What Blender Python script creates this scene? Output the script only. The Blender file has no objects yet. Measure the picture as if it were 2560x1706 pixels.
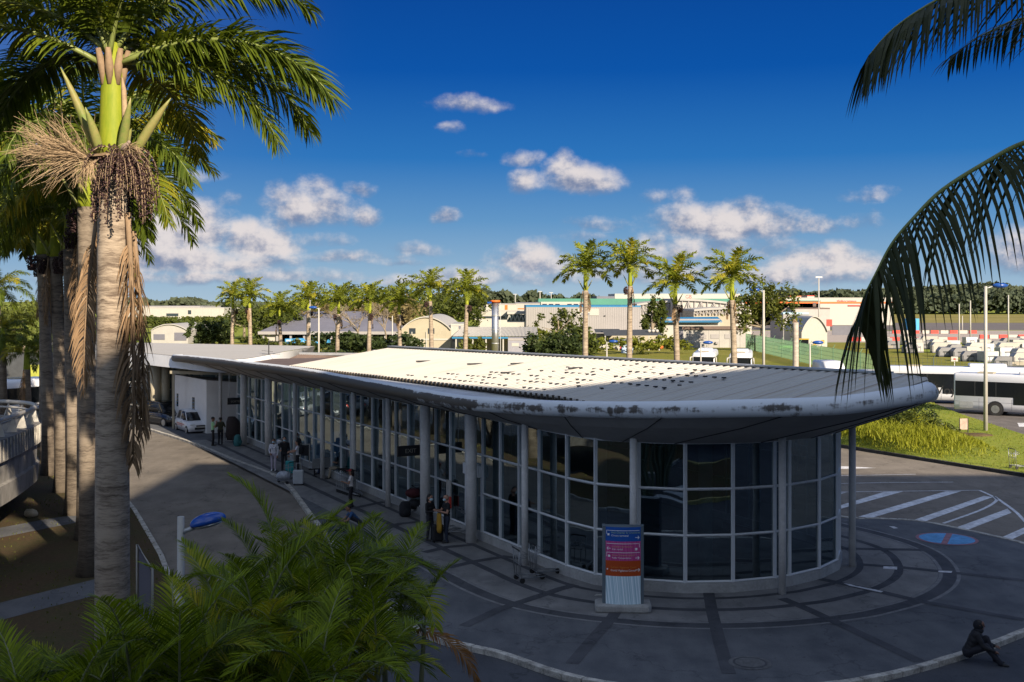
import bpy, bmesh, math, random
from mathutils import Vector, Matrix, Quaternion
R = math.radians
C = bpy.context.scene.collection
sc = bpy.context.scene
rnd = random.Random(7)

# ------------------------------------------------------------------ camera
CH = 8.9            # eye height above the road
FPX = 2800.0        # focal length in photograph pixels (2560 wide)
cam = bpy.data.objects.new('camera', bpy.data.cameras.new('camera'))
C.objects.link(cam); sc.camera = cam
cam.location = (0, 0, CH); cam.rotation_euler = (R(90), 0, 0)
cam.data.sensor_width = 36; cam.data.lens = 36 * FPX / 2560
cam.data.shift_y = -103 / 2560
cam.data.clip_start = .1; cam.data.clip_end = 6000

# ------------------------------------------------------------------ light
SUNV = Vector((1.2, -1.93, 1.0)).normalized()      # towards the sun
SUN_EL = math.asin(SUNV.z); SUN_AZ = math.atan2(SUNV.x, SUNV.y)
sd = bpy.data.lights.new('sun', 'SUN'); sd.energy = 5.0; sd.angle = R(.55); sd.color = (1, .85, .66)
so = bpy.data.objects.new('sun', sd); C.objects.link(so)
so.rotation_euler = (-SUNV).to_track_quat('-Z', 'Y').to_euler()
sc.view_settings.view_transform = 'Standard'; sc.view_settings.look = 'None'
sc.view_settings.exposure = 1.05; sc.view_settings.gamma = 1
SKY_STRENGTH = .10
DECK_FILL = 4.1

def NT(nt, typ, **kw):
    n = nt.nodes.new(typ)
    for k, v in kw.items():
        if k.startswith('i_'): n.inputs[int(k[2:])].default_value = v
        else: setattr(n, k, v)
    return n
class G:                                           # small node-graph helper
    def __init__(s, nt): s.nt = nt
    def inp(s, sock, v):
        if hasattr(v, 'is_output'): s.nt.links.new(v, sock)
        else: sock.default_value = v
    def m(s, op, a, b=0, c=None, clamp=False):
        n = s.nt.nodes.new('ShaderNodeMath'); n.operation = op; n.use_clamp = clamp
        s.inp(n.inputs[0], a); s.inp(n.inputs[1], b)
        if c is not None: s.inp(n.inputs[2], c)
        return n.outputs[0]
    def vm(s, op, a, b=(0, 0, 0)):
        n = s.nt.nodes.new('ShaderNodeVectorMath'); n.operation = op
        s.inp(n.inputs[0], a); s.inp(n.inputs[1], b)
        return n.outputs[0]
    def scale(s, a, f):
        n = s.nt.nodes.new('ShaderNodeVectorMath'); n.operation = 'SCALE'
        s.inp(n.inputs[0], a); s.inp(n.inputs[3], f); return n.outputs[0]
    def noise(s, vec, scale, detail=4, rough=.55, dist=0):
        n = s.nt.nodes.new('ShaderNodeTexNoise')
        if vec is not None: s.inp(n.inputs['Vector'], vec)
        s.inp(n.inputs['Scale'], scale); n.inputs['Detail'].default_value = detail
        n.inputs['Roughness'].default_value = rough; n.inputs['Distortion'].default_value = dist
        return n.outputs['Fac']
    def mix(s, f, a, b, blend='MIX'):
        n = s.nt.nodes.new('ShaderNodeMix'); n.data_type = 'RGBA'; n.blend_type = blend
        s.inp(n.inputs[0], f); s.inp(n.inputs[6], a); s.inp(n.inputs[7], b); return n.outputs[2]
    def ss(s, x, lo, hi, a=0., b=1.):
        n = s.nt.nodes.new('ShaderNodeMapRange'); n.interpolation_type = 'SMOOTHSTEP'
        s.inp(n.inputs[0], x); n.inputs[1].default_value = lo; n.inputs[2].default_value = hi
        n.inputs[3].default_value = a; n.inputs[4].default_value = b; return n.outputs[0]
    def xyz(s, v):
        n = s.nt.nodes.new('ShaderNodeSeparateXYZ'); s.inp(n.inputs[0], v); return n.outputs
    def comb(s, x, y, z):
        n = s.nt.nodes.new('ShaderNodeCombineXYZ'); s.inp(n.inputs[0], x); s.inp(n.inputs[1], y); s.inp(n.inputs[2], z); return n.outputs[0]

# ------------------------------------------------------------------ sky
world = bpy.data.worlds.new('World'); sc.world = world; world.use_nodes = True
def make_sky():
    nt = world.node_tree; nt.nodes.clear(); g = G(nt)
    out = nt.nodes.new('ShaderNodeOutputWorld'); bg = nt.nodes.new('ShaderNodeBackground')
    nt.links.new(bg.outputs[0], out.inputs[0])
    sky = nt.nodes.new('ShaderNodeTexSky'); sky.sky_type = 'NISHITA'; sky.sun_disc = False
    sky.sun_elevation = SUN_EL; sky.sun_rotation = SUN_AZ; sky.air_density = 1.0; sky.dust_density = .3; sky.ozone_density = 3.0
    d = nt.nodes.new('ShaderNodeTexCoord').outputs['Generated']
    x, y, z = g.xyz(d)
    rp = nt.nodes.new('ShaderNodeValToRGB'); el = rp.color_ramp.elements
    K = [(0., (1.9, 2.6, 3.2)), (.03, (1.22, 2.05, 2.95)), (.07, (.56, 1.45, 2.72)), (.125, (.10, .82, 2.38)), (.2, (.0, .40, 1.85)), (.28, (.0, .27, 1.45)), (.6, (.03, .3, 1.2))]
    while len(el) < len(K): el.new(.5)
    for e, (p, c) in zip(el, K): e.position = p; e.color = (*c, 1)
    nt.links.new(z, rp.inputs[0])
    side = g.ss(x, -.42, -.12, 1., 0.)               # a little paler towards the left, away from the deep blue
    base = g.mix(g.m('MULTIPLY', side, g.ss(z, .02, .3, .12, .20)), rp.outputs[0], (1.2, 1.75, 2.7, 1))
    col = g.mix(.008, base, sky.outputs[0])
    # broken pale cloud deck added overhead and behind to brighten the shade
    dk = g.noise(d, 2.6, 5, .55)
    dka = g.m('MULTIPLY', g.ss(dk, .36, .60), g.m('MAXIMUM', g.ss(y, -.05, -.45), g.ss(z, .50, .75)))
    dka = g.m('MULTIPLY', dka, g.ss(z, -.02, .05))
    col = g.mix(dka, col, (DECK_FILL * .84, DECK_FILL * .97, DECK_FILL * 1.2, 1))
    ys = g.m('MAXIMUM', y, .05)
    u = g.m('DIVIDE', x, ys); v = g.m('DIVIDE', z, ys)
    p0 = g.comb(u, v, 0)
    w1 = g.noise(p0, 14, 3); w2 = g.noise(g.vm('ADD', p0, (3.1, 1.7, 0)), 14, 3)
    uu = g.m('ADD', u, g.m('MULTIPLY', g.m('SUBTRACT', w1, .5), .035))
    vv = g.m('ADD', v, g.m('MULTIPLY', g.m('SUBTRACT', w2, .5), .022))
    CL = [(1168,265,80,24,.75),(1125,319,28,16,.7),(1176,383,30,9,.4),(1313,402,40,22,.75),(1313,458,40,30,.8),(1398,398,26,24,.7),
          (1447,450,100,36,1),(1398,430,45,35,.9),(776,525,112,50,.95),(800,485,48,40,.8),(704,495,30,34,.75),(901,472,36,20,.7),(912,541,34,30,.8),
          (1111,550,38,20,.75),(430,575,140,75,1.35),(647,616,92,50,1.1),(620,580,40,36,.9),(450,652,260,44,1.05),(360,520,60,60,1.1),(1447,593,55,17,.6),(1812,565,170,55,1.1),(1850,540,80,45,1),
          (1794,622,185,28,.75),(1624,616,36,38,.9),(2048,571,62,25,.75),(2149,560,70,22,.45),(2076,662,140,36,1),(2100,640,44,34,.9),(1325,660,100,42,.9),(1345,640,50,40,.9),
          (1640,499,46,20,.42),(1729,499,50,22,.42),(857,648,110,16,.6),(1002,660,55,9,.6),(520,695,330,20,.7),(1250,700,300,20,.6),(1850,690,350,22,.7),
          (20,590,130,48,1),(470,440,90,16,.55),(2560,640,80,60,.9),(2210,490,80,16,.35),(690,560,30,34,.6),(2640,560,70,30,.6),(-300,560,220,70,1),(3100,600,260,80,1),(960,700,240,16,.5),(560,640,120,26,.85),(760,600,90,24,.6),(1060,630,70,18,.6),(1180,690,120,24,.7),(1560,690,160,26,.75),(1480,560,60,20,.55),(1700,640,120,24,.7),(2000,690,180,28,.8),(580,500,40,22,.5),(940,650,90,16,.55)]
    F = None; S = None; W = None
    for (cx, cy, rx, ry, w) in CL:
        a = g.m('DIVIDE', g.m('SUBTRACT', uu, (cx - 1280) / FPX), 1.4 * rx / FPX)
        b = g.m('DIVIDE', g.m('SUBTRACT', vv, (750 - cy) / FPX), 1.4 * ry / FPX)
        bl = g.m('MAXIMUM', b, g.m('MULTIPLY', b, -1.35))
        q = g.m('SUBTRACT', w, g.m('MULTIPLY', g.m('ADD', g.m('MULTIPLY', a, a), g.m('MULTIPLY', bl, bl)), w))
        f = g.m('MAXIMUM', q, 0)
        F = q if F is None else g.m('MAXIMUM', F, q)
        S = g.m('MULTIPLY', f, b) if S is None else g.m('ADD', S, g.m('MULTIPLY', f, b))
        W = f if W is None else g.m('ADD', W, f)
    rel = g.m('DIVIDE', S, g.m('MAXIMUM', W, .02))
    pn = g.comb(u, g.m('MULTIPLY', v, 1.25), 0)
    n1 = g.noise(pn, 22, 8, .62)
    n2 = g.noise(g.vm('ADD', pn, (.006, .010, 0)), 22, 8, .62)
    dens = g.m('ADD', F, g.m('MULTIPLY', g.m('SUBTRACT', n1, .5), 2.4))
    al = g.ss(dens, -.05, 1.05)
    al = g.m('MULTIPLY', al, g.ss(F, -.8, .1))
    # nothing below the horizon or behind the viewer's half of the sky
    al = g.m('MULTIPLY', al, g.ss(y, .05, .2)); al = g.m('MULTIPLY', al, g.ss(z, -.005, .012))
    lit = g.m('ADD', g.m('MULTIPLY', rel, .45), g.m('MULTIPLY', g.m('SUBTRACT', n1, n2), 3.2))
    lit = g.m('ADD', lit, g.m('MULTIPLY', g.m('SUBTRACT', W, .5), .25))
    lit = g.ss(lit, -.45, .6)
    cc = g.mix(lit, (.98, 1.2, 1.85, 1), (3.75, 3.45, 3.4, 1))
    al = g.m('MULTIPLY', al, g.m('ADD', .72, g.m('MULTIPLY', g.m('MINIMUM', W, 1), .24)))
    nt.links.new(g.mix(al, col, cc), bg.inputs[0]); bg.inputs[1].default_value = SKY_STRENGTH
make_sky()

# ------------------------------------------------------------------ helpers
def at(px, py, z=0.):
    "point on the level z that the photograph shows at pixel (px, py): used to survey the place"
    s = (py - 750) / (CH - z); return Vector(((px - 1280) / s, FPX / s, z))
def atY(px, py, Y): return Vector(((px - 1280) * Y / FPX, Y, CH - (py - 750) * Y / FPX))
UX, UY = .475, -.88; _l = math.hypot(UX, UY); UX /= _l; UY /= _l
def W(u, v, z=0.): return Vector((u * UX - v * UY, u * UY + v * UX, z))   # hall axes: u towards the prow, v across

class MB:
    def __init__(s): s.v = []; s.f = []; s.m = []; s.s = []
    def add(s, vs, fs, m=0, sm=False):
        o = len(s.v); s.v += [Vector(v) for v in vs]
        for f in fs: s.f.append([i + o for i in f]); s.m.append(m); s.s.append(sm)
    def box(s, x0, y0, z0, x1, y1, z1, m=0):
        s.add([(x0,y0,z0),(x1,y0,z0),(x1,y1,z0),(x0,y1,z0),(x0,y0,z1),(x1,y0,z1),(x1,y1,z1),(x0,y1,z1)],
              [(3,2,1,0),(4,5,6,7),(0,1,5,4),(1,2,6,5),(2,3,7,6),(3,0,4,7)], m)
    def obox(s, c, ax, ay, az, m=0):               # centre and three half-vectors
        c, ax, ay, az = Vector(c), Vector(ax), Vector(ay), Vector(az)
        s.add([c + i*ax + j*ay + k*az for k in (-1, 1) for i, j in ((-1,-1),(1,-1),(1,1),(-1,1))],
              [(3,2,1,0),(4,5,6,7),(0,1,5,4),(1,2,6,5),(2,3,7,6),(3,0,4,7)], m)
    def bar(s, p, q, w, h=None, m=0, up=(0, 0, 1)):  # rectangular bar between two points
        p, q = Vector(p), Vector(q); d = q - p; h = h or w
        up = Vector(up); sd_ = d.cross(up)
        if sd_.length < 1e-6: sd_ = d.cross(Vector((1, 0, 0)))
        sd_.normalize(); u2 = sd_.cross(d).normalized()
        s.obox((p + q) / 2, d / 2, sd_ * w / 2, u2 * h / 2, m)
    def tube(s, pts, r, n=10, m=0, caps=True, sm=True):
        pts = [Vector(p) for p in pts]; k = len(pts)
        rr = r if isinstance(r, (list, tuple)) else [r] * k
        t0 = (pts[1] - pts[0]).normalized()
        a = t0.cross(Vector((0, 0, 1)))
        if a.length < .05: a = t0.cross(Vector((1, 0, 0)))
        a.normalize(); vs = []
        for i in range(k):
            t = (pts[min(i+1, k-1)] - pts[max(i-1, 0)]).normalized()
            a = (a - t * a.dot(t)).normalized(); b = t.cross(a)
            vs += [pts[i] + (a * math.cos(2*math.pi*j/n) + b * math.sin(2*math.pi*j/n)) * rr[i] for j in range(n)]
        fs = [(i*n+j, i*n+(j+1) % n, (i+1)*n+(j+1) % n, (i+1)*n+j) for i in range(k-1) for j in range(n)]
        s.add(vs, fs, m, sm)
        if caps: o = len(s.v) - len(vs); s.f += [[o+j for j in range(n)][::-1], [o+(k-1)*n+j for j in range(n)]]; s.m += [m, m]; s.s += [False, False]
    def prism(s, poly, z0, z1, m=0, mtop=None):
        n = len(poly); a = sum(poly[i][0]*poly[(i+1) % n][1] - poly[(i+1) % n][0]*poly[i][1] for i in range(n))
        if a < 0: poly = poly[::-1]
        vs = [(p[0], p[1], z0) for p in poly] + [(p[0], p[1], z1) for p in poly]
        s.add(vs, [(i, (i+1) % n, n+(i+1) % n, n+i) for i in range(n)] + [list(range(n))[::-1]], m)
        o = len(s.v) - 2*n; s.f.append([o+n+i for i in range(n)]); s.m.append(m if mtop is None else mtop); s.s.append(False)
    def ext(s, prof, y0, y1, m=0):                 # profile in x,z extruded along y
        n = len(prof); vs = [(p[0], y0, p[1]) for p in prof] + [(p[0], y1, p[1]) for p in prof]
        s.add(vs, [(i, (i+1) % n, n+(i+1) % n, n+i) for i in range(n)] + [list(range(n))[::-1], [n+i for i in range(n)]], m)
    def sheet(s, poly, z, m=0):
        n = len(poly); a = sum(poly[i][0]*poly[(i+1) % n][1] - poly[(i+1) % n][0]*poly[i][1] for i in range(n))
        if a < 0: poly = poly[::-1]
        s.add([(p[0], p[1], z) for p in poly], [list(range(n))], m)
    def ell(s, c, r, nu=14, nv=9, m=0, rot=None):
        c = Vector(c); rr = r if isinstance(r, (list, tuple)) else (r, r, r); vs = []
        for i in range(nv + 1):
            ph = math.pi * i / nv
            for j in range(nu):
                th = 2*math.pi*j/nu; p = Vector((rr[0]*math.sin(ph)*math.cos(th), rr[1]*math.sin(ph)*math.sin(th), rr[2]*math.cos(ph)))
                vs.append(c + (rot @ p if rot else p))
        s.add(vs, [(i*nu+j, (i+1)*nu+j, (i+1)*nu+(j+1) % nu, i*nu+(j+1) % nu) for i in range(nv) for j in range(nu)], m, True)
    def strip(s, A, B, m=0, sm=False):
        n = len(A); s.add(list(A) + list(B), [(i, i+1, n+i+1, n+i) for i in range(n-1)], m, sm)
    def loft(s, rings, m=0, sm=True, caps=True):
        n = len(rings[0]); vs = [p for r in rings for p in r]
        fs = [(i*n+j, i*n+(j+1) % n, (i+1)*n+(j+1) % n, (i+1)*n+j) for i in range(len(rings)-1) for j in range(n)]
        if caps: fs += [list(range(n))[::-1], [(len(rings)-1)*n+j for j in range(n)]]
        s.add(vs, fs, m, sm)
    def build(s, name, mats, parent=None, world=True, bevel=0, fix=False, smooth_angle=None):
        me = bpy.data.meshes.new(name); off = parent.location if (parent is not None and world) else Vector((0, 0, 0))
        me.from_pydata([v - off for v in s.v], [], s.f)
        if not isinstance(mats, (list, tuple)): mats = [mats]
        for x in mats: me.materials.append(x)
        me.polygons.foreach_set('material_index', s.m); me.polygons.foreach_set('use_smooth', s.s)
        if fix:
            bm = bmesh.new(); bm.from_mesh(me); bmesh.ops.recalc_face_normals(bm, faces=bm.faces); bm.to_mesh(me); bm.free()
        me.update(); o = bpy.data.objects.new(name, me); C.objects.link(o)
        if parent is not None: o.parent = parent
        if bevel:
            b = o.modifiers.new('bevel', 'BEVEL'); b.width = bevel; b.segments = 2; b.limit_method = 'ANGLE'; b.angle_limit = R(40)
        return o
def tag(o, label, cat, group=None, kind=None):
    if label: o['label'] = label
    if cat: o['category'] = cat
    if group: o['group'] = group
    if kind: o['kind'] = kind
    return o
def thing(name, label, cat, loc=(0, 0, 0), rz=0., group=None):
    o = bpy.data.objects.new(name, None); C.objects.link(o); o.location = loc; o.rotation_euler = (0, 0, rz); o.empty_display_size = .2
    return tag(o, label, cat, group)
def kids(o): return [c for c in ALLKIDS.get(o.name, [])]
ALLKIDS = {}
def dup(o, loc, rz=0., label=None, group=None, scale=None, parent=None):
    c = o.copy(); C.objects.link(c)
    if parent is not None: c.parent = parent
    else:
        c.location = loc; c.rotation_euler = (0, 0, rz)
        if scale: c.scale = (scale,) * 3
        if label: c['label'] = label
        if group: c['group'] = group
    for ch in o.children: dup(ch, None, parent=c)
    return c
def structure(name, mb, mats, **k): return tag(mb.build(name, mats, **k), None, None, kind='structure')
def smooth_path(pts, n=8, closed=False):
    P = [Vector(p) for p in pts]; out = []; k = len(P)
    for i in range(k if closed else k - 1):
        g_ = lambda j: P[j % k] if closed else P[min(max(j, 0), k-1)]
        a, b, c, d = g_(i-1), g_(i), g_(i+1), g_(i+2)
        for t in [q / n for q in range(n)]:
            out.append(.5 * ((2*b) + (c - a)*t + (2*a - 5*b + 4*c - d)*t*t + (3*b - a - 3*c + d)*t**3))
    if not closed: out.append(P[-1])
    return out
def text_mesh(name, body, size, mat, parent, M4, ext=.004, align='LEFT'):
    cu = bpy.data.curves.new(name, 'FONT'); cu.body = body; cu.size = size; cu.extrude = ext; cu.align_x = align; cu.resolution_u = 3
    t = bpy.data.objects.new(name, cu); C.objects.link(t)
    dg = bpy.context.evaluated_depsgraph_get(); me = bpy.data.meshes.new_from_object(t.evaluated_get(dg))
    bpy.data.objects.remove(t); bpy.data.curves.remove(cu)
    me.transform(M4); me.materials.clear(); me.materials.append(mat)
    o = bpy.data.objects.new(name, me); C.objects.link(o); o.parent = parent; return o

# ------------------------------------------------------------------ materials
def mat(name, col, rough=.65, metal=0., var=.18, scale=2., bump=0., bscale=40., spec=.4, var2=None, coords='Object', stretch=None):
    m = bpy.data.materials.new(name); m.use_nodes = True; nt = m.node_tree; g = G(nt)
    b = nt.nodes['Principled BSDF']; b.inputs['Roughness'].default_value = rough; b.inputs['Metallic'].default_value = metal
    b.inputs['Specular IOR Level'].default_value = spec
    co = nt.nodes.new('ShaderNodeTexCoord').outputs[coords]
    if stretch: co = g.vm('MULTIPLY', co, stretch)
    c4 = (*col, 1)
    if var:
        n1 = g.noise(co, scale, 6, .62); n2 = g.noise(co, scale * 9.3, 3, .6)
        f = g.m('ADD', g.m('MULTIPLY', g.m('SUBTRACT', n1, .5), 2.6), g.m('MULTIPLY', g.m('SUBTRACT', n2, .5), 1.2))
        f = g.m('ADD', f, .5, clamp=True)
        c2 = var2 or tuple(c * (1 + var) for c in col); c1 = tuple(c * (1 - var) for c in col)
        if var2: c1 = col
        nt.links.new(g.mix(f, (*c1, 1), (*c2, 1)), b.inputs['Base Color'])
    else: b.inputs['Base Color'].default_value = c4
    if bump:
        bn = nt.nodes.new('ShaderNodeBump'); bn.inputs['Strength'].default_value = bump; bn.inputs['Distance'].default_value = .02
        nt.links.new(g.noise(co, bscale, 5, .6), bn.inputs['Height']); nt.links.new(bn.outputs[0], b.inputs['Normal'])
    return m
def leaf_mat(name, dark, light, yellow=None, trans=.35, rough=.45, yfrac=.85):
    m = bpy.data.materials.new(name); m.use_nodes = True; nt = m.node_tree; g = G(nt)
    b = nt.nodes['Principled BSDF']; out = nt.nodes['Material Output']; b.inputs['Roughness'].default_value = rough; b.inputs['Specular IOR Level'].default_value = .16
    ge = nt.nodes.new('ShaderNodeNewGeometry'); oi = nt.nodes.new('ShaderNodeObjectInfo')
    r = ge.outputs['Random Per Island']
    c = g.mix(g.m('ADD', g.m('MULTIPLY', r, .55), g.m('MULTIPLY', oi.outputs['Random'], .45)), (*dark, 1), (*light, 1))
    if yellow:
        n = g.noise(nt.nodes.new('ShaderNodeTexCoord').outputs['Object'], .9, 3)
        q = g.m('ADD', g.m('MULTIPLY', r, .14), g.m('ADD', g.m('MULTIPLY', n, .35), g.m('MULTIPLY', oi.outputs['Random'], .55)))
        c = g.mix(g.ss(q, yfrac - .15, yfrac + .15), c, (*yellow, 1))
    nt.links.new(c, b.inputs['Base Color'])
    tr = nt.nodes.new('ShaderNodeBsdfTranslucent'); nt.links.new(g.mix(1., c, (1.0, .95, .45, 1), 'MULTIPLY'), tr.inputs[0])
    ms = nt.nodes.new('ShaderNodeMixShader'); ms.inputs[0].default_value = trans
    nt.links.new(b.outputs[0], ms.inputs[1]); nt.links.new(tr.outputs[0], ms.inputs[2]); nt.links.new(ms.outputs[0], out.inputs[0])
    return m
def glass_mat(name, refl=.45, tint=(.16, .22, .24), gl=(.82, .86, .86), wav=.012, ior=1.7):
    m = bpy.data.materials.new(name); m.use_nodes = True; nt = m.node_tree; nt.nodes.clear(); g = G(nt)
    out = nt.nodes.new('ShaderNodeOutputMaterial'); gs = nt.nodes.new('ShaderNodeBsdfGlossy'); ts = nt.nodes.new('ShaderNodeBsdfTransparent')
    gs.inputs['Roughness'].default_value = .012; gs.inputs[0].default_value = (*gl, 1); ts.inputs[0].default_value = (*tint, 1)
    fr = nt.nodes.new('ShaderNodeFresnel'); fr.inputs[0].default_value = ior
    f = g.m('ADD', g.m('MULTIPLY', fr.outputs[0], 1 - refl), refl, clamp=True)
    if wav:
        bn = nt.nodes.new('ShaderNodeBump'); bn.inputs['Strength'].default_value = wav; bn.inputs['Distance'].default_value = 1.
        nt.links.new(g.noise(nt.nodes.new('ShaderNodeTexCoord').outputs['Object'], .7, 1), bn.inputs['Height'])
        nt.links.new(bn.outputs[0], gs.inputs['Normal'])
    ms = nt.nodes.new('ShaderNodeMixShader'); nt.links.new(f, ms.inputs[0])
    nt.links.new(ts.outputs[0], ms.inputs[1]); nt.links.new(gs.outputs[0], ms.inputs[2]); nt.links.new(ms.outputs[0], out.inputs[0])
    return m
def streak_mat(name, base, stain, amount=.5, u_dark=None):
    "white paint with dirt streaks that run down it; dirtier along the far part of the edge"
    m = bpy.data.materials.new(name); m.use_nodes = True; nt = m.node_tree; g = G(nt)
    b = nt.nodes['Principled BSDF']; b.inputs['Roughness'].default_value = .6
    co = nt.nodes.new('ShaderNodeNewGeometry').outputs['Position']
    n1 = g.noise(g.vm('MULTIPLY', co, (5, 5, .5)), 1., 6, .7); n2 = g.noise(co, .55, 4, .6); n3 = g.noise(g.vm('MULTIPLY', co, (1, 1, 2.5)), 2.2, 5, .65)
    f = g.m('ADD', g.m('MULTIPLY', n1, .5), g.m('ADD', g.m('MULTIPLY', n2, .7), g.m('MULTIPLY', n3, .5)))
    if u_dark is not None:
        x, y, z = g.xyz(co); u = g.m('ADD', g.m('MULTIPLY', x, UX), g.m('MULTIPLY', y, UY))
        f = g.m('ADD', f, g.ss(u, u_dark[0], u_dark[1], .34, -.05))
    nz = g.xyz(nt.nodes.new('ShaderNodeNewGeometry').outputs['Normal'])[2]
    f = g.m('ADD', f, g.ss(nz, .55, .95, 0., -.6)); f = g.m('ADD', f, g.m('MULTIPLY', g.ss(nz, .5, .2), g.m('MULTIPLY', g.ss(nz, -.55, -.1), .13)))
    a = g.ss(f, 1.0 - amount * .25, 1.12 - amount * .2)
    nt.links.new(g.mix(a, (*base, 1), (*stain, 1)), b.inputs['Base Color'])
    return m
def asphalt(name, a, b_, rough=.9, scale=.35):
    m = bpy.data.materials.new(name); m.use_nodes = True; nt = m.node_tree; g = G(nt)
    b = nt.nodes['Principled BSDF']; b.inputs['Roughness'].default_value = rough; b.inputs['Specular IOR Level'].default_value = .25
    co = nt.nodes.new('ShaderNodeNewGeometry').outputs['Position']
    n = g.m('ADD', g.m('MULTIPLY', g.noise(co, scale, 6, .6), .55), g.m('MULTIPLY', g.noise(co, 28, 3, .7), .45))
    n = g.m('ADD', n, g.m('MULTIPLY', g.m('SUBTRACT', g.noise(g.vm('MULTIPLY', co, (1, .35, 1)), 1.6, 4), .5), .5))
    c = g.mix(g.ss(n, .3, .7), (*a, 1), (*b_, 1))
    bl = g.noise(co, scale * .55, 7, .68); c = g.mix(g.m('MULTIPLY', g.ss(bl, .50, .68), .45), c, (a[0]*.55, a[1]*.56, a[2]*.60, 1))
    sp = g.noise(co, 4.5, 2, .5); c = g.mix(g.m('MULTIPLY', g.ss(sp, .66, .74), .5), c, (a[0]*.45, a[1]*.45, a[2]*.45, 1))
    crk = nt.nodes.new('ShaderNodeTexVoronoi'); crk.feature = 'DISTANCE_TO_EDGE'; crk.inputs['Scale'].default_value = .22
    nt.links.new(g.vm('ADD', co, g.scale(g.comb(g.noise(co, 1.5, 3), g.noise(co, 1.7, 3), 0), 1.6)), crk.inputs['Vector'])
    c = g.mix(g.m('MULTIPLY', g.ss(crk.outputs['Distance'], .0, .012, 1, 0), .45), c, (a[0]*.4, a[1]*.4, a[2]*.4, 1))
    nt.links.new(c, b.inputs['Base Color'])
    bn = nt.nodes.new('ShaderNodeBump'); bn.inputs['Strength'].default_value = .25; bn.inputs['Distance'].default_value = .01
    nt.links.new(g.noise(co, 60, 3, .7), bn.inputs['Height']); nt.links.new(bn.outputs[0], b.inputs['Normal'])
    return m
def ground_mat(name, cols, scale=.15, rough=.95):
    m = bpy.data.materials.new(name); m.use_nodes = True; nt = m.node_tree; g = G(nt)
    b = nt.nodes['Principled BSDF']; b.inputs['Roughness'].default_value = rough; b.inputs['Specular IOR Level'].default_value = .1
    co = nt.nodes.new('ShaderNodeNewGeometry').outputs['Position']
    n1 = g.noise(co, scale, 6, .65); n2 = g.noise(co, scale * 14, 4, .7); n3 = g.noise(co, 11, 3, .7)
    c = g.mix(g.ss(n1, .35, .65), (*cols[0], 1), (*cols[1], 1)); c = g.mix(g.m('MULTIPLY', g.ss(n2, .45, .7), .75), c, (*cols[2], 1))
    c = g.mix(g.m('MULTIPLY', n3, .5), c, (*[q * .55 for q in cols[0]], 1))
    nt.links.new(c, b.inputs['Base Color'])
    bn = nt.nodes.new('ShaderNodeBump'); bn.inputs['Strength'].default_value = .6; bn.inputs['Distance'].default_value = .05
    nt.links.new(g.noise(co, 14, 4, .7), bn.inputs['Height']); nt.links.new(bn.outputs[0], b.inputs['Normal'])
    return m

M_road = asphalt('asphalt_old', (.135, .117, .096), (.205, .178, .146))
M_road_dark = asphalt('asphalt_dark', (.040, .043, .050), (.070, .074, .084))  # darker, bluer asphalt for the nearer stretch of road
M_road2 = asphalt('asphalt_grey', (.10, .09, .083), (.16, .142, .13))
M_conc = asphalt('paving_concrete', (.072, .077, .086), (.125, .128, .135), scale=.6)
M_conc2 = asphalt('paving_light_concrete', (.15, .148, .145), (.235, .23, .222), scale=.8)
M_band = asphalt('paving_brick_band', (.05, .052, .058), (.08, .082, .09), scale=1.2)
M_seam = mat('paving_edge', (.17, .17, .17), .85, var=.3, scale=3)
M_lawn = ground_mat('lawn', ((.17, .22, .028), (.25, .28, .042), (.30, .28, .07)))
M_field = ground_mat('dry_field', ((.22, .19, .06), (.30, .25, .09), (.19, .19, .05)), .02)
M_soil = ground_mat('verge_soil', ((.075, .052, .030), (.060, .060, .025), (.115, .070, .042)), .5)
M_kerb = mat('kerb_concrete', (.36, .34, .30), .85, var=.5, scale=2.5, bump=.3)
M_kerbd = mat('kerb_dark', (.035, .035, .033), .9, var=.4, scale=2.5)
M_paint = mat('road_paint', (.55, .55, .56), .8, var=.35, scale=4)
M_white = mat('white_paint', (.38, .365, .33), .5, var=.06)
M_whiteb = mat('white_gloss_paint', (.72, .72, .72), .5, var=.05)
M_wall = mat('white_wall', (.33, .32, .30), .8, var=.08, scale=.7)
M_cream = mat('cream_wall', (.34, .305, .225), .8, var=.08, scale=.5)
def roof_mat():
    m = bpy.data.materials.new('roof_sheet'); m.use_nodes = True; nt = m.node_tree; g = G(nt); b = nt.nodes['Principled BSDF']; b.inputs['Roughness'].default_value = .6; b.inputs['Specular IOR Level'].default_value = .3
    co = nt.nodes.new('ShaderNodeNewGeometry').outputs['Position']; x, y, z = g.xyz(co)
    u = g.m('ADD', g.m('MULTIPLY', x, UX), g.m('MULTIPLY', y, UY)); v = g.m('SUBTRACT', g.m('MULTIPLY', y, UX), g.m('MULTIPLY', x, UY))
    sheets = g.noise(g.comb(g.m('FLOOR', g.m('MULTIPLY', u, .92)), g.m('MULTIPLY', v, .05), 0), 1.3, 1); streak = g.noise(g.comb(g.m('MULTIPLY', u, 5.), g.m('MULTIPLY', v, .22), 0), 1., 6, .7); blot = g.noise(co, .4, 5, .6)
    lap = g.m('FRACT', g.m('MULTIPLY', u, .92)); c = g.mix(g.m('MULTIPLY', sheets, .8), (.46, .44, .40, 1), (.385, .37, .335, 1))
    c = g.mix(g.m('MULTIPLY', g.ss(streak, .50, .72), .55), c, (.33, .28, .21, 1)); c = g.mix(g.m('MULTIPLY', g.ss(blot, .5, .75), .35), c, (.40, .37, .32, 1))
    c = g.mix(g.m('MULTIPLY', g.ss(lap, .0, .06, 1., 0.), .65), c, (.22, .16, .11, 1)); nt.links.new(c, b.inputs['Base Color']); return m
M_roofw = roof_mat()
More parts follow.
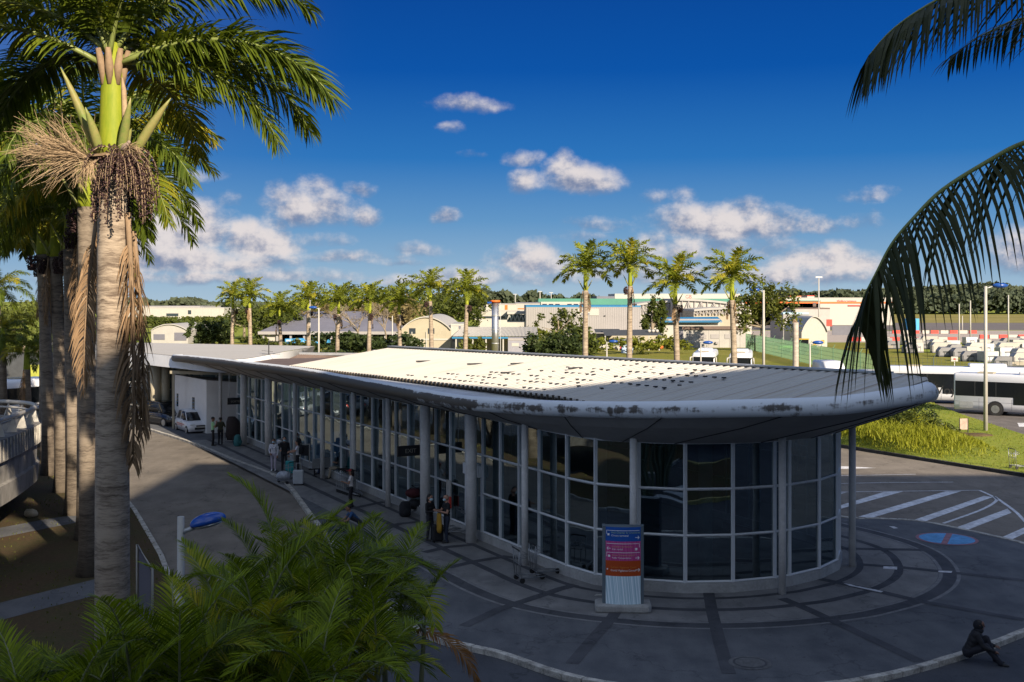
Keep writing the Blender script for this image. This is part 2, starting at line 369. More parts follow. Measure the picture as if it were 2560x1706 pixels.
M_tube = streak_mat('fascia_paint', (.60, .63, .66), (.085, .075, .066), .55, (-46, -26))
M_soff = mat('soffit_panel', (.27, .265, .26), .75, var=.12, scale=.4)
M_col = mat('column_concrete', (.58, .57, .55), .8, var=.14, scale=1.2, bump=.1)
M_frame = mat('window_frame', (.60, .62, .63), .45, var=.06)
M_glass = glass_mat('facade_glass', .20, (.20, .32, .36), gl=(.72, .88, .95), ior=2.0)
M_glass2 = glass_mat('hall_glass', .15, (.3, .4, .38))
M_carglass = mat('car_glass', (.008, .010, .013), .12, var=0, spec=.35)
M_dark = mat('dark_interior', (.05, .055, .06), .8, var=.2)
M_black = mat('black_plastic', (.015, .015, .017), .5, var=.2)
M_rubber = mat('tyre_rubber', (.02, .02, .02), .85, var=.2)
M_steel = mat('steel', (.50, .51, .52), .35, .9, var=.1)
M_galv = mat('galvanised', (.42, .43, .44), .5, .5, var=.12)
M_blue = mat('lamp_blue', (.012, .06, .26), .3, var=.08)
M_red = mat('red_paint', (.50, .045, .03), .5, var=.1)
M_orange = mat('orange_paint', (.65, .13, .02), .5, var=.1)
M_brown = mat('brown_roof', (.12, .085, .07), .8, var=.2, scale=.8)
M_greyroof = mat('grey_roof', (.13, .13, .16), .7, var=.12, scale=.2)
M_greywall = mat('grey_cladding', (.27, .258, .255), .7, var=.06, scale=.3)
M_teal = mat('green_roof', (.055, .20, .15), .6, var=.08, scale=.1)
M_blueroof = mat('blue_roof', (.02, .16, .32), .5, var=.08, scale=.2)
M_window = mat('dark_window', (.03, .04, .05), .15, var=.1, spec=.8)
M_trunk = None

# ------------------------------------------------------------------ the ground
ZR = -.12
b = MB(); b.sheet([(-2500, -200), (2500, -200), (2500, 5000), (-2500, 5000)], -.16); structure('ground', b, M_lawn)
b = MB(); b.sheet([(-90, -70), (120, -70), (120, 60), (75, 112), (-20, 112), (-95, 112)], ZR); structure('road', b, M_road)
b = MB(); b.sheet([(30, 74), (120, 60), (75, 112), (33, 112)], ZR + .004); structure('bus_lot', b, M_road2)
b = MB(); b.sheet([(-4.4, -70), (60, -70), (60, 27), (24, 33.5), (10, 34), (-3.5, 35.5), (-10.2, 34.5), (-8.2, 29.5), (-5.3, 22), (-3.9, 14)], ZR + .003); structure('forecourt_road', b, M_road_dark)
PL = [W(-84, 13.6), at(356, 1067), at(484, 1107), at(580, 1147), at(700, 1196), (-8.2, 46), (-5.6, 38), at(968, 1518), (-2.0, 29.6), at(1251, 1632), at(1458, 1697),
      (4.4, 25.4), at(2100, 1706), at(2339, 1654), at(2560, 1577), (16.3, 32.6), (18.2, 36.3), (18.9, 40.2), at(2330, 1308), at(2200, 1297), at(2103, 1292), (11.9, 49.5), W(-50, 33.4), W(-84, 33.4)]
PLs = [p.to_2d() for p in smooth_path([Vector((p[0], p[1], 0)) for p in PL[1:-2]], 5)] + [Vector(PL[-2][:2]), Vector(PL[-1][:2]), Vector(PL[0][:2])]
b = MB(); b.prism([(p.x, p.y) for p in PLs], -.158, 0.); structure('plaza_pavement', b, M_conc)
def kerb(pts, w, z0, z1, m, name='kerb', seg=1.0):
    b = MB(); acc = [Vector(pts[0])]
    for p, q in zip(pts, pts[1:]):
        p, q = Vector((p[0], p[1])), Vector((q[0], q[1])); n = max(1, round((q - p).length / seg))
        for i in range(n):
            a, c = p.lerp(q, i / n), p.lerp(q, (i + 1) / n); d = (c - a).normalized(); s_ = Vector((-d.y, d.x)) * w / 2
            j = rnd.uniform(-.008, .008); a2 = a + d * .008; c2 = c - d * .008
            b.prism([tuple(a2 + s_), tuple(c2 + s_), tuple(c2 - s_), tuple(a2 - s_)], z0, z1 + j)
    return structure(name, b, m, bevel=.015)
kerb([(p.x, p.y) for p in PLs[:-2]], .2, -.155, .025, M_kerb)
# verge with the palms, on the left
VG = [(-4, -40), (-4, 8), (-4.2, 14), (-5.6, 22), (-8.6, 30), (-12.3, 39.2), (-15.96, 47.4), (-19.4, 54.5), (-24, 64), (-29, 74), (-33, 81), (-38, 82), (-30, 66), (-27.5, 58), (-34, 52), (-70, 50), (-70, -40)]
b = MB(); b.prism(VG, -.158, 0.); structure('palm_verge', b, M_soil)
kerb(VG[1:12], .18, -.155, .02, M_kerb, 'kerb')
z3 = lambda x, y, z=0.: at(x * .38265, 1106 + y * .38265, z)
b = MB()
for q in ([(-400, 1150), (0, 1050), (300, 975), (585, 905), (640, 890), (640, 998), (585, 1012), (300, 1085), (0, 1165), (-400, 1260)], [(-200, 610), (0, 560), (320, 500), (530, 470), (530, 520), (320, 560), (0, 625), (-200, 680)]):
    b.sheet([z3(*p).to_2d() for p in q], .006)
structure('garden_path', b, M_conc)
# lawn island on the right
LI = [(2, 104), (10, 87), (20.1, 68.3), (26.1, 57), (30.2, 49.6), (32.4, 50), (33.5, 60), (33.6, 73), (34, 78), (34.8, 87), (36, 95), (36.5, 100), (32, 104)]
b = MB(); b.prism(LI, -.158, 0.06); structure('lawn_island', b, M_lawn)
kerb(LI[:5], .2, -.155, .07, M_kerbd, 'kerb')
# forecourt islands and crossing nearer the terminal (seen mirrored in the glass)
FI = [p.to_2d() for p in smooth_path([Vector(q) for q in ((3, 9, 0), (11, 8, 0), (20, 10, 0), (22, 15, 0), (13, 18.5, 0), (5, 17, 0))], 6, True)]
b = MB(); b.prism([tuple(p) for p in FI], -.158, .02); structure('lawn_island', b, M_soil)
kerb([tuple(p) for p in FI] + [tuple(FI[0])], .2, -.155, .05, mat('kerb_yellow', (.42, .34, .12), .8, var=.4), 'kerb')
b = MB()
for i in range(7): b.sheet([(-1.5 + .0*i, 9 + i*1.5), (1.6, 9 + i*1.5), (1.6, 9.7 + i*1.5), (-1.5, 9.7 + i*1.5)], ZR + .008)
structure('road_markings', b, M_paint)
# paving bands that ring the hall, and the spokes between them
GL = [(-31, 18.75), (-29.6, 18.95), (-28.4, 19.75), (-27.45, 20.8), (-26.85, 22.15), (-26.62, 23.6)]
VC = 23.9
GLF = [(u_, 18.75) for u_ in (-72, -66, -60, -54, -49, -45, -41.5, -38.5, -36, -34, -32.4)] + GL[:]; GLF = GLF + [(u, 2*VC - v) for u, v in GLF[::-1]]
def offset(path, d):
    out = []
    for i in range(len(path)):
        a, c = Vector(path[max(i-1, 0)]), Vector(path[min(i+1, len(path)-1)]); t = (c - a).normalized(); out.append(Vector(path[i]) + Vector((t.y, -t.x)) * d)
    return out
GLS = [p.to_2d() for p in smooth_path([Vector((u, v, 0)) for u, v in GLF], 5)]
def ring(d, w, z, m, name):
    GS = [q for q in GLS if d < 2.5 or q.x > -41]; A = offset(GS, d); B = offset(GS, d + w); b = MB(); b.strip([W(p.x, p.y, z) for p in A], [W(p.x, p.y, z) for p in B]); structure(name, b, m)
ring(-.05, 3.15, .002, M_conc2, 'plaza_pavement'); ring(.55, .22, .005, M_band, 'paving_band'); ring(1.75, .28, .005, M_band, 'paving_band')
ring(3.12, .11, .006, M_seam, 'paving_band'); ring(3.25, .40, .0055, M_band, 'paving_band'); ring(3.67, .11, .006, M_seam, 'paving_band')
b = MB(); O1 = offset(GLS, .3); O2 = offset(GLS, 7.6)
for q in ([(1955, 1497), (2022, 1525), (2110, 1566), (2300, 1655)], [(2040, 1446), (2105, 1460), (2208, 1482), (2304, 1505), (2560, 1551)], [(2150, 1412), (2250, 1419), (2368, 1431), (2560, 1452)], [(1771, 1480), (1780, 1530), (1800, 1610), (1822, 1685)],
          [(1560, 1500), (1530, 1545), (1480, 1600), (1430, 1660)], [(1439, 1463), (1401, 1473), (1330, 1497), (1248, 1524), (1160, 1566)], [(1320, 1400), (1262, 1392), (1190, 1404), (1120, 1420)], [(1192, 1362), (1120, 1368), (1060, 1382)], [(1050, 1305), (1000, 1310), (940, 1330)], [(960, 1255), (900, 1268), (850, 1276)], [(2103, 1372), (2210, 1374), (2330, 1376)]):
    P = [at(*k).to_2d() for k in q]; A, B_ = [], []
    for i in range(len(P)):
        t = (P[min(i+1, len(P)-1)] - P[max(i-1, 0)]).normalized(); s_ = Vector((-t.y, t.x)) * .17; A.append((*(P[i] + s_), .009)); B_.append((*(P[i] - s_), .009))
    b.strip(A, B_)
structure('paving_band', b, M_band)
b = MB(); z4 = lambda x, y: at(1960 + x * .2551, 1306 + y * .2551)
for q in ([(580, 600), (650, 610), (700, 625), (975, 680), (950, 692), (640, 625)], [(975, 435), (1110, 440), (1108, 468), (972, 458)], [(1515, 478), (1650, 482), (1640, 500), (1512, 492)], [(1030, 42), (1080, 45), (1120, 62), (1075, 64)]):
    b.sheet([z4(*p).to_2d() for p in q], .0125)
structure('paving_patch', b, M_paint)
# painted markings on the right-hand road
z5 = lambda x, y: at(1960 + x * .2551, 960 + y * .2551, ZR)
b = MB()
for q in ([(400, 1255), (560, 1190), (980, 1060), (1165, 1057), (560, 1225), (400, 1290)], [(725, 1305), (1580, 1055), (1740, 1053), (870, 1312)], [(1245, 1345), (1960, 1100), (2050, 1110), (1370, 1355)],
          [(1675, 1415), (2190, 1225), (2230, 1265), (1780, 1440)], [(2055, 1540), (2352, 1410), (2500, 1350), (2500, 1400), (2352, 1470), (2150, 1568)], [(380, 1085), (560, 1068), (620, 1064), (480, 1100)],
          [(480, 806), (700, 815), (910, 826), (700, 832), (480, 836)]):
    b.sheet([z5(*p).to_2d() for p in q], ZR + .008)
def line(b, pts, w, z):
    P = [p.to_2d() for p in smooth_path(pts, 6)]
    A, B = [], []
    for i in range(len(P)):
        t = (P[min(i+1, len(P)-1)] - P[max(i-1, 0)]).normalized(); s_ = Vector((-t.y, t.x)) * w / 2
        A.append((*(P[i] + s_), z)); B.append((*(P[i] - s_), z))
    b.strip(B, A)
for pts, w in (([(400, 1064), (1000, 1056), (1920, 1045)], .1), ([(400, 982), (1000, 970), (1660, 965)], .1), ([(400, 906), (1290, 888)], .1), ([(1915, 1045), (2070, 1120), (2055, 1170), (1900, 1250), (1560, 1370)], .14), ([(2060, 1105), (2250, 1240), (2352, 1340), (2500, 1500)], .14)):
    line(b, [z5(*p) for p in pts], w, ZR + .012)
for x in range(6): b.sheet([(36 + x*2.6, 79.5), (37 + x*2.6, 79.5), (38 + x*2.6, 82), (37 + x*2.6, 82)], ZR + .008)
for x in range(6): b.sheet([(36.5 + x*2.2, 74.0), (37.3 + x*2.2, 74), (38 + x*2.2, 75.5), (37.2 + x*2.2, 75.5)], ZR + .008)
structure('road_markings', b, M_paint)
b = MB(); line(b, [(-38, 66, 0), (-42, 72, 0), (-46, 80, 0), (-60, 90, 0)], .15, ZR + .008); line(b, [(-36, 84, 0), (-40, 92, 0), (-48, 100, 0)], .12, ZR + .008)
structure('road_markings', b, mat('yellow_paint', (.55, .36, .05), .8, var=.3))
# round no-stopping sign painted on the pavement
c0 = at(2367, 1348); b = MB()
circ = lambda r, n=40, a0=0, a1=2*math.pi: [(c0.x + r*math.cos(a0 + (a1-a0)*i/n), c0.y + r*math.sin(a0 + (a1-a0)*i/n)) for i in range(n)]
b.sheet(circ(1.1), .012, 0); b.sheet(circ(.98), .016, 1)
d = Vector((.45, .9)).normalized(); s_ = Vector((-d.y, d.x)) * .11
b.sheet([tuple(c0.to_2d() + d*.98*i + s_*j) for i, j in ((-1, -1), (1, -1), (1, 1), (-1, 1))], .020, 0)
structure('road_markings', b, [mat('sign_red_worn', (.26, .13, .15), .8, var=.3), mat('sign_blue_worn', (.09, .27, .50), .8, var=.3, scale=3)])
c1 = at(1875, 1658); b = MB()
for r, z, m in ((.52, .010, 0), (.42, .014, 1), (.36, .018, 0)):
    b.sheet([(c1.x + r*math.cos(i*.157), c1.y + r*math.sin(i*.157)) for i in range(40)], z, m)
tag(b.build('manhole_cover', [mat('manhole_iron', (.10, .10, .10), .7, var=.4, scale=6), M_band]), 'round iron manhole cover set in the plaza paving near the bottom edge', 'manhole cover')

# ------------------------------------------------------------------ arrivals hall
LIFT = lambda u: .0165 * min(0., u + 42)
hall = thing('arrivals_hall', 'glass-walled terminal hall with rounded prow, white corrugated roof and stained concrete roof edge', 'building', W(-45, VC))
TB = [(-79.5, 16.3, 4.86), (-76, 16.5, 4.97), (-73.4, 16.6, 5.02), (-66, 16.6, 5.17), (-60, 16.6, 5.27), (-55, 16.6, 5.37), (-50, 16.6, 5.42), (-43.6, 16.6, 5.40), (-38.65, 16.6, 5.40), (-34.4, 16.65, 5.41), (-31.67, 17.12, 5.48), (-29.4, 17.68, 5.57),
      (-26.6, 18.6, 5.73), (-24.3, 19.7, 5.91), (-22.4, 20.75, 6.07), (-21.5, 21.4, 6.17), (-20.85, 22.4, 6.34), (-20.6, 23.0, 6.44), (-20.68, 23.5, 6.49)]
GB = [(-79, 18.0), (-76, 18.4), (-73.4, 18.7), (-66, 18.72), (-60, 18.72), (-55, 18.72), (-50, 18.72), (-43.6, 18.72), (-38.65, 18.72), (-34.4, 18.72), (-31.67, 18.75), (-30.2, 18.85),
      (-29.0, 19.25), (-28.2, 19.95), (-27.5, 20.75), (-27.1, 21.5), (-26.8, 22.3), (-26.66, 23.1), (-26.6, 23.9)]
mir = lambda L: L + [(p[0], 2*VC - p[1]) + tuple(p[2:]) for p in L[-2::-1]]
TR = [(-21.2, 24.1, 6.45), (-22.2, 25.3, 6.33), (-23.3, 26.6, 6.15), (-24.4, 27.9, 5.98), (-25.6, 29.0, 5.82), (-27.2, 29.9, 5.70), (-29.4, 30.5, 5.57), (-31.67, 30.9, 5.48), (-34.4, 31.15, 5.41)]
TBF = TB + TR + [(p[0], 2*VC - p[1], p[2]) for p in TB[8::-1]]; GBF = mir(GB)
GBF = GBF[:len(TB)] + [(-26.62, 24.4), (-26.66, 24.9), (-26.8, 25.5), (-27.1, 26.3), (-27.5, 27.05), (-28.2, 27.85), (-29.0, 28.55), (-30.2, 28.95), (-32.5, 29.08)] + GBF[-9:]
tp = smooth_path([W(*p) for p in TBF], 4); gp = smooth_path([W(u, v, 4.53 + LIFT(u)) for u, v in GBF], 4)
b = MB(); b.tube([W(-79.5, 16.9, 4.86)] + tp + [W(-79.5, 2*VC - 16.9, 4.86)], .25, 14); b.build('roof_edge', M_tube, hall)
b = MB(); k = len(tp); rows = []
for t, dz in ((0, 0), (.35, .05), (.7, .02), (1, 0)):
    rows.append([(tp[i] - Vector((0, 0, .22))).lerp(gp[i], t) + Vector((0, 0, -dz)) for i in range(k)])
for r0, r1 in zip(rows, rows[1:]): b.strip(r0, r1, 0, True)
b.build('soffit', M_soff, hall)
acc = 0
for i in range(1, k):
    acc += (tp[i] - tp[i-1]).length
    if acc > 3.4:
        acc = 0; b = MB(); b.tube([rows[q][i] - Vector((0, 0, .012)) for q in range(4)], .014, 5); b.build('soffit_joint', M_black, hall)
# roof: two corrugated slopes
def tube_v(u):
    if u < -34.4: return 16.65
    for p, q in zip(TB, TB[1:]):
        if p[0] <= u <= q[0]: return p[1] + (q[1] - p[1]) * (u - p[0]) / (q[0] - p[0])
    return VC
def tube_r(u):
    L = [TB[-1]] + TR
    if u < -34.4: return 31.15
    for q, p in zip(L, L[1:]):
        if p[0] <= u <= q[0]: return p[1] + (q[1] - p[1]) * (u - p[0]) / (q[0] - p[0])
    return VC
def roof_drop(u): q = min(1, max(0, (u + 31)/5)); return .16*q*q*(3-2*q)
def roof_z(u, v): zg = 5.85 + .0178 * (u + 29); zr = 6.85 + .0178 * (u + 21); return zg + (zr - zg) * (min(v, 2*VC - v) - 18) / (VC - 18) - roof_drop(u) * max(0, 1 - (min(v, 2*VC - v) - tube_v(u))/3)
def slope(mirror):
    b = MB(); A, B_, A2, B2 = [], [], [], []; u = -58.6; pitch = .36; i = 0
    while u < -20.9:
        for du, dz in ((0, 0), (.06, .055), (.14, .055), (.20, 0)):
            uu = u + du
            if uu > -20.75: break
            v0 = max(18., (2*VC - tube_r(uu) if mirror else tube_v(uu)) - .02); v1 = VC
            if v0 >= v1 - .05: continue
            fv = (lambda v: 2*VC - v) if mirror else (lambda v: v)
            A.append(W(uu, fv(v0), roof_z(uu, v0) + dz)); B_.append(W(uu, fv(v1), roof_z(uu, v1) + dz))
        u += pitch
    b.strip(A, B_) if not mirror else b.strip(B_, A)
    n = len(A); dn = Vector((0, 0, -.05)); b.strip([p + dn for p in A], A) ; b.strip([p + dn for p in B_], [p + dn for p in A])
    b.strip([A[0], A[0] + dn], [B_[0], B_[0] + dn])
    return b
for mi_ in (False, True): slope(mi_).build('roof_slope', M_roofw, hall)
b = MB()                                           # ridge capping with its notched underside
b.bar(W(-58.7, VC, roof_z(-58.7, VC) + .12), W(-22.3, VC, roof_z(-22.3, VC) + .06), .34, .05)
b.build('ridge_cap', M_galv, hall)
b = MB(); b.bar(W(-58.7, VC, roof_z(-58.7, VC) + .04), W(-25.5, VC, roof_z(-25.5, VC) + .04), .26, .10); b.build('ridge_filler', M_black, hall)
b = MB()                                           # flat gutter strip between the roof edge and the sheets
for mi_ in (False, True):
    f = (lambda v: 2*VC - v) if mi_ else (lambda v: v)
    us = [-79 + i * .5 for i in range(0, 117)]; fl = MB(); fu = [u for u in us if u <= -58.4]
    fl.strip([W(u, f(17.6), 5.24 + .0165 * (u + 45)) for u in fu] if not mi_ else [W(u, VC, 5.22 + .0165 * (u + 45)) for u in fu], [W(u, VC, 5.22 + .0165 * (u + 45)) for u in fu] if not mi_ else [W(u, f(17.6), 5.24 + .0165 * (u + 45)) for u in fu]); fl.build('flat_roof', M_brown, hall)
    tv = (lambda u: 2*VC - tube_r(u)) if mi_ else tube_v
    A = [W(u, f(tv(u) + .12), 5.36 + min(0, .0165 * (u + 45)) + .162 * max(0, tv(u) - 16.6) + .14) for u in us]
    B_ = [W(u, f(max(18.5, tv(u) + .3)) if u > -58.6 else f(17.9), (roof_z(u, max(18.5, tv(u) + .3)) - .17) if u > -58.6 else 5.40 + .0165 * (u + 45)) for u in us]
    b.strip(A, B_) if not mi_ else b.strip(B_, A)
b.build('gutter_strip', mat('gutter_white', (.50, .50, .50), .6, var=.2, scale=1.5), hall)
b = MB()
for u in [-58 + .36 * i for i in range(82)]:
    b.obox(W(u + .1, 17.96, roof_z(u, 18) - .0), W(.04, 0), W(0, .03), (0, 0, .07))
b.bar(W(-58.4, 18.12, roof_z(-58.4, 18) - .12), W(-29.2, 18.12, roof_z(-29.2, 18) - .12), .06, .16)
o = b.build('eave_clip', mat('rust_dark', (.05, .04, .03), .9), hall); o['kind'] = 'stuff'
b = MB(); rr = random.Random(3)
for row in range(6):
    v = 18.6 + row * .85; u0 = -43.5 + row * 1.9 + rr.uniform(-.4, .4)
    for i in range(26):
        u = u0 + i * .46
        if u > -27 or rr.random() < .25: continue
        b.obox(W(u, v, roof_z(u, v) + .05), W(.055, 0), W(0, .05), (0, 0, .02))
        if rr.random() < .22: b.obox(W(u + .2, v + .42, roof_z(u, v + .42) + .05), W(.04, 0), W(0, .05), (0, 0, .02))
for u, v in ((-48, 21.2), (-43, 21.4), (-40.2, 22.0), (-35.5, 21.9), (-38, 20.4)): b.obox(W(u, v, roof_z(u, v) + .06), W(.05, 0), W(0, .35), (0, 0, .03))
o = b.build('roof_slot', M_black, hall); o['kind'] = 'stuff'
# glazing: mullions, transoms and panes
pts = [(-72. + 1.4 * i, 18.75) for i in range(30)]; pts = [p for p in pts if p[0] < -31.8] + GL
pts = pts + [(u, 2*VC - v) for u, v in pts[::-1]]
DOORS = [i for i in range(len(pts) - 1) if pts[i][1] == 18.75 and (-38.9 < pts[i][0] < -37.4 or -65.2 < pts[i][0] < -63.6)]
gh = lambda u: 4.55 + LIFT(u)
for i in range(len(pts) - 1):
    (u0, v0), (u1, v1) = pts[i], pts[i+1]; z0 = .32; h0, h1 = gh(u0), gh(u1)
    if abs(v0 - v1) > 3: continue
    d = (W(u1, v1) - W(u0, v0)).normalized(); nrm = Vector((-d.y, d.x, 0))
    if nrm.dot(W(0, 1) if v0 < VC else W(0, -1)) > 0: nrm = -nrm
    inn = -nrm * .03
    lv = [z0 + (h0 - z0) * q / 3 for q in range(4)]; lw = [z0 + (h1 - z0) * q / 3 for q in range(4)]
    g = MB()
    if i in DOORS: lv[0] = lw[0] = .02; lv[1] = lw[1] = 2.3; lv[2] = lw[2] = 2.75
    for q in range(3):
        if i in DOORS and q == 1: continue
        g.add([W(u0, v0, lv[q]) + inn, W(u1, v1, lw[q]) + inn, W(u1, v1, lw[q+1]) + inn, W(u0, v0, lv[q+1]) + inn], [(0, 1, 2, 3)])
    g.build('window_pane', M_glass, hall)
    if i in DOORS:
        fr = MB(); fr.bar(W(u0, v0, (lv[1]+lv[2])/2) + d*.04 + nrm*.06, W(u1, v1, (lw[1]+lw[2])/2) - d*.04 + nrm*.06, .22, .42); fr.build('door_header', M_frame, hall)
    if i in DOORS:
        f2 = MB(); mid = W((u0+u1)/2, (v0+v1)/2)
        for e in (W(u0, v0) + d*.06, mid - d*.03, mid + d*.05, W(u1, v1) - d*.06): f2.bar(e + Vector((0, 0, .03)) + nrm*.03, e + Vector((0, 0, 2.28)) + nrm*.03, .06, .06, up=(d.x, d.y, 0))
        dr = f2.build('sliding_door', M_frame, hall)
        f3 = MB(); f3.obox((W(u0, v0) + mid) / 2 + Vector((0, 0, 1.1)) + nrm * .03, d * .28, nrm * .006, (0, 0, 1.05)); f3.build('door_panel', mat('door_grey', (.45, .45, .46), .5, var=.05), dr, world=False)
P_ = [p for i, p in enumerate(pts)]; half = len(pts)//2
for q in range(4):
    runs = [[]]
    for i, (u, v) in enumerate(pts):
        runs[-1].append(W(u, v, .32 + (gh(u) - .32) * q / 3))
        if (i in DOORS and q in (0, 1)) : runs.append([])
    for rn in runs:
        if len(rn) > 1: b = MB(); b.tube(rn, .042, 4, sm=False); b.build('transom', M_frame, hall)
for u, v in P_:
    mb = MB(); mb.bar(W(u, v, .3), W(u, v, gh(u) + .02), .058, .11, up=(.88, .475, 0)); mb.build('mullion', M_frame, hall)
A = [Vector(p) for p in pts]; oo = offset(pts, .1)
b = MB()
for zz0, zz1, dd in ((0., .30, .1),):
    lo = [W(p.x, p.y, zz0) for p in oo]; hi = [W(p.x, p.y, zz1) for p in oo]; inn = [W(p[0], p[1], zz1) for p in offset(pts, -.12)]
    b.strip(hi, lo); b.strip(inn, hi)
b.build('plinth', mat('plinth_concrete', (.33, .33, .32), .85, var=.2, scale=1.5), hall)
# columns
def colv(px, v): r = (px - 1280) / FPX; Y = v / (.88 / 1. * r + .475) if 0 else v / ((-UY) * r + UX); return Vector((r * Y, Y, 0))
for px, thick in ((551, 0), (609, 1), (671, 1), (737, 0), (806, 0), (884, 0), (970, 0), (1063, 1), (1178, 1), (1312, 0)):
    p = colv(px, 18.22); r = .205 if thick else .115; u = p.x * UX + p.y * UY
    b = MB(); b.tube([p + Vector((0, 0, -.02)), p + Vector((0, 0, 5.0 + LIFT(u)))], r, 16); b.build('column', M_col, hall)
for u, v in ((-28.25, 19.45), (-25.95, 23.31), (-27.54, 27.79), (-31, 29.7), (-36, 29.7), (-42, 29.7), (-48, 29.7), (-54, 29.7)):
    b = MB(); b.tube([W(u, v, -.02), W(u, v, 5.0)], .115, 16); b.build('column', M_col, hall)
b = MB(); inner = [W(p.x, p.y, 0) for p in offset(pts, -.15)]
b.sheet([p.to_2d() for p in inner], .03); b.build('floor', mat('hall_floor', (.10, .10, .10), .3, var=.15, scale=1.), hall)
b = MB(); b.sheet([p.to_2d() for p in inner], 4.62); b.build('ceiling', mat('hall_ceiling', (.12, .12, .12), .8, var=.1), hall)
for u in range(-70, -26, 6):
    b = MB(); b.tube([W(u, VC - 1.9, .03), W(u, VC - 1.9, 4.62)], .22, 12); b.build('inner_column', M_col, hall)
for u0, u1 in ((-70, -60), (-57, -47), (-44, -36)):
    b = MB(); b.obox(W((u0+u1)/2, VC + 1.2, 1.5), W((u1-u0)/2, 0), W(0, .1), (0, 0, 1.5)); b.build('partition', M_dark, hall)
for i, (u0, v0) in enumerate(((-33, 23.5), (-31, 22.4), (-30.2, 25))):
    b = MB(); b.obox(W(u0, v0, .45), W(.9, 0), W(0, .3), (0, 0, .42)); b.obox(W(u0, v0 + .25, .75), W(.9, 0), W(0, .05), (0, 0, .35)); b.build('waiting_seat', mat('seat_red', (.16, .02, .02), .6), hall)
# hanging departure boards under the eaves
for px, py, z, w_, lab in ((1025, 1127, 2.75, 1.1, 'black hanging board with EXIT lettering by the doors of the glass hall'), (588, 1003, 2.75, .95, 'small black hanging board under the far end of the stained eave')):
    p = atY(px, py, colv(px, 17.9).y); t = thing('hanging_sign', lab, 'sign', p)
    bd = MB(); bd.obox(p, W(.06, 0), W(0, w_/2), (0, 0, .21)); bd.build('sign_board', M_black, t)
    hb = MB(); hb.bar(p + W(0, -w_*.4, .2), p + W(0, -w_*.4, 1.7), .03); hb.bar(p + W(0, w_*.4, .2), p + W(0, w_*.4, 1.7), .03); hb.build('hanger', M_steel, t)
    M4 = Matrix.Translation(W(.07, 0)) @ Matrix(((-UY*1, 0, UX, 0), (UX, 0, UY, 0), (0, 1, 0, 0), (0, 0, 0, 1))) @ Matrix.Translation((0, -.08, 0))
    text_mesh('lettering', 'EXIT' if w_ > 1 else 'SORTIE', .24 if w_ > 1 else .18, mat('sign_letter', (.25, .24, .2), .6, var=0), t, M4, align='CENTER')
# small white notice by the door
p = colv(1122, 18.62); t = thing('door_notice', 'white and red notice standing beside the hall doors', 'sign', p)
b = MB(); b.obox(p + Vector((0, 0, 1.55)), W(.2, 0), W(0, .02), (0, 0, .3)); b.build('notice_board', M_white, t)
b = MB(); b.obox(p + Vector((0, 0, 1.0)), W(.2, 0), W(0, .021), (0, 0, .22)); b.build('red_panel', M_red, t)
b = MB(); b.bar(p, p + Vector((0, 0, 1.85)), .05); b.build('post', M_galv, t)

# ------------------------------------------------------------------ the big terminal that shades the forecourt (right behind the viewer)
term = thing('terminal_building', 'large pale terminal block at the right behind the viewer that shades the forecourt', 'building', (64, -30, 0))
b = MB(); b.box(18.9, -60, -.1, 22, 3.2, 29); b.box(22.003, -60, -.1, 46, -9.6, 29); b.box(46.006, -60, -.1, 112, -.8, 29); b.build('wall', M_wall, term)
b = MB(); b.box(18.6, -61, 29.003, 22.3, 3.6, 30); b.box(22.303, -61, 29.003, 45.7, -9.2, 30); b.box(45.703, -61, 29.003, 113, -.4, 30); b.build('roof', M_greywall, term)
b = MB(); b.box(-62, -60, -.1, 18.58, -4.5, 7.2); b.build('sky_block_wing', M_wall, term)  # unseen low wing, added to keep rear sky light off the forecourt
b = MB(); b.box(-62, -4.48, 6.7, 18.5, 1.6, 7.2); b.build('sky_block_deck', M_conc, term)  # unseen deck below the viewer, added to darken the foreground
for fl in range(2):
    b = MB()
    for i in range(18): b.box(-60 + i*4.3, -4.47, 1.2 + fl*2.6, -56.6 + i*4.3, -4.42, 2.9 + fl*2.6)
    b.build('window_row', M_window, term)
for fl in range(6):
    b = MB(); z = 2 + fl * 4.4
    for i in range(16): b.box(47 + i*4.1, -.82, z, 50.2 + i*4.1, -.76, z + 2.2)
    b.build('window_row', M_window, term)
    b = MB()
    for i in range(13): b.box(18.84, -56 + i*4.1, z, 18.92, -53 + i*4.1, z + 2.2)
    b.build('window_row', M_window, term)

# ------------------------------------------------------------------ the far hall, the link roof and the white cabin
h2 = thing('second_hall', 'white-roofed hall with curved white fascia behind the parked cars', 'building', (-22, 85, 0))
def far(px, py, z): return at(px, py, z)
lowr = [far(150, 893, 4.2), far(300, 905, 4.2), far(400, 916.5, 4.2), far(450, 922, 4.2), far(502, 928, 4.2), far(560, 932, 4.2), far(640, 925, 4.2), far(693, 911, 4.2), far(782, 881, 4.3)]
upr = [far(150, 868, 5.), far(300, 878, 5.), far(377, 885, 5), far(430, 890, 5), far(480, 895, 5), far(560, 899, 5), far(620, 897, 5), far(711, 880, 5), far(788, 867.5, 5)]
lo_s = smooth_path(lowr, 4); up_s = smooth_path(upr, 4)
b = MB(); b.strip(up_s, lo_s, 0, True); b.build('fascia', M_whiteb, h2)
back = [Vector((p.x - (26 - 16*i/len(up_s)) * .45, p.y + (26 - 16*i/len(up_s)) * .88, 5.75)) for i, p in enumerate(up_s)]
bk0, bk1 = far(100, 853, 5.25), far(788, 866.5, 5.04)
bk = [bk0.lerp(bk1, i/(len(up_s)-1)) for i in range(len(up_s))]
b = MB(); rib = []
A = [q_ + Vector((0, 0, .03)) for q_ in up_s]; B_ = [q_ + Vector((0, 0, .03)) for q_ in bk]
b.strip(A, B_); b.build('roof', M_roofw, h2)
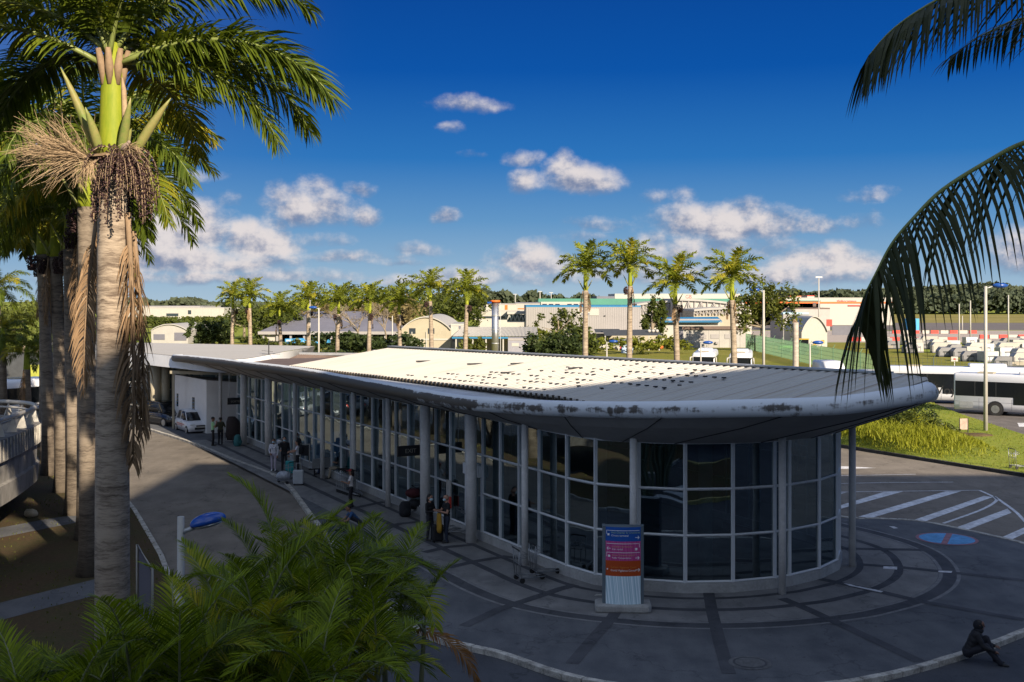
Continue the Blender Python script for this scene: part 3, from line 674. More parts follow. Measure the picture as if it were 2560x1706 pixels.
b = MB(); b.strip(lo_s, [Vector((p.x, max(p.y + 3.5, 84.5), p.z + .1)) for p in lo_s]); b.build('soffit', M_soff, h2)
wall_l = [Vector((p.x - .2, max(p.y + 1.6, 82.6), 0)) for p in lo_s[:-6]]
b = MB()
b.strip([p for p in wall_l], [p + Vector((0, 0, 4.25)) for p in wall_l]); b.build('window_pane', M_glass2, h2)
for i in range(0, len(wall_l), 2):
    p = wall_l[i]; b = MB(); b.bar(p + Vector((0, -.06, 0)), p + Vector((0, -.06, 4.25)), .12, .12); b.build('mullion', M_white, h2)
for z in (.9, 2.3, 3.6):
    b = MB()
    for p, q in zip(wall_l, wall_l[1:]): b.bar(p + Vector((0, -.03, z)), q + Vector((0, -.03, z)), .08, .08)
    b.build('transom', M_white, h2)
for px, r in ((390, .42), (414, .3), (457, .2), (250, .3), (120, .3)):
    p = at(px, 1035); p = Vector(((px-1280)/FPX*81.7, 81.7, 0))
    b = MB(); b.tube([p, p + Vector((0, 0, 4.3))], r, 14); b.build('column', M_cream, h2)
b = MB(); b.box(-48, 99, 0, -18, 100, 4.2); b.build('back_wall', M_dark, h2)
b = MB()
for x0 in (-47, -42.5, -38): b.box(x0, 98.2, 1.2, x0 + 1.5, 98.4, 3.2)
b.build('counter_panel', mat('yellow_green_panel', (.30, .32, .05), .6), h2)
b = MB(); b.tube([at(674, 955, 4.9) + Vector((0, 0, -.2)), at(674, 955, 4.9) + Vector((0, 0, 1.55))], .035, 6)
lk = thing('link_roof', 'brown corrugated link roof between the two halls', 'roof', (-15.5, 84, 0))
q = [far(690, 912, 4.25), far(835, 908, 4.25), far(905, 888, 4.9), far(750, 886, 4.9)]
b = MB(); A, B_ = [], []
for i in range(61):
    t = i/60; dz = Vector((0, 0, .06 * (i % 2))); A.append(q[0].lerp(q[1], t) + dz); B_.append(q[3].lerp(q[2], t) + dz)
b.strip(A, B_); b.build('roof_sheet', M_brown, lk)
b = MB(); b.bar(q[3] + Vector((0, 0, .05)), q[2] + Vector((0, 0, .05)), .3, .18); b.build('ridge_cap', M_galv, lk)
b = MB()
for t in (.1, .5, .9): p = q[0].lerp(q[1], t); b.bar(Vector((p.x, p.y, 0)), p, .12)
b.build('post', M_col, lk)
b = MB(); p = far(672, 905, 4.5); t_ = thing('antenna', 'thin rooftop antenna mast with crossbars behind the stained roof edge', 'antenna', p - Vector((0, 0, 1)))
b.bar(p - Vector((0, 0, 1.0)), p + Vector((0, 0, 1.5)), .06); b.build('mast', M_black, t_)
b = MB(); b.bar(p + Vector((0, 0, 1.42)), p + Vector((1.1, 0, 1.42)), .04); b.bar(p + Vector((-.5, 0, .55)), p + Vector((.8, 0, .55)), .03); b.bar(p + Vector((-.5, 0, .8)), p + Vector((.3, 0, .72)), .02); b.build('crossbar', M_black, t_)

cb = thing('white_cabin', 'small white flat-roofed cabin with barred windows beside the parked white car', 'cabin', (-21, 76, 0))
a = Vector((-24.2, 80.2)); c = Vector((-20.35, 74.6)); e = Vector((-15.6, 76.4)); f_ = a + (e - c)
def wallq(b, p, q, z0, z1a, z1b, m=0): b.add([(*p, z0), (*q, z0), (*q, z1b), (*p, z1a)], [(0, 1, 2, 3)], m)
b = MB(); wallq(b, a, c, 0, 3.55, 3.55); wallq(b, c, e, 0, 3.55, 3.05); wallq(b, e, f_, 0, 3.05, 3.05); wallq(b, f_, a, 0, 3.05, 3.55); b.build('wall', M_whiteb, cb)
b = MB(); b.add([(*a, 3.56), (*c, 3.56), (*e, 3.06), (*f_, 3.06)], [(0, 1, 2, 3)]); b.build('roof', M_greywall, cb)
for p, q, t, w_, h_, zc in ((a, c, .62, .42, .95, 1.75), (a, c, .12, .3, .9, 1.8), (c, e, .66, .75, .85, 1.75)):
    d = (q - p).normalized(); n = Vector((d.y, -d.x)); m_ = p.lerp(q, t)
    b = MB(); b.obox((*(m_ + n*.01), zc), (*(d*w_/2), 0), (*(n*.02), 0), (0, 0, h_/2)); wn = b.build('window', M_window, cb)
    b = MB()
    for i in range(4): b.bar((*(m_ + n*.05 - d*w_/2), zc - h_/2 + h_*(i+.5)/4), (*(m_ + n*.05 + d*w_/2), zc - h_/2 + h_*(i+.5)/4), .03)
    b.build('window_bar', M_blueroof, wn, world=False)
    for v in wn.children: v.data.transform(Matrix.Translation(-cb.location))
aw = thing('awning_frame', 'flat cream awning frame over the white cabin', 'awning', (-20, 74, 0))
b = MB()
for i in range(7): b.bar((-23.5 + i*1.05, 77.5 - i*.42, 3.95), (-22.6 + i*1.05, 79.5 - i*.42, 4.05), .07, .12)
b.bar((-23.6, 77.4, 3.9), (-16.9, 74.7, 3.9), .14, .2); b.bar((-22.7, 79.6, 3.95), (-16, 76.9, 3.95), .14, .2); b.build('beam', M_cream, aw)
b = MB(); b.bar((-16.9, 74.7, 0), (-16.9, 74.7, 3.95), .14); b.bar((-23.4, 77.4, 0), (-23.4, 77.4, 3.95), .14); b.build('post', M_cream, aw)

# ------------------------------------------------------------------ concrete ramp on the left
rp = [Vector(p) for p in ((-16.6, 28, 4.15), (-17.6, 34, 4.05), (-18.6, 40, 3.9), (-19.7, 45, 3.75), (-20.9, 49, 3.62), (-22.6, 51.6, 3.55), (-25.5, 53, 3.5), (-32, 55, 3.45), (-44, 58, 3.4))]
rs = smooth_path(rp, 5)
ra = thing('concrete_ramp', 'curved grey concrete ramp with ribbed parapet and white bracketed handrail at the left edge', 'ramp', (-24, 46, 0))
def outw(i):
    t = (rs[min(i+1, len(rs)-1)] - rs[max(i-1, 0)]); t.z = 0; t.normalize(); return Vector((t.y, -t.x, 0))
b = MB(); off = lambda d, z: [rs[i] + outw(i) * d + Vector((0, 0, z)) for i in range(len(rs))]
pr = [off(0, 0), off(.25, -.05), off(.3, -.85), off(.12, -.95), off(.1, -1.7), off(.22, -1.75), off(.15, -2.5), off(-.4, -2.6)]
for p, q in zip(pr, pr[1:]): b.strip(q, p)
b.strip(pr[0], off(-.35, 0)); b.strip(off(-.35, 0), off(-.35, -.7)); b.build('parapet', mat('ramp_concrete', (.20, .19, .175), .85, var=.4, scale=1.1, stretch=(1, 1, .35), bump=.2), ra)
b = MB(); b.strip(off(-.35, -.7), off(-8, -.7)); b.strip(off(-8, -1.6), off(-.4, -2.6)); b.build('deck', M_road2, ra)
for i in range(0, len(rs), 1):
    for fz in (0, .5):
        if i + 1 >= len(rs): continue
        p = rs[i].lerp(rs[i+1], fz); o_ = outw(i); b = MB(); b.obox(p + o_*.29 + Vector((0, 0, -.45)), (0, 0, .38), o_*.02, Vector((-o_.y, o_.x, 0))*.035); b.build('parapet_rib', M_kerb, ra)
b = MB(); rl = [rs[i] + outw(i)*.05 + Vector((0, 0, .62)) for i in range(len(rs))]; b.tube(rl, .09, 8); rl2 = [p + Vector((0, 0, -.22)) - outw(i)*.25 for i, p in enumerate(rl)]; b.tube(rl2, .05, 8); b.build('handrail', M_white, ra)
for i in range(1, len(rs), 2):
    o_ = outw(i); p = rs[i]; tt = Vector((-o_.y, o_.x, 0))
    b = MB(); b.add([p + o_*.2 + tt*k for k in (-.03, .03)] + [p - o_*.2 + tt*k for k in (-.03, .03)] + [p + o_*.05 + Vector((0, 0, .6)) + tt*k for k in (-.03, .03)], [(0, 1, 5, 4), (2, 3, 1, 0), (4, 5, 3, 2), (0, 4, 2), (1, 3, 5)])
    b.build('rail_bracket', M_white, ra)
for y in (32, 44, 53):
    i = min(range(len(rs)), key=lambda k: abs(rs[k].y - y)); p = rs[i] - outw(i) * 3
    b = MB(); b.tube([Vector((p.x, p.y, -.1)), Vector((p.x, p.y, rs[i].z - 2.2))], .5, 14); b.build('pier', M_kerb, ra)

# ------------------------------------------------------------------ vegetation
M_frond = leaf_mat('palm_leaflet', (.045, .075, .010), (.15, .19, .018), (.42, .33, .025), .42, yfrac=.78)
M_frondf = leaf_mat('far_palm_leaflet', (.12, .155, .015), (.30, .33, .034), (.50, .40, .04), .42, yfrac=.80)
M_frondd = leaf_mat('coconut_leaflet', (.020, .028, .010), (.050, .055, .018), (.09, .06, .02), .25)
M_areca = leaf_mat('areca_leaflet', (.022, .05, .004), (.30, .38, .014), (.46, .34, .03), .42, yfrac=.82)
M_deadl = leaf_mat('dead_leaflet', (.16, .10, .055), (.33, .22, .13), None, .2, .8)
M_arecadead = leaf_mat('areca_dead', (.17, .07, .02), (.28, .13, .03), None, .3, .7)
M_rachis = mat('palm_rachis', (.16, .19, .05), .5, var=.2)
M_rachisd = mat('dry_rachis', (.22, .15, .09), .8, var=.25)
M_shaft = mat('crownshaft', (.15, .20, .012), .6, var=.22, scale=1.6, stretch=(1.6, 1.6, .4), var2=(.25, .27, .022), spec=.2)
M_bract = mat('palm_bract', (.14, .19, .04), .5, var=.3, var2=(.26, .22, .08), scale=2)
M_fruit = mat('palm_fruit', (.045, .022, .022), .5, var=.4, scale=9)
M_straw = mat('dry_straw', (.30, .215, .13), .85, var=.3, scale=4)
M_cane = mat('areca_cane', (.16, .17, .09), .6, var=.35, scale=3)
def trunk_mat(nm='royal_palm_bark', k=1.):
    m = bpy.data.materials.new(nm); m.use_nodes = True; nt = m.node_tree; g = G(nt); b = nt.nodes['Principled BSDF']; b.inputs['Roughness'].default_value = .85
    co = nt.nodes.new('ShaderNodeTexCoord').outputs['Object']; x, y, z = g.xyz(co)
    wob = g.m('MULTIPLY', g.noise(g.vm('MULTIPLY', co, (2.2, 2.2, 1.2)), 1.4, 4), .30)
    rings = g.noise(g.comb(g.m('MULTIPLY', x, .8), g.m('MULTIPLY', y, .8), g.m('MULTIPLY', g.m('ADD', z, wob), 8.)), 1., 5, .7, .3)
    fine = g.noise(g.vm('MULTIPLY', co, (3, 3, 26)), 1.4, 4, .7); pat = g.noise(co, .8, 4, .6)
    f = g.m('ADD', g.m('MULTIPLY', rings, .55), g.m('ADD', g.m('MULTIPLY', fine, .45), g.m('MULTIPLY', pat, .35)))
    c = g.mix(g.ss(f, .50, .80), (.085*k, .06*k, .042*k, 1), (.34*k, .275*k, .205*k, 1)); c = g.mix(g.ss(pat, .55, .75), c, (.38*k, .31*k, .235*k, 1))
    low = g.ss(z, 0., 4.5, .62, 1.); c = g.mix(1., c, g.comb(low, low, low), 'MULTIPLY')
    nt.links.new(c, b.inputs['Base Color']); bn = nt.nodes.new('ShaderNodeBump'); bn.inputs['Strength'].default_value = .6; bn.inputs['Distance'].default_value = .03
    nt.links.new(f, bn.inputs['Height']); nt.links.new(bn.outputs[0], b.inputs['Normal']); return m
M_trunk = trunk_mat(); M_trunk_shade = trunk_mat('shaded_palm_bark', .55)  # second bark is darkened to paint shade onto the left palms' trunks
UP = Vector((0, 0, 1))
def frond_mb(path, n, leaf, width, seed, plum=.5, vee=0., droop=.35, fw=(.35, 1.3), segs=3, rad=.035, t0=.12, prof=None, gap=0., twist=.3):
    r = random.Random(seed); b = MB(); path = [Vector(p) for p in path]; k = len(path)
    def P(t): x = t*(k-1); i = min(int(x), k-2); return path[i].lerp(path[i+1], x-i), (path[i+1]-path[i]).normalized()
    b.tube(path, [rad * (1 - .85 * i/(k-1)) for i in range(k)], 5, 1)
    prof = prof or (lambda t: (.45 + 1.1*t if t < .5 else 1.0) * (1 - .62 * max(0, (t-.55)/.45)**1.3))
    for i in range(n):
        t = t0 + (1-t0) * (i + r.uniform(-.3, .3)) / (n - 1); t = min(max(t, t0), .999); p, T = P(t)
        S = T.cross(UP); S = S.normalized() if S.length > .05 else Vector((0, 1, 0)); N = S.cross(T)
        for sd_ in (-1, 1):
            if gap and r.random() < gap: continue
            e = vee + r.uniform(-plum, plum); f = fw[0] + (fw[1]-fw[0]) * t**1.5
            d = (S*sd_*math.cos(e) + N*math.sin(e) + T*f).normalized(); l = leaf * min(1, prof(t)) * r.uniform(.82, 1.1); w = width * r.uniform(.8, 1.15)
            wd = (T - d*T.dot(d)); wd = wd.normalized() if wd.length > .1 else N
            wd = (wd + d.cross(wd) * r.uniform(-twist, twist)).normalized(); q = p.copy(); vs = []; 
            for s_ in range(segs):
                ww = w * (.55, 1., .75, .5)[min(s_, 3)] / 2; vs += [q - wd*ww, q + wd*ww]
                q = q + d * (l/segs); d = (d + Vector((0, 0, -droop * r.uniform(.7, 1.3)))).normalized()
            vs.append(q); fs = [(2*j, 2*j+1, 2*j+3, 2*j+2) for j in range(segs-1)] + [(2*segs-2, 2*segs-1, 2*segs)]
            b.add(vs, fs, 0)
    return b
def arc(L, a0, curl, k=12, sway=0., pw=1.3):
    p = Vector((0, 0, 0)); out = [p.copy()]
    for i in range(k):
        t = (i + .5)/k; a = a0 - curl * t**pw; p = p + Vector((math.cos(a), sway*t, math.sin(a))) * L/k; out.append(p.copy())
    return out
def mesh_of(b, name, mats):
    o = b.build(name, mats); me = o.data; bpy.data.objects.remove(o); return me
def put(me, name, parent, loc, rz, ry=0., s=1., mats=None):
    o = bpy.data.objects.new(name, me); C.objects.link(o); o.parent = parent; o.location = loc; o.rotation_euler = (0, ry, rz); o.scale = (s, s, s); return o
FR_BIG = [mesh_of(frond_mb(arc(4.3, R(a), R(cu), 14, sw), 150, 1.15, .050, 11+i, plum=.75, droop=.36, rad=.06), 'frond', [M_frond, M_rachis]) for i, (a, cu, sw) in enumerate(((58, 95, .1), (42, 92, -.1), (24, 85, .12), (5, 78, -.05), (72, 70, .05)))]
FR_MED = [mesh_of(frond_mb(arc(4.4, R(a), R(cu), 11, sw), 92, 1.0, .065, 31+i, plum=.75, droop=.36, rad=.05), 'frond', [M_frond, M_rachis]) for i, (a, cu, sw) in enumerate(((62, 92, .1), (44, 95, -.1), (24, 88, .1), (2, 75, -.05)))]
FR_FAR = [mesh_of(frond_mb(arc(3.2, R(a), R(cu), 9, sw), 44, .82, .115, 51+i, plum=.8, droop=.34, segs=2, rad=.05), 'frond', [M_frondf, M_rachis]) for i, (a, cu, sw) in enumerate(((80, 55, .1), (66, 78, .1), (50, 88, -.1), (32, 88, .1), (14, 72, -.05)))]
FR_DEAD = [mesh_of(frond_mb(arc(3.6, R(-84), R(8), 10, sw), 95, .78, .032, 71+i, plum=.75, droop=.8, fw=(1.2, 1.6), rad=.05, twist=.9), 'dead_frond', [M_deadl, M_rachisd]) for i, sw in enumerate((.05, -.08))]
FR_DEADF = [mesh_of(frond_mb(arc(2.0, R(-80), R(10), 6, .1), 20, .5, .08, 81, plum=.5, droop=.8, fw=(1., 1.4), segs=2, rad=.04), 'dead_frond', [M_deadl, M_rachisd])]
def trunk_mesh(h, r0, r1, lean=0., n=18, bulge=.06):
    b = MB(); k = 14; pts, rr = [], []
    for i in range(k+1):
        t = i/k; pts.append(Vector((lean*t*t, 0, h*t - .15*(i == 0)))); rr.append((r0*(1-t) + r1*t) * (1 + .45*math.exp(-t*h/.45) + bulge*math.sin(math.pi*min(1, t*1.25))))
    b.tube(pts, rr, n); return b
def berries(n, R_, drop, seed, m=0, size=.022):
    r = random.Random(seed); b = MB()
    for i in range(n):
        a = r.uniform(0, 2*math.pi); t = r.random()**.8; rad = R_ * math.sqrt(r.random()) * (1 - .5*abs(t-.4)); p = Vector((rad*math.cos(a), rad*math.sin(a), -drop*t)); s = size * r.uniform(.8, 1.3)
        b.add([p+Vector(v)*s for v in ((1,0,0),(-1,0,0),(0,1,0),(0,-1,0),(0,0,1),(0,0,-1))], [(0,2,4),(2,1,4),(1,3,4),(3,0,4),(2,0,5),(1,2,5),(3,1,5),(0,3,5)], m, True)
    return b
def broom(n, L, spread, dirv, seed, w=.012, dr=.12):
    r = random.Random(seed); b = MB(); D = Vector(dirv).normalized()
    for i in range(n):
        d = (D + Vector((r.gauss(0, spread), r.gauss(0, spread), r.gauss(0, spread)))).normalized(); p = D * r.uniform(0, L*.45); l = L * r.uniform(.5, .85); vs = []
        wd = d.cross(Vector((r.uniform(-1, 1), r.uniform(-1, 1), .3))).normalized() * w/2
        for s_ in range(5):
            vs += [p - wd*(1-s_*.15), p + wd*(1-s_*.15)]; p = p + d*l/4; d = (d + Vector((r.gauss(0, .22), r.gauss(0, .22), r.gauss(0, .22) - dr))).normalized()
        b.add(vs, [(2*j, 2*j+1, 2*j+3, 2*j+2) for j in range(4)])
    b.tube([(0, 0, 0), tuple(D*L*.4)], [.035, .02], 6); return b
def bract(L, dirv, r_=.07):
    b = MB(); D = Vector(dirv).normalized(); pts = []; d = D.copy(); p = Vector((0, 0, 0))
    for i in range(8): pts.append(p.copy()); p = p + d*L/7; d = (d + Vector((D.x*.05, D.y*.05, 0))).normalized()
    b.tube(pts, [r_*.75, r_, r_*1.05, r_, r_*.9, r_*.7, r_*.42, .008], 8); return b
NPALM = [0]
def palm(label, loc, h, shaft, r0, r1, fr, nf, seed, group, fscale=1., lean=0., dead=1, fruit=None, far=False, bracts=0, rot0=None, skipfront=False):
    r = random.Random(seed); t = thing('royal_palm', label, 'palm tree', loc, rot0 if rot0 is not None else 0, group)
    trunk_mesh(h, r0, r1, lean, 10 if far else 22).build('trunk', M_trunk if skipfront or far else M_trunk_shade, t, world=False)
    b = MB(); b.tube([(lean, 0, h - .05), (lean, 0, h + .2), (lean, 0, h + shaft*.45), (lean, 0, h + shaft*.8), (lean, 0, h + shaft), (lean, 0, h + shaft + .45)], [r1*.98, r1*.96, r1*.88, r1*.80, r1*.72, r1*.42], 10 if far else 18); b.build('crownshaft', M_shaft, t, world=False)
    top = Vector((lean, 0, h + shaft)); 
    for i in range(nf):
        if skipfront and i/nf > .12 and -2.75 < math.remainder(i*2.39996, 2*math.pi) < -.40: continue
        q = (i + .5)/nf; j = min(int(q * len(fr)), len(fr)-1); o = put(fr[j], 'frond', t, top + Vector((0, 0, .25 - .3*q)), i*2.39996 + r.uniform(-.25, .25), r.uniform(-.1, .1), fscale*r.uniform(.88, 1.08))
    for i in range(dead):
        put((FR_DEADF if far else FR_DEAD)[i % (1 if far else 2)], 'dead_frond', t, Vector((lean, 0, h - .05)) + Vector((math.cos(seed + i*2.6), math.sin(seed + i*2.6), 0))*r1*1.15, seed + i*2.6, 0, r.uniform(.8, 1.1))
    if fruit:
        for i in range(fruit):
            a = seed*1.7 + i*2.1; b = berries(160 if far else 420, .28, .75, seed+i, 0, .05 if far else .035); 
            for v in b.v: v += Vector((lean + math.cos(a)*(r1+.28), math.sin(a)*(r1+.28), h - .05))
            b.build('fruit_cluster', M_fruit, t, world=False)
    for i in range(bracts):
        a = seed + i*2.2; b = bract(1.2, (math.cos(a)*.5, math.sin(a)*.5, 1), .06)
        for v in b.v: v += Vector((lean + math.cos(a)*r1, math.sin(a)*r1, h + .1))
        b.build('bract', M_bract, t, world=False)
    return t
# the great palm in front
MX, MY = -7.85, 22.0
mp = palm('tall foreground royal palm with lime green crownshaft, dark fruit cluster and hanging brown fronds', (MX, MY, 0), 11.75, 1.75, .33, .275, FR_BIG, 17, 5, 'royal palms lining the road on the left', dead=0, skipfront=True)
for (dx, dy, dz), rz, ry, s in (((.34, -.1, -1.15), -.35, .04, 1.36), ((.40, .05, -1.5), .2, .0, 1.1), ((-.5, .5, -1.3), 2.6, -.12, .95)):
    put(FR_DEAD[0 if rz < 2 else 1], 'dead_frond', mp, (dx, dy, 11.75 + dz), rz, ry, s)
for a, L, d in ((0, 1.75, (-.28, -.3, 1)), (1, .95, (-.12, -.5, 1)), (2, 1.15, (.28, -.35, 1)), (3, 1.35, (.65, -.2, 1)), (4, .8, (.1, .6, 1))):
    b = bract(L, d, .09); o_ = Vector((d[0]*.55, d[1]*.55, 11.75)) + Vector(((-.05, -.05, .1, .12, 0)[a], -.05, -.02))
    for v in b.v: v += o_
    b.build('bract', M_bract, mp, world=False)
b = MB(); r = random.Random(4)
for i in range(150):
    a = r.uniform(0, 6.28); h_ = r.uniform(.1, 1.5); d = Vector((math.cos(a)*h_, math.sin(a)*h_, .5)); q = Vector((.30, -.34, 11.55)); L = r.uniform(.6, 1.5); n_ = int(L*30); pts_ = []
    for k_ in range(n_):
        d = (d + Vector((0, 0, -.13))).normalized(); q = q + d*L/n_; pts_.append(q.copy())
        if k_ > 3:
            c_ = q + Vector((r.gauss(0, .022), r.gauss(0, .022), r.gauss(0, .02))); s = .021*r.uniform(.75, 1.3)
            b.add([c_+Vector(v)*s for v in ((1,0,0),(-1,0,0),(0,1,0),(0,-1,0),(0,0,1),(0,0,-1))], [(0,2,4),(2,1,4),(1,3,4),(3,0,4),(2,0,5),(1,2,5),(3,1,5),(0,3,5)], 0, True)
    b.tube(pts_[::4] + [pts_[-1]], .007, 3, 1)
b.build('fruit_cluster', [M_fruit, M_straw], mp, world=False)
for n_, L, sp, d, o_, dr in ((430, 1.5, .42, (-1, -.35, .30), (-.25, -.15, 11.6), .06), (150, .75, .35, (-.25, -.8, -.5), (-.2, -.3, 11.6), .5), (60, .7, .3, (.6, -.3, .1), (.2, -.2, 11.8), .5)):
    b = broom(n_, L, sp, d, 9 + n_, .013, dr)
    for v in b.v: v += Vector(o_)
    b.build('dry_flower_stalk', M_straw, mp, world=False)
b = MB()
for i in range(10):
    a = i*.63; b.obox((math.cos(a)*.36, math.sin(a)*.36, 11.72), (-math.sin(a)*.12, math.cos(a)*.12, 0), (math.cos(a)*.1, math.sin(a)*.1, -.03), (0, 0, .02))
b.build('sheath_scar', M_rachisd, mp, world=False)
put(FR_BIG[3], 'frond', mp, (.15, -.1, 13.5), -.12, -.32, 1.12); put(FR_BIG[2], 'frond', mp, (-.15, -.1, 13.5), 3.5, -.1, 1.1); put(FR_BIG[1], 'frond', mp, (0, -.1, 13.6), -2.5, -.5, 1.); put(FR_BIG[1], 'frond', mp, (0, -.2, 13.6), -.75, -.5, .95); put(FR_BIG[2], 'frond', mp, (0, 0, 13.5), .5, -.2, 1.1); put(FR_BIG[3], 'frond', mp, (0, 0, 13.5), 2.6, -.25, 1.1)
b = MB(); b.tube([(.30, -.08, 11.75), (.285, -.10, 12.4), (.26, -.10, 13.0), (.22, -.08, 13.25)], [.05, .06, .05, .015], 8); b.build('dry_sheath', M_straw, mp, world=False)
for i, a in enumerate((-2.3, -1.5, -.7, .2, 2.9)):
    b = MB(); b.tube([(math.cos(a)*.19, math.sin(a)*.19, 13.1), (math.cos(a)*.21, math.sin(a)*.21, 13.45), (math.cos(a)*.3, math.sin(a)*.3, 13.8)], [.05, .085, .05], 8); b.build('leaf_base', M_rachisd, mp, world=False)
dv = thing('dove', 'small brown dove perched at the base of the tall palm crownshaft', 'bird', (MX + .36, MY - .35, 11.78), R(-30))
b = MB(); b.ell((0, 0, .075), (.13, .06, .065), 12, 8, 0, Matrix.Rotation(R(-25), 3, 'Y')); b.ell((.12, 0, .155), (.042, .036, .04), 10, 7); b.tube([(.07, 0, .10), (.11, 0, .15)], [.045, .034], 8); b.tube([(.155, 0, .155), (.185, 0, .148)], [.01, .003], 5); b.tube([(-.10, 0, .05), (-.25, 0, -.005)], [.03, .018], 6)
b.tube([(.02, .02, .03), (.02, .02, -.03)], .006, 4); b.tube([(.02, -.02, .03), (.02, -.02, -.03)], .006, 4); b.build('body', mat('dove_feather', (.24, .18, .14), .8, var=.15, scale=8), dv, world=False)
ROW = [((-13.7, 36.2, 0), 11.9, .24, 'slim royal palm directly behind the tall foreground palm, its crown showing to the right'), ((-15.9, 41.7, 0), 11.6, .25, 'third royal palm of the left row, brown dead frond hanging from it'),
       ((-18.2, 46.5, 0), 11.0, .27, 'fourth royal palm of the left row, dark trunk beside the light-streaked grass'), ((-20.9, 52, 0), 10.9, .27, 'fifth royal palm of the left row, standing beside the end of the concrete ramp'),
       ((-23.6, 57, 0), 11.2, .26, 'sixth royal palm of the left row, its trunk rising behind the ramp handrail'), ((-26.0, 62.5, 0), 11.0, .25, 'royal palm in the left row beyond the ramp end, thin grey trunk'), ((-28.4, 68, 0), 10.8, .25, 'farthest royal palm of the left row before the car park')]
for i, (loc, h, r_, lab) in enumerate(ROW):
    palm(lab, loc, h, 1.8, r_*1.15, r_, FR_MED, 21, 20 + i*3, 'royal palms lining the road on the left', 1.2 if i < 2 else 1.12, lean=(-.1, .05, -.15, -.3, -.35, 0, 0)[i], dead=(1, 2, 1, 2, 1, 1, 1)[i], fruit=(1, 2, 2, 3, 2, 1, 1)[i], bracts=2)
for i, (loc, h, lab) in enumerate((((-33.2, 73, 0), 5.6, 'short young royal palm behind the ramp at the left edge'), ((-31.4, 72.5, 0), 4.4, 'lowest young royal palm in front of the green and yellow hall panels'), ((-39.5, 86, 0), 8.6, 'medium royal palm at the far left edge, crown against the sky'))):
    palm(lab, loc, h, 1.1, .3, .22, FR_MED, 12, 60 + i*7, 'young palms by the car park', .62 if i < 2 else .7, dead=1)
# palms beyond the hall
MID = [(580, 706, 165, 'leftmost royal palm beyond the white hall roof'), (626, 702, 160, 'royal palm with yellow lower fronds, right of the leftmost one'), (702, 735, 168, 'short royal palm at the left corner of the grey hangar'), (771, 708, 160, 'royal palm with golden fronds in front of the grey hangar roof'),
       (843, 715, 155, 'royal palm beside the bare grey tree'), (922, 711, 150, 'royal palm between the bare tree and the round-roofed cream hall'), (1000, 713, 148, 'dark royal palm at the left wall of the cream hall'), (1079, 676, 142, 'tall dark royal palm in front of the cream arched hall'), (1163, 683, 138, 'royal palm with bright lime crownshaft left of the steel chimney'),
       (1463, 624, 112, 'leftmost of the four tall royal palms on the lawn, shaggy dead fronds on its trunk'), (1573, 611, 110, 'tallest royal palm on the lawn in front of the blue cabin'), (1693, 655, 108, 'royal palm on the lawn before the blue-roofed building'), (1836, 640, 104, 'rightmost tall royal palm on the lawn beside the parked coaches')]
for i, (px, py, Y, lab) in enumerate(MID):
    p = atY(px, py, Y); top = p.z; h = top - 1.55 - 2.2 - (.2 if i > 8 else 0); big = i > 8
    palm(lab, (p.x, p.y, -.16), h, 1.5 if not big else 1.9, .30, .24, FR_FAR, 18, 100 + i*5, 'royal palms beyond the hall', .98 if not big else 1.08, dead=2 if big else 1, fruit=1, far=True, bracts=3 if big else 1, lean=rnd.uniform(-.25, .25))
st = thing('palm_stump', 'bare topless palm trunk standing beyond the roof edge', 'tree trunk', (*atY(1989, 900, 102).to_2d(), -.16))
b = trunk_mesh(6.9 + .1, .28, .27, .0, 12, .0); b.build('trunk', mat('pale_bark', (.36, .31, .27), .9, var=.25, scale=1.5, stretch=(1, 1, 4)), st, world=False)
b = MB(); b.add([(-.27, 0, 6.95), (-.1, .2, 7.0), (.2, .1, 7.0), (.1, -.2, 6.98), (-.2, -.05, 7.3), (.05, .1, 7.25)], [(0, 3, 4), (3, 5, 4), (3, 2, 5), (2, 1, 5), (1, 0, 4), (1, 4, 5)]); b.build('broken_top', M_rachisd, st, world=False)

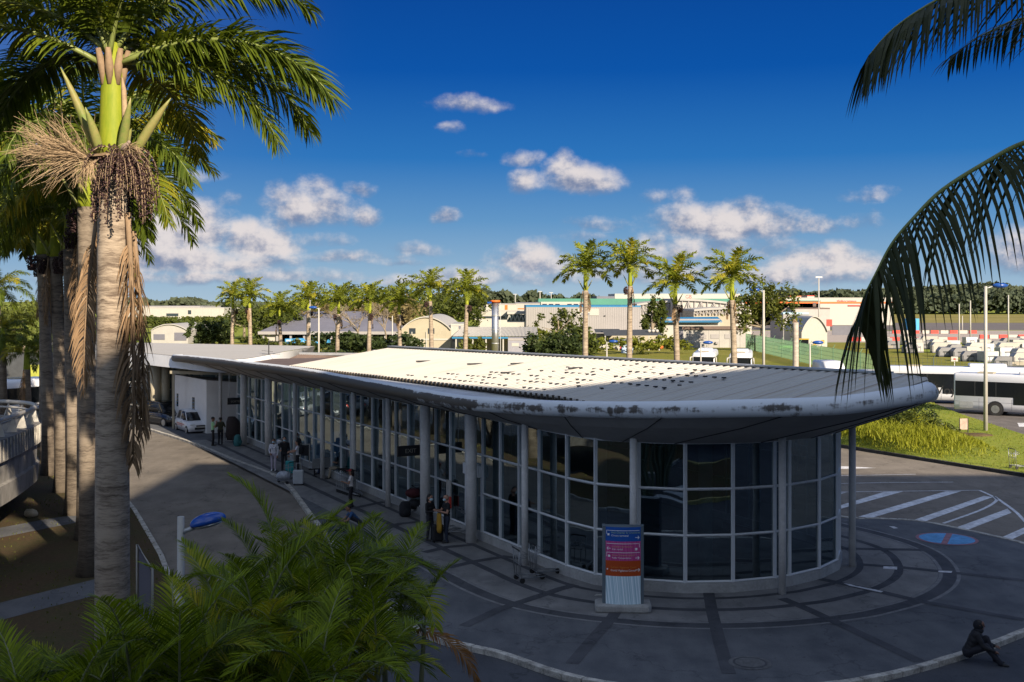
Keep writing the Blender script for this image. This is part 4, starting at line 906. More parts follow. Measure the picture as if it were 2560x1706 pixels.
# areca clumps under the viewer
FR_AR = [mesh_of(frond_mb(arc(1.6, R(a), R(cu*1.15), 11, sw, 1.5), 46, .46, .021, 201+i, plum=.16, vee=.40, droop=.20, fw=(.55, 1.5), rad=.022, t0=.2), 'frond', [M_areca, M_cane]) for i, (a, cu, sw) in enumerate(((78, 70, .05), (66, 84, -.1), (54, 92, .1), (40, 88, -.08), (26, 80, .05), (84, 50, -.04)))]
FR_ARD = mesh_of(frond_mb(arc(1.7, R(10), R(85), 10, .05), 44, .45, .034, 240, plum=.2, vee=.2, droop=.3, fw=(.6, 1.5), rad=.02), 'dead_frond', [M_arecadead, M_rachisd])
CANE = [mesh_of((lambda b: b)(trunk_mesh(1., .055, .035, l, 8, 0)), 'cane', M_cane) for l in (0., .05)]
AR = [(690, 1420, 19, 13, 'areca palm clump whose bright top fronds rise highest in front of the road'), (535, 1585, 17.0, 14, 'areca palm clump around the foot of the blue lamp post'), (850, 1490, 17.8, 14, 'areca palm clump beside the pavement with people, in the middle of the thicket'), (655, 1600, 15.4, 13, 'dark areca palm clump in the centre of the thicket'),
      (1000, 1530, 18.6, 11, 'areca palm clump at the right end of the thicket with one orange frond'), (262, 1800, 13.8, 13, 'areca palm clump in front of the tall palm trunk at the lower left'), (60, 1880, 12.4, 11, 'areca palm clump in the bottom left corner'), (430, 1760, 13.6, 12, 'low areca palm clump at the bottom edge, left of the centre thicket'),
      (800, 1750, 14.2, 12, 'low areca palm clump at the bottom edge over the asphalt'), (905, 1640, 15.8, 10, 'areca palm clump with pale bare canes at the lower right of the thicket'),
      (560, 1745, 14.6, 12, 'shaded areca palm clump low in the centre of the thicket'), (330, 1790, 13.2, 12, 'areca palm clump half cut off by the bottom edge, below the palm trunk'), (760, 1610, 16.4, 13, 'areca palm clump between the centre and the right of the thicket'), (150, 1930, 12.6, 11, 'areca palm clump low at the bottom left, beside the corner clump'), (690, 1860, 13.6, 11, 'areca palm clump almost wholly below the bottom edge')]
for i, (px, py, Y, nf, lab) in enumerate(AR):
    c_ = atY(px, py, Y); r = random.Random(300+i); t = thing('areca_palm', lab, 'palm bush', (c_.x, c_.y, 0), r.uniform(0, 6.28), 'areca palms in the foreground')
    for s_ in range(5):
        a = s_*1.26 + r.uniform(-.3, .3); rad = r.uniform(.15, .7) if s_ else 0; zt = c_.z + r.uniform(-.75, .25) if s_ else c_.z + .2; bx, by = rad*math.cos(a), rad*math.sin(a)
        o = put(CANE[s_ % 2], 'cane', t, (bx*.5, by*.5, 0), a); o.scale = (1, 1, zt); o.rotation_euler = (0, math.atan2(rad*.5, zt), a)
        for q in range(max(3, nf//3 + (s_ == 0))):
            w_ = q/4.; j = min(int(w_*4 + r.random()*1.4), 4) if q else 5
            put(FR_AR[j], 'frond', t, (bx, by, zt - .1), a + q*2.39 + r.uniform(-.4, .4), r.uniform(-.08, .08), r.uniform(.85, 1.12))
    if i in (4, 1, 3, 5): put(FR_ARD, 'dead_frond', t, (.1, 0, c_.z - .3), {4: R(-20) - t.rotation_euler.z, 1: R(150) - t.rotation_euler.z}.get(i, r.uniform(0, 6)), .1, 1.)
# coconut palm whose fronds reach in from the right
cp = thing('coconut_palm', 'coconut palm reaching two dark fronds into the right edge of the view', 'palm tree', (5.9, 8.6, 0))
b = trunk_mesh(10.2, .2, .15, 0, 12); b.build('trunk', M_trunk, cp, world=False)
def pathpx(L): return smooth_path([atY(*q) for q in L], 5)
cpf = lambda t: min(1., .55 + 1.2*t) * (1 - .35*max(0, (t-.7)/.3)**2)
F2 = pathpx([(3230, 340, 8.6), (2900, 305, 8.4), (2700, 318, 8.2), (2560, 358, 8.05), (2477, 400, 8.0), (2358, 474, 7.95), (2285, 545, 7.9), (2230, 610, 7.9), (2190, 684, 7.9), (2159, 745, 7.95), (2143, 800, 8.0)])
b = frond_mb(F2, 74, .98, .034, 401, plum=.10, vee=-.62, droop=.42, fw=(.1, 1.25), segs=4, rad=.026, t0=.05, prof=cpf, twist=.5); b.build('frond', [M_frondd, M_rachis], cp)
F1 = pathpx([(3200, 250, 8.7), (3000, 60, 8.5), (2800, -40, 8.3), (2640, -72, 8.2), (2500, -62, 8.1), (2400, -28, 8.05), (2300, 25, 8.0), (2225, 80, 8.0), (2172, 140, 8.0)])
b = frond_mb(F1, 84, .72, .030, 402, plum=.10, vee=-.5, droop=.30, fw=(.35, 1.5), segs=4, rad=.024, t0=.05, prof=cpf, twist=.5); b.build('frond', [M_frondd, M_rachis], cp)
for i, (a, el) in enumerate(((.3, 40), (1.2, 30), (2.0, 55), (-.5, 20), (-1.2, 45), (4.2, 75))):
    me = mesh_of(frond_mb(arc(3.8, R(el), R(80), 10), 60, .8, .035, 410+i, plum=.12, vee=-.5, droop=.45, fw=(.2, 1.5), segs=3, rad=.03), 'frond', [M_frondd, M_rachis]); put(me, 'frond', cp, (0, 0, 10.2), a)

# ---- leafy trees and bushes
M_leafd = leaf_mat('bush_leaf', (.020, .035, .012), (.055, .075, .022), None, .25)
M_leafm = leaf_mat('tree_leaf', (.045, .065, .014), (.11, .125, .025), (.2, .18, .03), .3, yfrac=.95)
M_leafy = leaf_mat('bright_leaf', (.08, .105, .012), (.19, .20, .025), None, .35)
M_leafb = leaf_mat('dry_leaf', (.09, .07, .03), (.20, .16, .07), None, .25)
M_twig = mat('bare_twig', (.22, .18, .13), .9, var=.3, scale=1)
def leaves(b, blobs, n, size, seed, m=0):
    r = random.Random(seed); tot = sum(q[3]*q[4]*q[5] for q in blobs)
    for (x, y, z, rx, ry, rz) in [q[:3] + q[3:] for q in blobs]:
        k = max(6, int(n * rx*ry*rz / tot)); clumps = [Vector((r.gauss(0, 1), r.gauss(0, 1), r.gauss(0, 1))).normalized() * r.uniform(.55, 1.) for _ in range(max(4, k//26))]
        for i in range(k):
            cl = r.choice(clumps); d = cl + Vector((r.gauss(0, .16), r.gauss(0, .16), r.gauss(0, .16)))
            p = Vector((x + d.x*rx, y + d.y*ry, z + d.z*rz)); a = Vector((r.gauss(0, 1), r.gauss(0, 1), r.gauss(0, .7))).normalized(); c = a.cross(Vector((r.gauss(0, 1), r.gauss(0, 1), r.gauss(0, 1)))).normalized(); s = size * r.uniform(.6, 1.4)
            b.add([p - a*s, p + c*s*.45, p + a*s, p - c*s*.45], [(0, 1, 2, 3)], m)
def tree(name, label, cat, loc, blobs, n, size, seed, m, group=None, trunk=None, twigs=0):
    t = thing(name, label, cat, loc, 0, group); b = MB(); leaves(b, blobs, n, size, seed); b.build('crown', m, t, world=False)
    r = random.Random(seed)
    if trunk:
        b = MB(); h = trunk; b.tube([(0, 0, -.1), (.1, 0, h*.5), (0, 0, h)], [h*.07, h*.05, h*.03], 8)
        for q in blobs[:6]: b.tube([(0, 0, h*.55), (q[0]*.5, q[1]*.5, (h*.55+q[2])/2), (q[0], q[1], q[2])], [h*.03, h*.02, h*.008], 6)
        b.build('trunk', M_twig, t, world=False)
    return t
def bare_tree(label, loc, h, w_, seed):
    t = thing('bare_tree', label, 'tree', loc); r = random.Random(seed); b = MB()
    def grow(p, d, l, rad, lv):
        q = p + d*l; b.tube([p, p.lerp(q, .5) + Vector((r.gauss(0, 1), r.gauss(0, 1), 0))*l*.06, q], [rad, rad*.8, rad*.55], 5 if lv < 3 else 3, caps=False)
        if lv >= 5: return
        for i in range(3 if lv < 4 else 4): grow(q, (d + Vector((r.gauss(0, w_), r.gauss(0, w_), r.gauss(.12, .3)))).normalized(), l*r.uniform(.62, .85), rad*.6, lv+1)
    grow(Vector((0, 0, -.1)), Vector((0, 0, 1)), h*.26, h*.022, 0); b.build('branches', M_twig, t, world=False); return t
gx = lambda px, Y, z=-.16: Vector(((px-1280)*Y/FPX, Y, z))
for i, (px, Y, h, lab) in enumerate(((895, 205, 12.5, 'leafless grey tree in front of the dark hangar'), (840, 212, 10, 'leafless tree at the right side of the grey hangar roof'), (965, 200, 10.5, 'leafless brownish tree left of the cream hall'))): bare_tree(lab, gx(px, Y), h, .5, 40+i)
for i, (px, Y, w_, h, n, m, lab) in enumerate(((520, 175, 5, 6.5, 2600, M_leafd, 'dense dark leafy tree below the leftmost palms'), (665, 230, 9, 9, 2600, M_leafm, 'tan green tree behind the short palm'), (690, 185, 9, 3.2, 1600, M_leafm, 'low hedge bush beneath the golden palms'), (830, 178, 8, 4.4, 2200, M_leafd, 'dark green shrub by the white lamp post'),
    (905, 172, 7, 4.2, 2200, M_leafd, 'dark shrub left of the cream hall, below a palm'), (985, 168, 6, 4.2, 2000, M_leafd, 'dark shrub against the left wall of the cream hall'), (1010, 320, 30, 16, 3000, M_leafm, 'broad yellow-green tree mass behind the cream hall'), (900, 300, 26, 15, 2600, M_leafm, 'olive tree mass behind the leafless trees'),
    (1385, 135, 6.5, 5.2, 4200, M_leafd, 'dark round bush in front of the grey warehouse'), (1440, 140, 6, 6.8, 3600, M_leafm, 'taller green bush right of the dark round bush'), (1630, 215, 5, 11, 1700, M_leafm, 'slender tree in front of the white truss hangar'), (1560, 185, 9, 3.6, 900, M_leafy, 'bright shrub row along the covered parking'), (1660, 188, 7, 3.4, 800, M_leafy, 'bright shrubs at the corner of the blue-roofed building'),
    (1905, 195, 9, 13, 3000, M_leafm, 'feathery tall tree right of the lawn palms'), (1350, 210, 16, 4, 900, M_leafy, 'bright bushes beside the steel chimney'), (1180, 152, 3, 4.5, 900, M_leafm, 'thin green tree left of the steel chimney'), (1395, 225, 7, 8, 1000, M_leafm, 'small tree behind the steel chimney'), (430, 360, 30, 3.6, 4200, M_leafm, 'green tree band under the white warehouse'), (330, 300, 20, 5.0, 3000, M_leafm, 'green trees behind the left palm trunks'),
    (760, 262, 22, 11, 4200, M_leafm, 'olive tree mass behind the grey hangar ridge'), (870, 238, 16, 9, 3600, M_leafb, 'dry brownish thicket at the right end of the grey hangar'), (960, 240, 13, 10, 3200, M_leafb, 'dry tan thicket left of the cream hall'), (1110, 300, 22, 13, 4200, M_leafm, 'yellow-green trees rising between cream hall and steel chimney'), (610, 255, 14, 9, 3000, M_leafm, 'green trees left of the grey hangar'), (880, 150, 16, 2.4, 1500, M_leafd, 'long dark hedge beyond the brown link roof'), (60, 120, 9, 7.5, 4200, M_leafm, 'leafy tree at the far left behind the palms'), (190, 130, 8, 7, 3600, M_leafd, 'dark leafy tree seen between the left palm trunks'), (-60, 160, 14, 10, 3600, M_leafm, 'broad tree crown cut by the left edge'))):
    r = random.Random(500+i); p = gx(px, Y); bl = [(r.uniform(-.5, .5)*w_, r.uniform(-.25, .25)*w_, h*r.uniform(.35, .72), w_*r.uniform(.2, .36), w_*r.uniform(.2, .3), h*r.uniform(.2, .33)) for _ in range(9)]
    tree('bush' if h < 5 else 'leafy_tree', lab, 'bush' if h < 5 else 'tree', p, bl, n, .10 + Y*.0013, 500+i, m, trunk=h*.6 if h >= 5 else None)
for i, (px, py, w_, h, m, lab) in enumerate(((2262, 1072, 2.4, 2.3, M_leafd, 'dark green bush in the tall grass at the back of the mound'), (2325, 1096, 1.9, 1.7, M_leafm, 'olive bush on the right shoulder of the grass mound'), (2215, 1083, 1.6, 1.5, M_leafd, 'small dark bush at the left of the grass mound'))):
    r = random.Random(700+i); p = at(px, py, .05); bl = [(r.uniform(-.7, .7)*w_, r.uniform(-.5, .5)*w_, h*r.uniform(.3, .75), w_*r.uniform(.3, .5), w_*r.uniform(.3, .45), h*r.uniform(.25, .4)) for _ in range(7)]; tree('bush', lab, 'bush', p, bl, 2200, .11, 700+i, m)
# far wooded ridges
def hill(name, xs, Y, hs, dy):
    b = MB(); A = [Vector((x, Y, -1)) for x in xs]; Bm = [Vector((x, Y + dy, h)) for x, h in zip(xs, hs)]; Cc = [Vector((x, Y + 2.2*dy, -1)) for x in xs]; b.strip(A, Bm, 0, True); b.strip(Bm, Cc, 0, True); structure(name, b, ground_mat('hill_ground', ((.05, .065, .03), (.07, .08, .035), (.06, .07, .04)), .02))
ff = lambda px, Y: (px-1280)*Y/FPX
def ridge(label, Y, spec, n, size, seed, m, depth=40):
    r = random.Random(seed); b = MB()
    for i in range(n):
        t = r.random(); k = t*(len(spec)-1); j = min(int(k), len(spec)-2); f = k-j; px = spec[j][0]*(1-f) + spec[j+1][0]*f; py = spec[j][1]*(1-f) + spec[j+1][1]*f
        yy = Y + r.uniform(0, depth); top = CH - (py-750)*Y/FPX; top *= .86 + .2*math.sin(px*.071 + seed) * math.sin(px*.023 + 1.3*seed) + .1*r.random(); zz = top * math.sqrt(r.random())
        p = Vector((ff(px, Y), yy, zz)); a = Vector((r.gauss(0, 1), r.gauss(0, .6), r.gauss(0, .8))).normalized(); c = a.cross(Vector((r.gauss(0, 1), r.gauss(0, 1), r.gauss(0, 1)))).normalized(); s = size * r.uniform(.5, 1.4)
        b.add([p - a*s, p + c*s*.7, p + a*s, p - c*s*.7], [(0, 1, 2, 3)])
    tag(b.build('wooded_ridge', m), label, 'woods', kind='stuff')
M_hillt = leaf_mat('far_foliage', (.045, .062, .040), (.085, .10, .058), None, .2, .8)
hill('hills', [ff(x, 1100) for x in (1900, 2100, 2300, 2450, 2600, 2800, 3200)], 1100, [5, 8, 11, 15, 17, 16, 8], 150)
ridge('grey green far wood on the hill at the right', 1090, [(2180, 728), (2320, 726), (2430, 716), (2520, 712), (2700, 720)], 22000, 2.8, 2, M_hillt, 120)
ridge('green treeline along the far side of the runway', 700, [(2040, 738), (2120, 733), (2200, 738), (2300, 742), (2420, 734), (2560, 728), (2700, 730)], 18000, 1.7, 3, M_hillt, 60)
ridge('low treeline above the white and red building', 800, [(1900, 740), (1960, 734), (2020, 730), (2090, 730), (2150, 736)], 5000, 2.4, 5, M_hillt, 50)
ridge('dark wooded ridge left of the green-roofed warehouse', 620, [(1150, 735), (1210, 728), (1300, 731), (1380, 742), (1440, 738), (1500, 744), (1600, 746)], 13000, 1.9, 7, M_hillt, 60)
ridge('far trees behind the white warehouse on the left', 720, [(200, 748), (380, 755), (420, 752), (455, 752), (520, 760), (640, 758)], 6000, 2.2, 8, M_hillt, 50)
# tall grass on the mound and blades on the lawn island
M_grass = leaf_mat('grass_blade', (.11, .15, .016), (.24, .25, .03), (.30, .26, .06), .35, .7, .95)
M_grass2 = leaf_mat('rank_grass_blade', (.15, .19, .014), (.30, .30, .03), None, .4, .6)
r = random.Random(77); b = MB(); b2 = MB()
def inside(x, y, P):
    c = False
    for i in range(len(P)):
        (x0, y0), (x1, y1) = P[i], P[i-1]
        if (y0 > y) != (y1 > y) and x < (x1-x0)*(y-y0)/(y1-y0) + x0: c = not c
    return c
def blade(b, p, h, w_):
    a = r.uniform(0, 6.28); s_ = Vector((math.cos(a), math.sin(a), 0))*w_; l = Vector((r.gauss(0, .35), r.gauss(0, .35), 1)).normalized()*h; bend = Vector((r.gauss(0, .3), r.gauss(0, .3), -.1))*h
    b.add([p - s_, p + s_, p + l*.6 + s_*.7, p + l*.6 - s_*.7, p + l + bend], [(0, 1, 2, 3), (3, 2, 4)])
for i in range(26000):
    x, y = r.uniform(8, 37), r.uniform(49, 104)
    if inside(x, y, LI): blade(b, Vector((x, y, .05)), r.uniform(.05, .16), .02)
MOUND = [(at(2160, 1112, .2), 4.2, 2.2), (at(2230, 1110, .2), 4.0, 2.2), (at(2310, 1112, .2), 4.0, 2.2), (at(2260, 1072, .2), 3.6, 1.9), (at(2190, 1078, .2), 3.4, 1.9), (at(2360, 1100, .2), 2.4, 1.2)]
for i in range(12000):
    c_, R_, hh = r.choice(MOUND); a = r.uniform(0, 6.28); q = math.sqrt(r.random()); x, y = c_.x + R_*q*math.cos(a), c_.y + R_*q*math.sin(a)*1.3
    if inside(x, y, LI): blade(b2, Vector((x, y, .05 + hh*.35*(1-q*q))), r.uniform(.4, 1.)*hh*.55*(1.1-q), .028)
tag(b.build('lawn_grass', M_grass), 'short green grass on the lawn island by the right-hand road', 'grass', kind='stuff')
tag(b2.build('tall_grass', M_grass2), 'rank bright green tall grass mound on the lawn island', 'grass', kind='stuff')
b = MB()
for i in range(9000):
    x, y = r.uniform(-34, -5), r.uniform(20, 66)
    if inside(x, y, VG) and math.sin(x*.9)+math.sin(y*.7+x*.3) > -.4: blade(b, Vector((x, y, 0)), r.uniform(.04, .10), .018)
tag(b.build('verge_grass', leaf_mat('verge_blade', (.06, .085, .015), (.13, .14, .03), None, .3, .8)), 'thin patchy grass under the left palm row', 'grass', kind='stuff')

# ------------------------------------------------------------------ buildings beyond the lawn
ZG = -.16
def X(px, Y): return (px-1280)*Y/FPX
def Z(py, Y): return CH - (py-750)*Y/FPX
def block(name, label, px0, px1, pyt, Y, dep, m, roofm=None, cat='building', lip=.0, seams=0):
    x0, x1, h = X(px0, Y), X(px1, Y), Z(pyt, Y); t = thing(name, label, cat, ((x0+x1)/2, Y, ZG))
    b = MB(); b.box(x0, Y, ZG, x1, Y + dep, h)
    if seams:
        for i in range(seams): xx = x0 + (x1-x0)*(i+.5)/seams; b.box(xx - .06, Y - .05, ZG, xx + .06, Y - .003, h - .1)
    b.build('wall', m, t)
    b = MB(); b.box(x0 - lip, Y - lip - .06, h + .003, x1 + lip, Y + dep + lip, h + .35); b.build('roof', roofm or M_greywall, t); return t
def rows(t, name, Y, spec, m, off=.06):
    for (px0, px1, py0, py1) in spec:
        b = MB(); b.box(X(px0, Y), Y - off, Z(py1, Y), X(px1, Y), Y + .05, Z(py0, Y)); b.build(name, m, t)
def vault(name, label, px0, px1, pyb, pyt, Y, dep, wallm, roofm, rise=None):
    x0, x1 = X(px0, Y), X(px1, Y); he, ht = Z(pyb, Y), Z(pyt, Y); t = thing(name, label, 'building', ((x0+x1)/2, Y, ZG)); n = 16
    arch = [(x0 + (x1-x0)*i/n, he + (ht-he)*math.sin(math.pi*i/n)**.8) for i in range(n+1)]
    b = MB(); b.ext([(x0, ZG)] + arch + [(x1, ZG)], Y, Y + dep); b.build('wall', wallm, t, fix=True)
    b = MB(); up = [(x, z + .18) for x, z in arch]; b.ext(arch + up[::-1], Y - .35, Y + dep + .3); b.build('roof', roofm, t, fix=True); return t
block('warehouse', 'white warehouse on the rise at the far left, behind the palm trunks', 300, 500, 768, 420, 30, M_white); 
t = block('warehouse', 'long white low-gabled warehouse far left above the green tree band', 372, 560, 772, 400, 25, M_white, M_white, seams=9); rows(t, 'window', 400, [(416, 446, 784, 791), (470, 478, 776, 786)], M_window)
t = vault('arched_shed', 'small pale shed with an arched roof at the far left', 378, 470, 828, 812, 232, 18, M_wall, M_wall); rows(t, 'window', 232, [(384, 412, 836, 850), (436, 466, 832, 852)], M_greyroof)
hg = thing('grey_hangar', 'dark grey pyramid-roofed hangar behind the golden palms', 'building', (X(800, 225), 225, ZG)); Yh = 225
b = MB(); x0, x1, xa, xb = X(648, Yh), X(1010, Yh), X(735, Yh), X(925, Yh); ze, zt = Z(830, Yh), Z(779, Yh + 12)
b.add([(x0, Yh - 1, ze), (x1, Yh - 1, ze), (x1, Yh + 26, ze), (x0, Yh + 26, ze), (xa, Yh + 12, zt), (xb, Yh + 12, zt)], [(0, 1, 5, 4), (1, 2, 5), (2, 3, 4, 5), (3, 0, 4)]); b.build('roof', M_greyroof, hg)
b = MB(); b.box(x0 + 1, Yh + 6, ZG, x1 - 1, Yh + 25, ze - .05); b.build('wall', M_dark, hg)
for i in range(11): b = MB(); xx = x0 + 1 + (x1-x0-2)*i/10; b.box(xx - .2, Yh - .6, ZG, xx + .2, Yh - .2, ze); b.build('column', M_greywall, hg)
b = MB(); b.box(x0, Yh - 1.2, ze - .5, x1, Yh - 1.0, ze + .1); b.build('fascia', M_greywall, hg)
b = MB(); b.box(X(655, Yh), Yh - .1, ZG, X(697, Yh), Yh + .2, Z(838, Yh)); b.build('white_panel', M_white, hg)
t = vault('cream_hall', 'cream hall with white arched roof beside the steel chimney', 1003, 1127, 826, 794, 190, 34, M_cream, M_white)
rows(t, 'window', 190, [(1023, 1039, 821, 835), (1070, 1086, 821, 835), (1073, 1084, 856, 864)], M_window); b = MB(); b.box(X(1005, 190), 189.9, Z(851, 190), X(1126, 190), 190, Z(847, 190)); b.build('ledge', M_white, t)
for px in (1030, 1066): b = MB(); b.bar((X(px, 190), 189.9, ZG), (X(px, 190), 189.9, Z(830, 190)), .15); b.build('downpipe', M_white, t)
t = block('annex', 'small white annex joined to the right of the cream hall', 1127, 1160, 815, 191, 14, M_white, M_white); rows(t, 'vent', 191, [(1131, 1138, 846, 854), (1147, 1152, 815, 822)], M_greyroof)
Ys = 182; sh = thing('long_shed', 'long low shed with white corrugated roof behind the steel chimney', 'building', (X(1230, Ys), Ys, ZG))
b = MB(); A, B_ = [], []
for i in range(121): q = i/120; dz = .10*(i % 2); A.append((X(1130, Ys) + (X(1345, Ys)-X(1130, Ys))*q, Ys, Z(842, Ys) + dz)); B_.append((X(1148, Ys) + (X(1345, Ys)-X(1148, Ys))*q, Ys + 9, Z(822, Ys) + dz))
b.strip(A, B_); b.build('roof', M_white, sh)
b = MB(); b.box(X(1130, Ys), Ys - .1, Z(843, Ys) - .25, X(1345, Ys), Ys, Z(843, Ys)); b.build('gutter', M_blueroof, sh)
b = MB(); b.box(X(1140, Ys), Ys + 7, ZG, X(1340, Ys), Ys + 7.3, Z(846, Ys)); b.build('wall', M_cream, sh)
for px in (1140, 1160, 1182, 1215, 1258, 1290, 1338): b = MB(); b.bar((X(px, Ys), Ys + .2, ZG), (X(px, Ys), Ys + .2, Z(843, Ys)), .22); b.build('post', M_white, sh)
for px in (1136, 1136): pass
t = block('container', 'grey violet corrugated container with blue label, right of the steel chimney', 1270, 1322, 852, 160, 5, mat('violet_grey', (.26, .26, .30), .6, var=.1), M_greywall, 'container', seams=22); rows(t, 'label_plate', 160, [(1308, 1318, 869, 880)], M_blueroof, .09); rows(t, 'notice', 160, [(1279, 1297, 858, 866)], M_white, .09)
Yc = 158; ch = thing('steel_chimney', 'shiny steel chimney flue standing beyond the roof ridge', 'chimney', (X(1237, Yc), Yc, ZG)); cx = X(1238, Yc); rr_ = X(1246.5, Yc) - cx
b = MB(); b.tube([(cx, Yc, ZG), (cx, Yc, Z(756, Yc))], rr_, 20); b.build('flue', M_steel, ch)
for py in (790, 825, 860): b = MB(); b.tube([(cx, Yc, Z(py, Yc)), (cx, Yc, Z(py, Yc) + .12)], rr_ + .04, 20); b.build('band', M_galv, ch)
b = MB(); b.tube([(cx, Yc, Z(756, Yc)), (cx, Yc, Z(751, Yc))], rr_ + .22, 16); b.build('cap', M_orange, ch); b = MB(); b.box(cx - 1.1, Yc - .6, Z(759, Yc), cx - .5, Yc - .1, Z(755, Yc)); b.build('platform', M_blue, ch)
b = MB(); b.bar((cx + .75, Yc - .1, ZG), (cx + .75, Yc - .1, Z(758, Yc)), .08); b.build('ladder_rail', M_galv, ch)
Yw = 265; t = block('clad_warehouse', 'big light grey clad warehouse with a white name panel behind the lawn palms', 1315, 1602, 768, Yw, 40, M_greywall, M_blueroof, seams=64)
b = MB(); b.box(X(1444, Yw), Yw - .12, Z(789, Yw), X(1497, Yw), Yw - .02, Z(772, Yw)); sg = b.build('name_panel', M_white, t); M_navy = mat('navy_letter', (.02, .04, .16), .5, var=0)
RX = Matrix.Rotation(R(90), 4, 'X')
def ftext(body, px, py, Y, size, m, parent, al='LEFT'):
    return text_mesh('lettering', body, size, m, parent, Matrix.Translation(Vector((X(px, Y), Y - .16, Z(py, Y))) - parent.location) @ RX, align=al)
ftext('SERT', 1448, 780, Yw, .72, M_navy, t); ftext('SERVAIR', 1452, 787.5, Yw, .58, M_navy, t)
rows(t, 'lamp', Yw, [(1510, 1514, 789, 791)], M_black, .3)
Yb = 300; br = thing('truss_bridge', 'white enclosed truss footbridge left of the grey warehouse', 'bridge', (X(1290, Yb), Yb, ZG))
b = MB(); b.box(X(1168, Yb), Yb, Z(800, Yb), X(1300, Yb), Yb + 8, Z(778, Yb)); b.box(X(1268, Yb - 10), Yb - 10, Z(785, Yb - 10), X(1320, Yb - 10), Yb, Z(779, Yb - 10)); b.build('deck', M_white, br)
b = MB(); b.box(X(1172, Yb), Yb - .1, Z(796, Yb), X(1262, Yb), Yb - .02, Z(791, Yb)); b.build('window_row', M_window, br); b = MB(); b.box(X(1268, 289), 289.5, Z(803, 289), X(1318, 289), 289.9, Z(787, 289)); b.build('glazing', mat('green_glass', (.06, .10, .09), .2, var=.1), br)
for i in range(5):
    b = MB(); xa, xb = 1268 + i*10, 1278 + i*10; b.bar((X(xa, 289), 289, Z(803, 289)), (X((xa+xb)/2, 289), 289, Z(786, 289)), .22); b.bar((X(xb, 289), 289, Z(803, 289)), (X((xa+xb)/2, 289), 289, Z(786, 289)), .22); b.build('brace', M_white, br)
b = MB(); b.box(X(1268, 289), 288.8, Z(806, 289), X(1320, 289), 289.4, Z(803, 289)); b.box(X(1268, 289), 288.8, Z(786, 289), X(1320, 289), 289.4, Z(783, 289)); b.build('chord', M_white, br)
t = block('white_offices', 'white office block with rust panel far behind the steel chimney', 1196, 1290, 762, 360, 20, M_white, M_greywall); rows(t, 'rust_panel', 360, [(1262, 1269, 763, 775), (1294, 1316, 771, 774)], M_orange); rows(t, 'window', 360, [(1206, 1214, 766, 775)], M_window)
t = block('flat_offices', 'long low pale office roof left of the green-roofed terminal', 1288, 1350, 759, 365, 20, M_wall, M_greyroof)
Yg = 400; t = block('green_terminal', 'long building with sea green roof band behind the grey warehouse', 1346, 2050, 754, Yg, 40, M_wall, M_teal, lip=.2)
b = MB(); b.box(X(1346, Yg), Yg - .5, Z(766, Yg), X(1830, Yg), Yg - .1, Z(747, Yg)); b.build('roof_band', M_teal, t)
b = MB(); b.box(X(1352, Yg), Yg - .9, Z(768, Yg), X(1470, Yg), Yg - .5, Z(755, Yg)); b.build('white_bay', M_white, t)
for px in (1356, 1372, 1388, 1418, 1434, 1450): b = MB(); b.box(X(px, Yg), Yg - 1., Z(766, Yg), X(px + 11, Yg), Yg - .88, Z(760, Yg)); b.build('window', M_window, t)
t = block('white_upper_block', 'long white upper storey rising behind the green roof band', 1537, 1850, 737, 430, 30, M_white, M_white); b = MB(); b.box(X(1492, 430), 430, ZG, X(1536.5, 430), 455, Z(741, 430)); b.build('slate_wing', M_greyroof, t)
t2 = thing('roof_sign', 'red letters standing on the green roof behind the palm', 'sign', (X(1718, 396), 396, Z(747, 396))); ftext('GB', 1713, 746.5, 396, 1.75, M_red, t2)
for (nm, lab, a, c, e, py0, py1, pym, Y) in (('truss_hangar', 'white bow-truss hangar half behind the third lawn palm', 1592, 1686, 0, 792, 757, 752, 290), ('truss_hangar', 'larger white bow-truss hangar right of the third lawn palm', 1690, 1880, 1, 792, 752, 765, 280), ('cream_truss_shed', 'cream truss-fronted shed in front of the white bow-truss hangar', 1735, 1830, 2, 792, 774, 770, 262)):
    t = thing(nm, lab, 'building', (X(a, Y), Y, ZG)); n = 12; wm = M_cream if e == 2 else M_white
    topz = lambda q: Z(py1 + (8*(1-q)**2 if e == 0 else (18*q*q if e == 1 else -0 + 5*(1-q)**2)), Y)
    P_ = [(X(a, Y) + (X(c, Y)-X(a, Y))*i/n, topz(i/n)) for i in range(n+1)]
    b = MB(); b.ext([(P_[0][0], ZG)] + P_ + [(P_[-1][0], ZG)], Y + .4, Y + 24); b.build('wall', wm, t, fix=True)
    b = MB(); b.ext(P_ + [(x, z + .5) for x, z in P_[::-1]], Y - .3, Y + 24.2); b.build('roof', M_wall, t, fix=True)
    for i in range(0, n):
        b = MB(); x0, z0 = P_[i]; x1, z1 = P_[i+1]; zb = Z(py0 - 4, Y); b.bar((x0, Y, zb), (x0, Y, z0), .16); b.bar((x0, Y, zb if i % 2 else z0), (x1, Y, z1 if i % 2 else zb), .14); b.build('brace', M_greywall, t)
Yl = 232; t = block('blue_roof_building', 'low white building with bright blue eaves band behind the lawn', 1626, 1800, 802, Yl, 14, M_white, M_greywall)
b = MB(); x0, x1 = X(1622, Yl), X(1803, Yl); b.add([(x0, Yl - 1.2, Z(805, Yl)), (x1, Yl - 1.2, Z(803, Yl)), (x1, Yl + 4, Z(793, Yl)), (x0 + 1, Yl + 4, Z(795, Yl))], [(0, 1, 2, 3)]); b.box(x0, Yl - 1.22, Z(806, Yl), x1, Yl - 1.1, Z(804, Yl)); b.build('eaves_roof', M_blueroof, t)
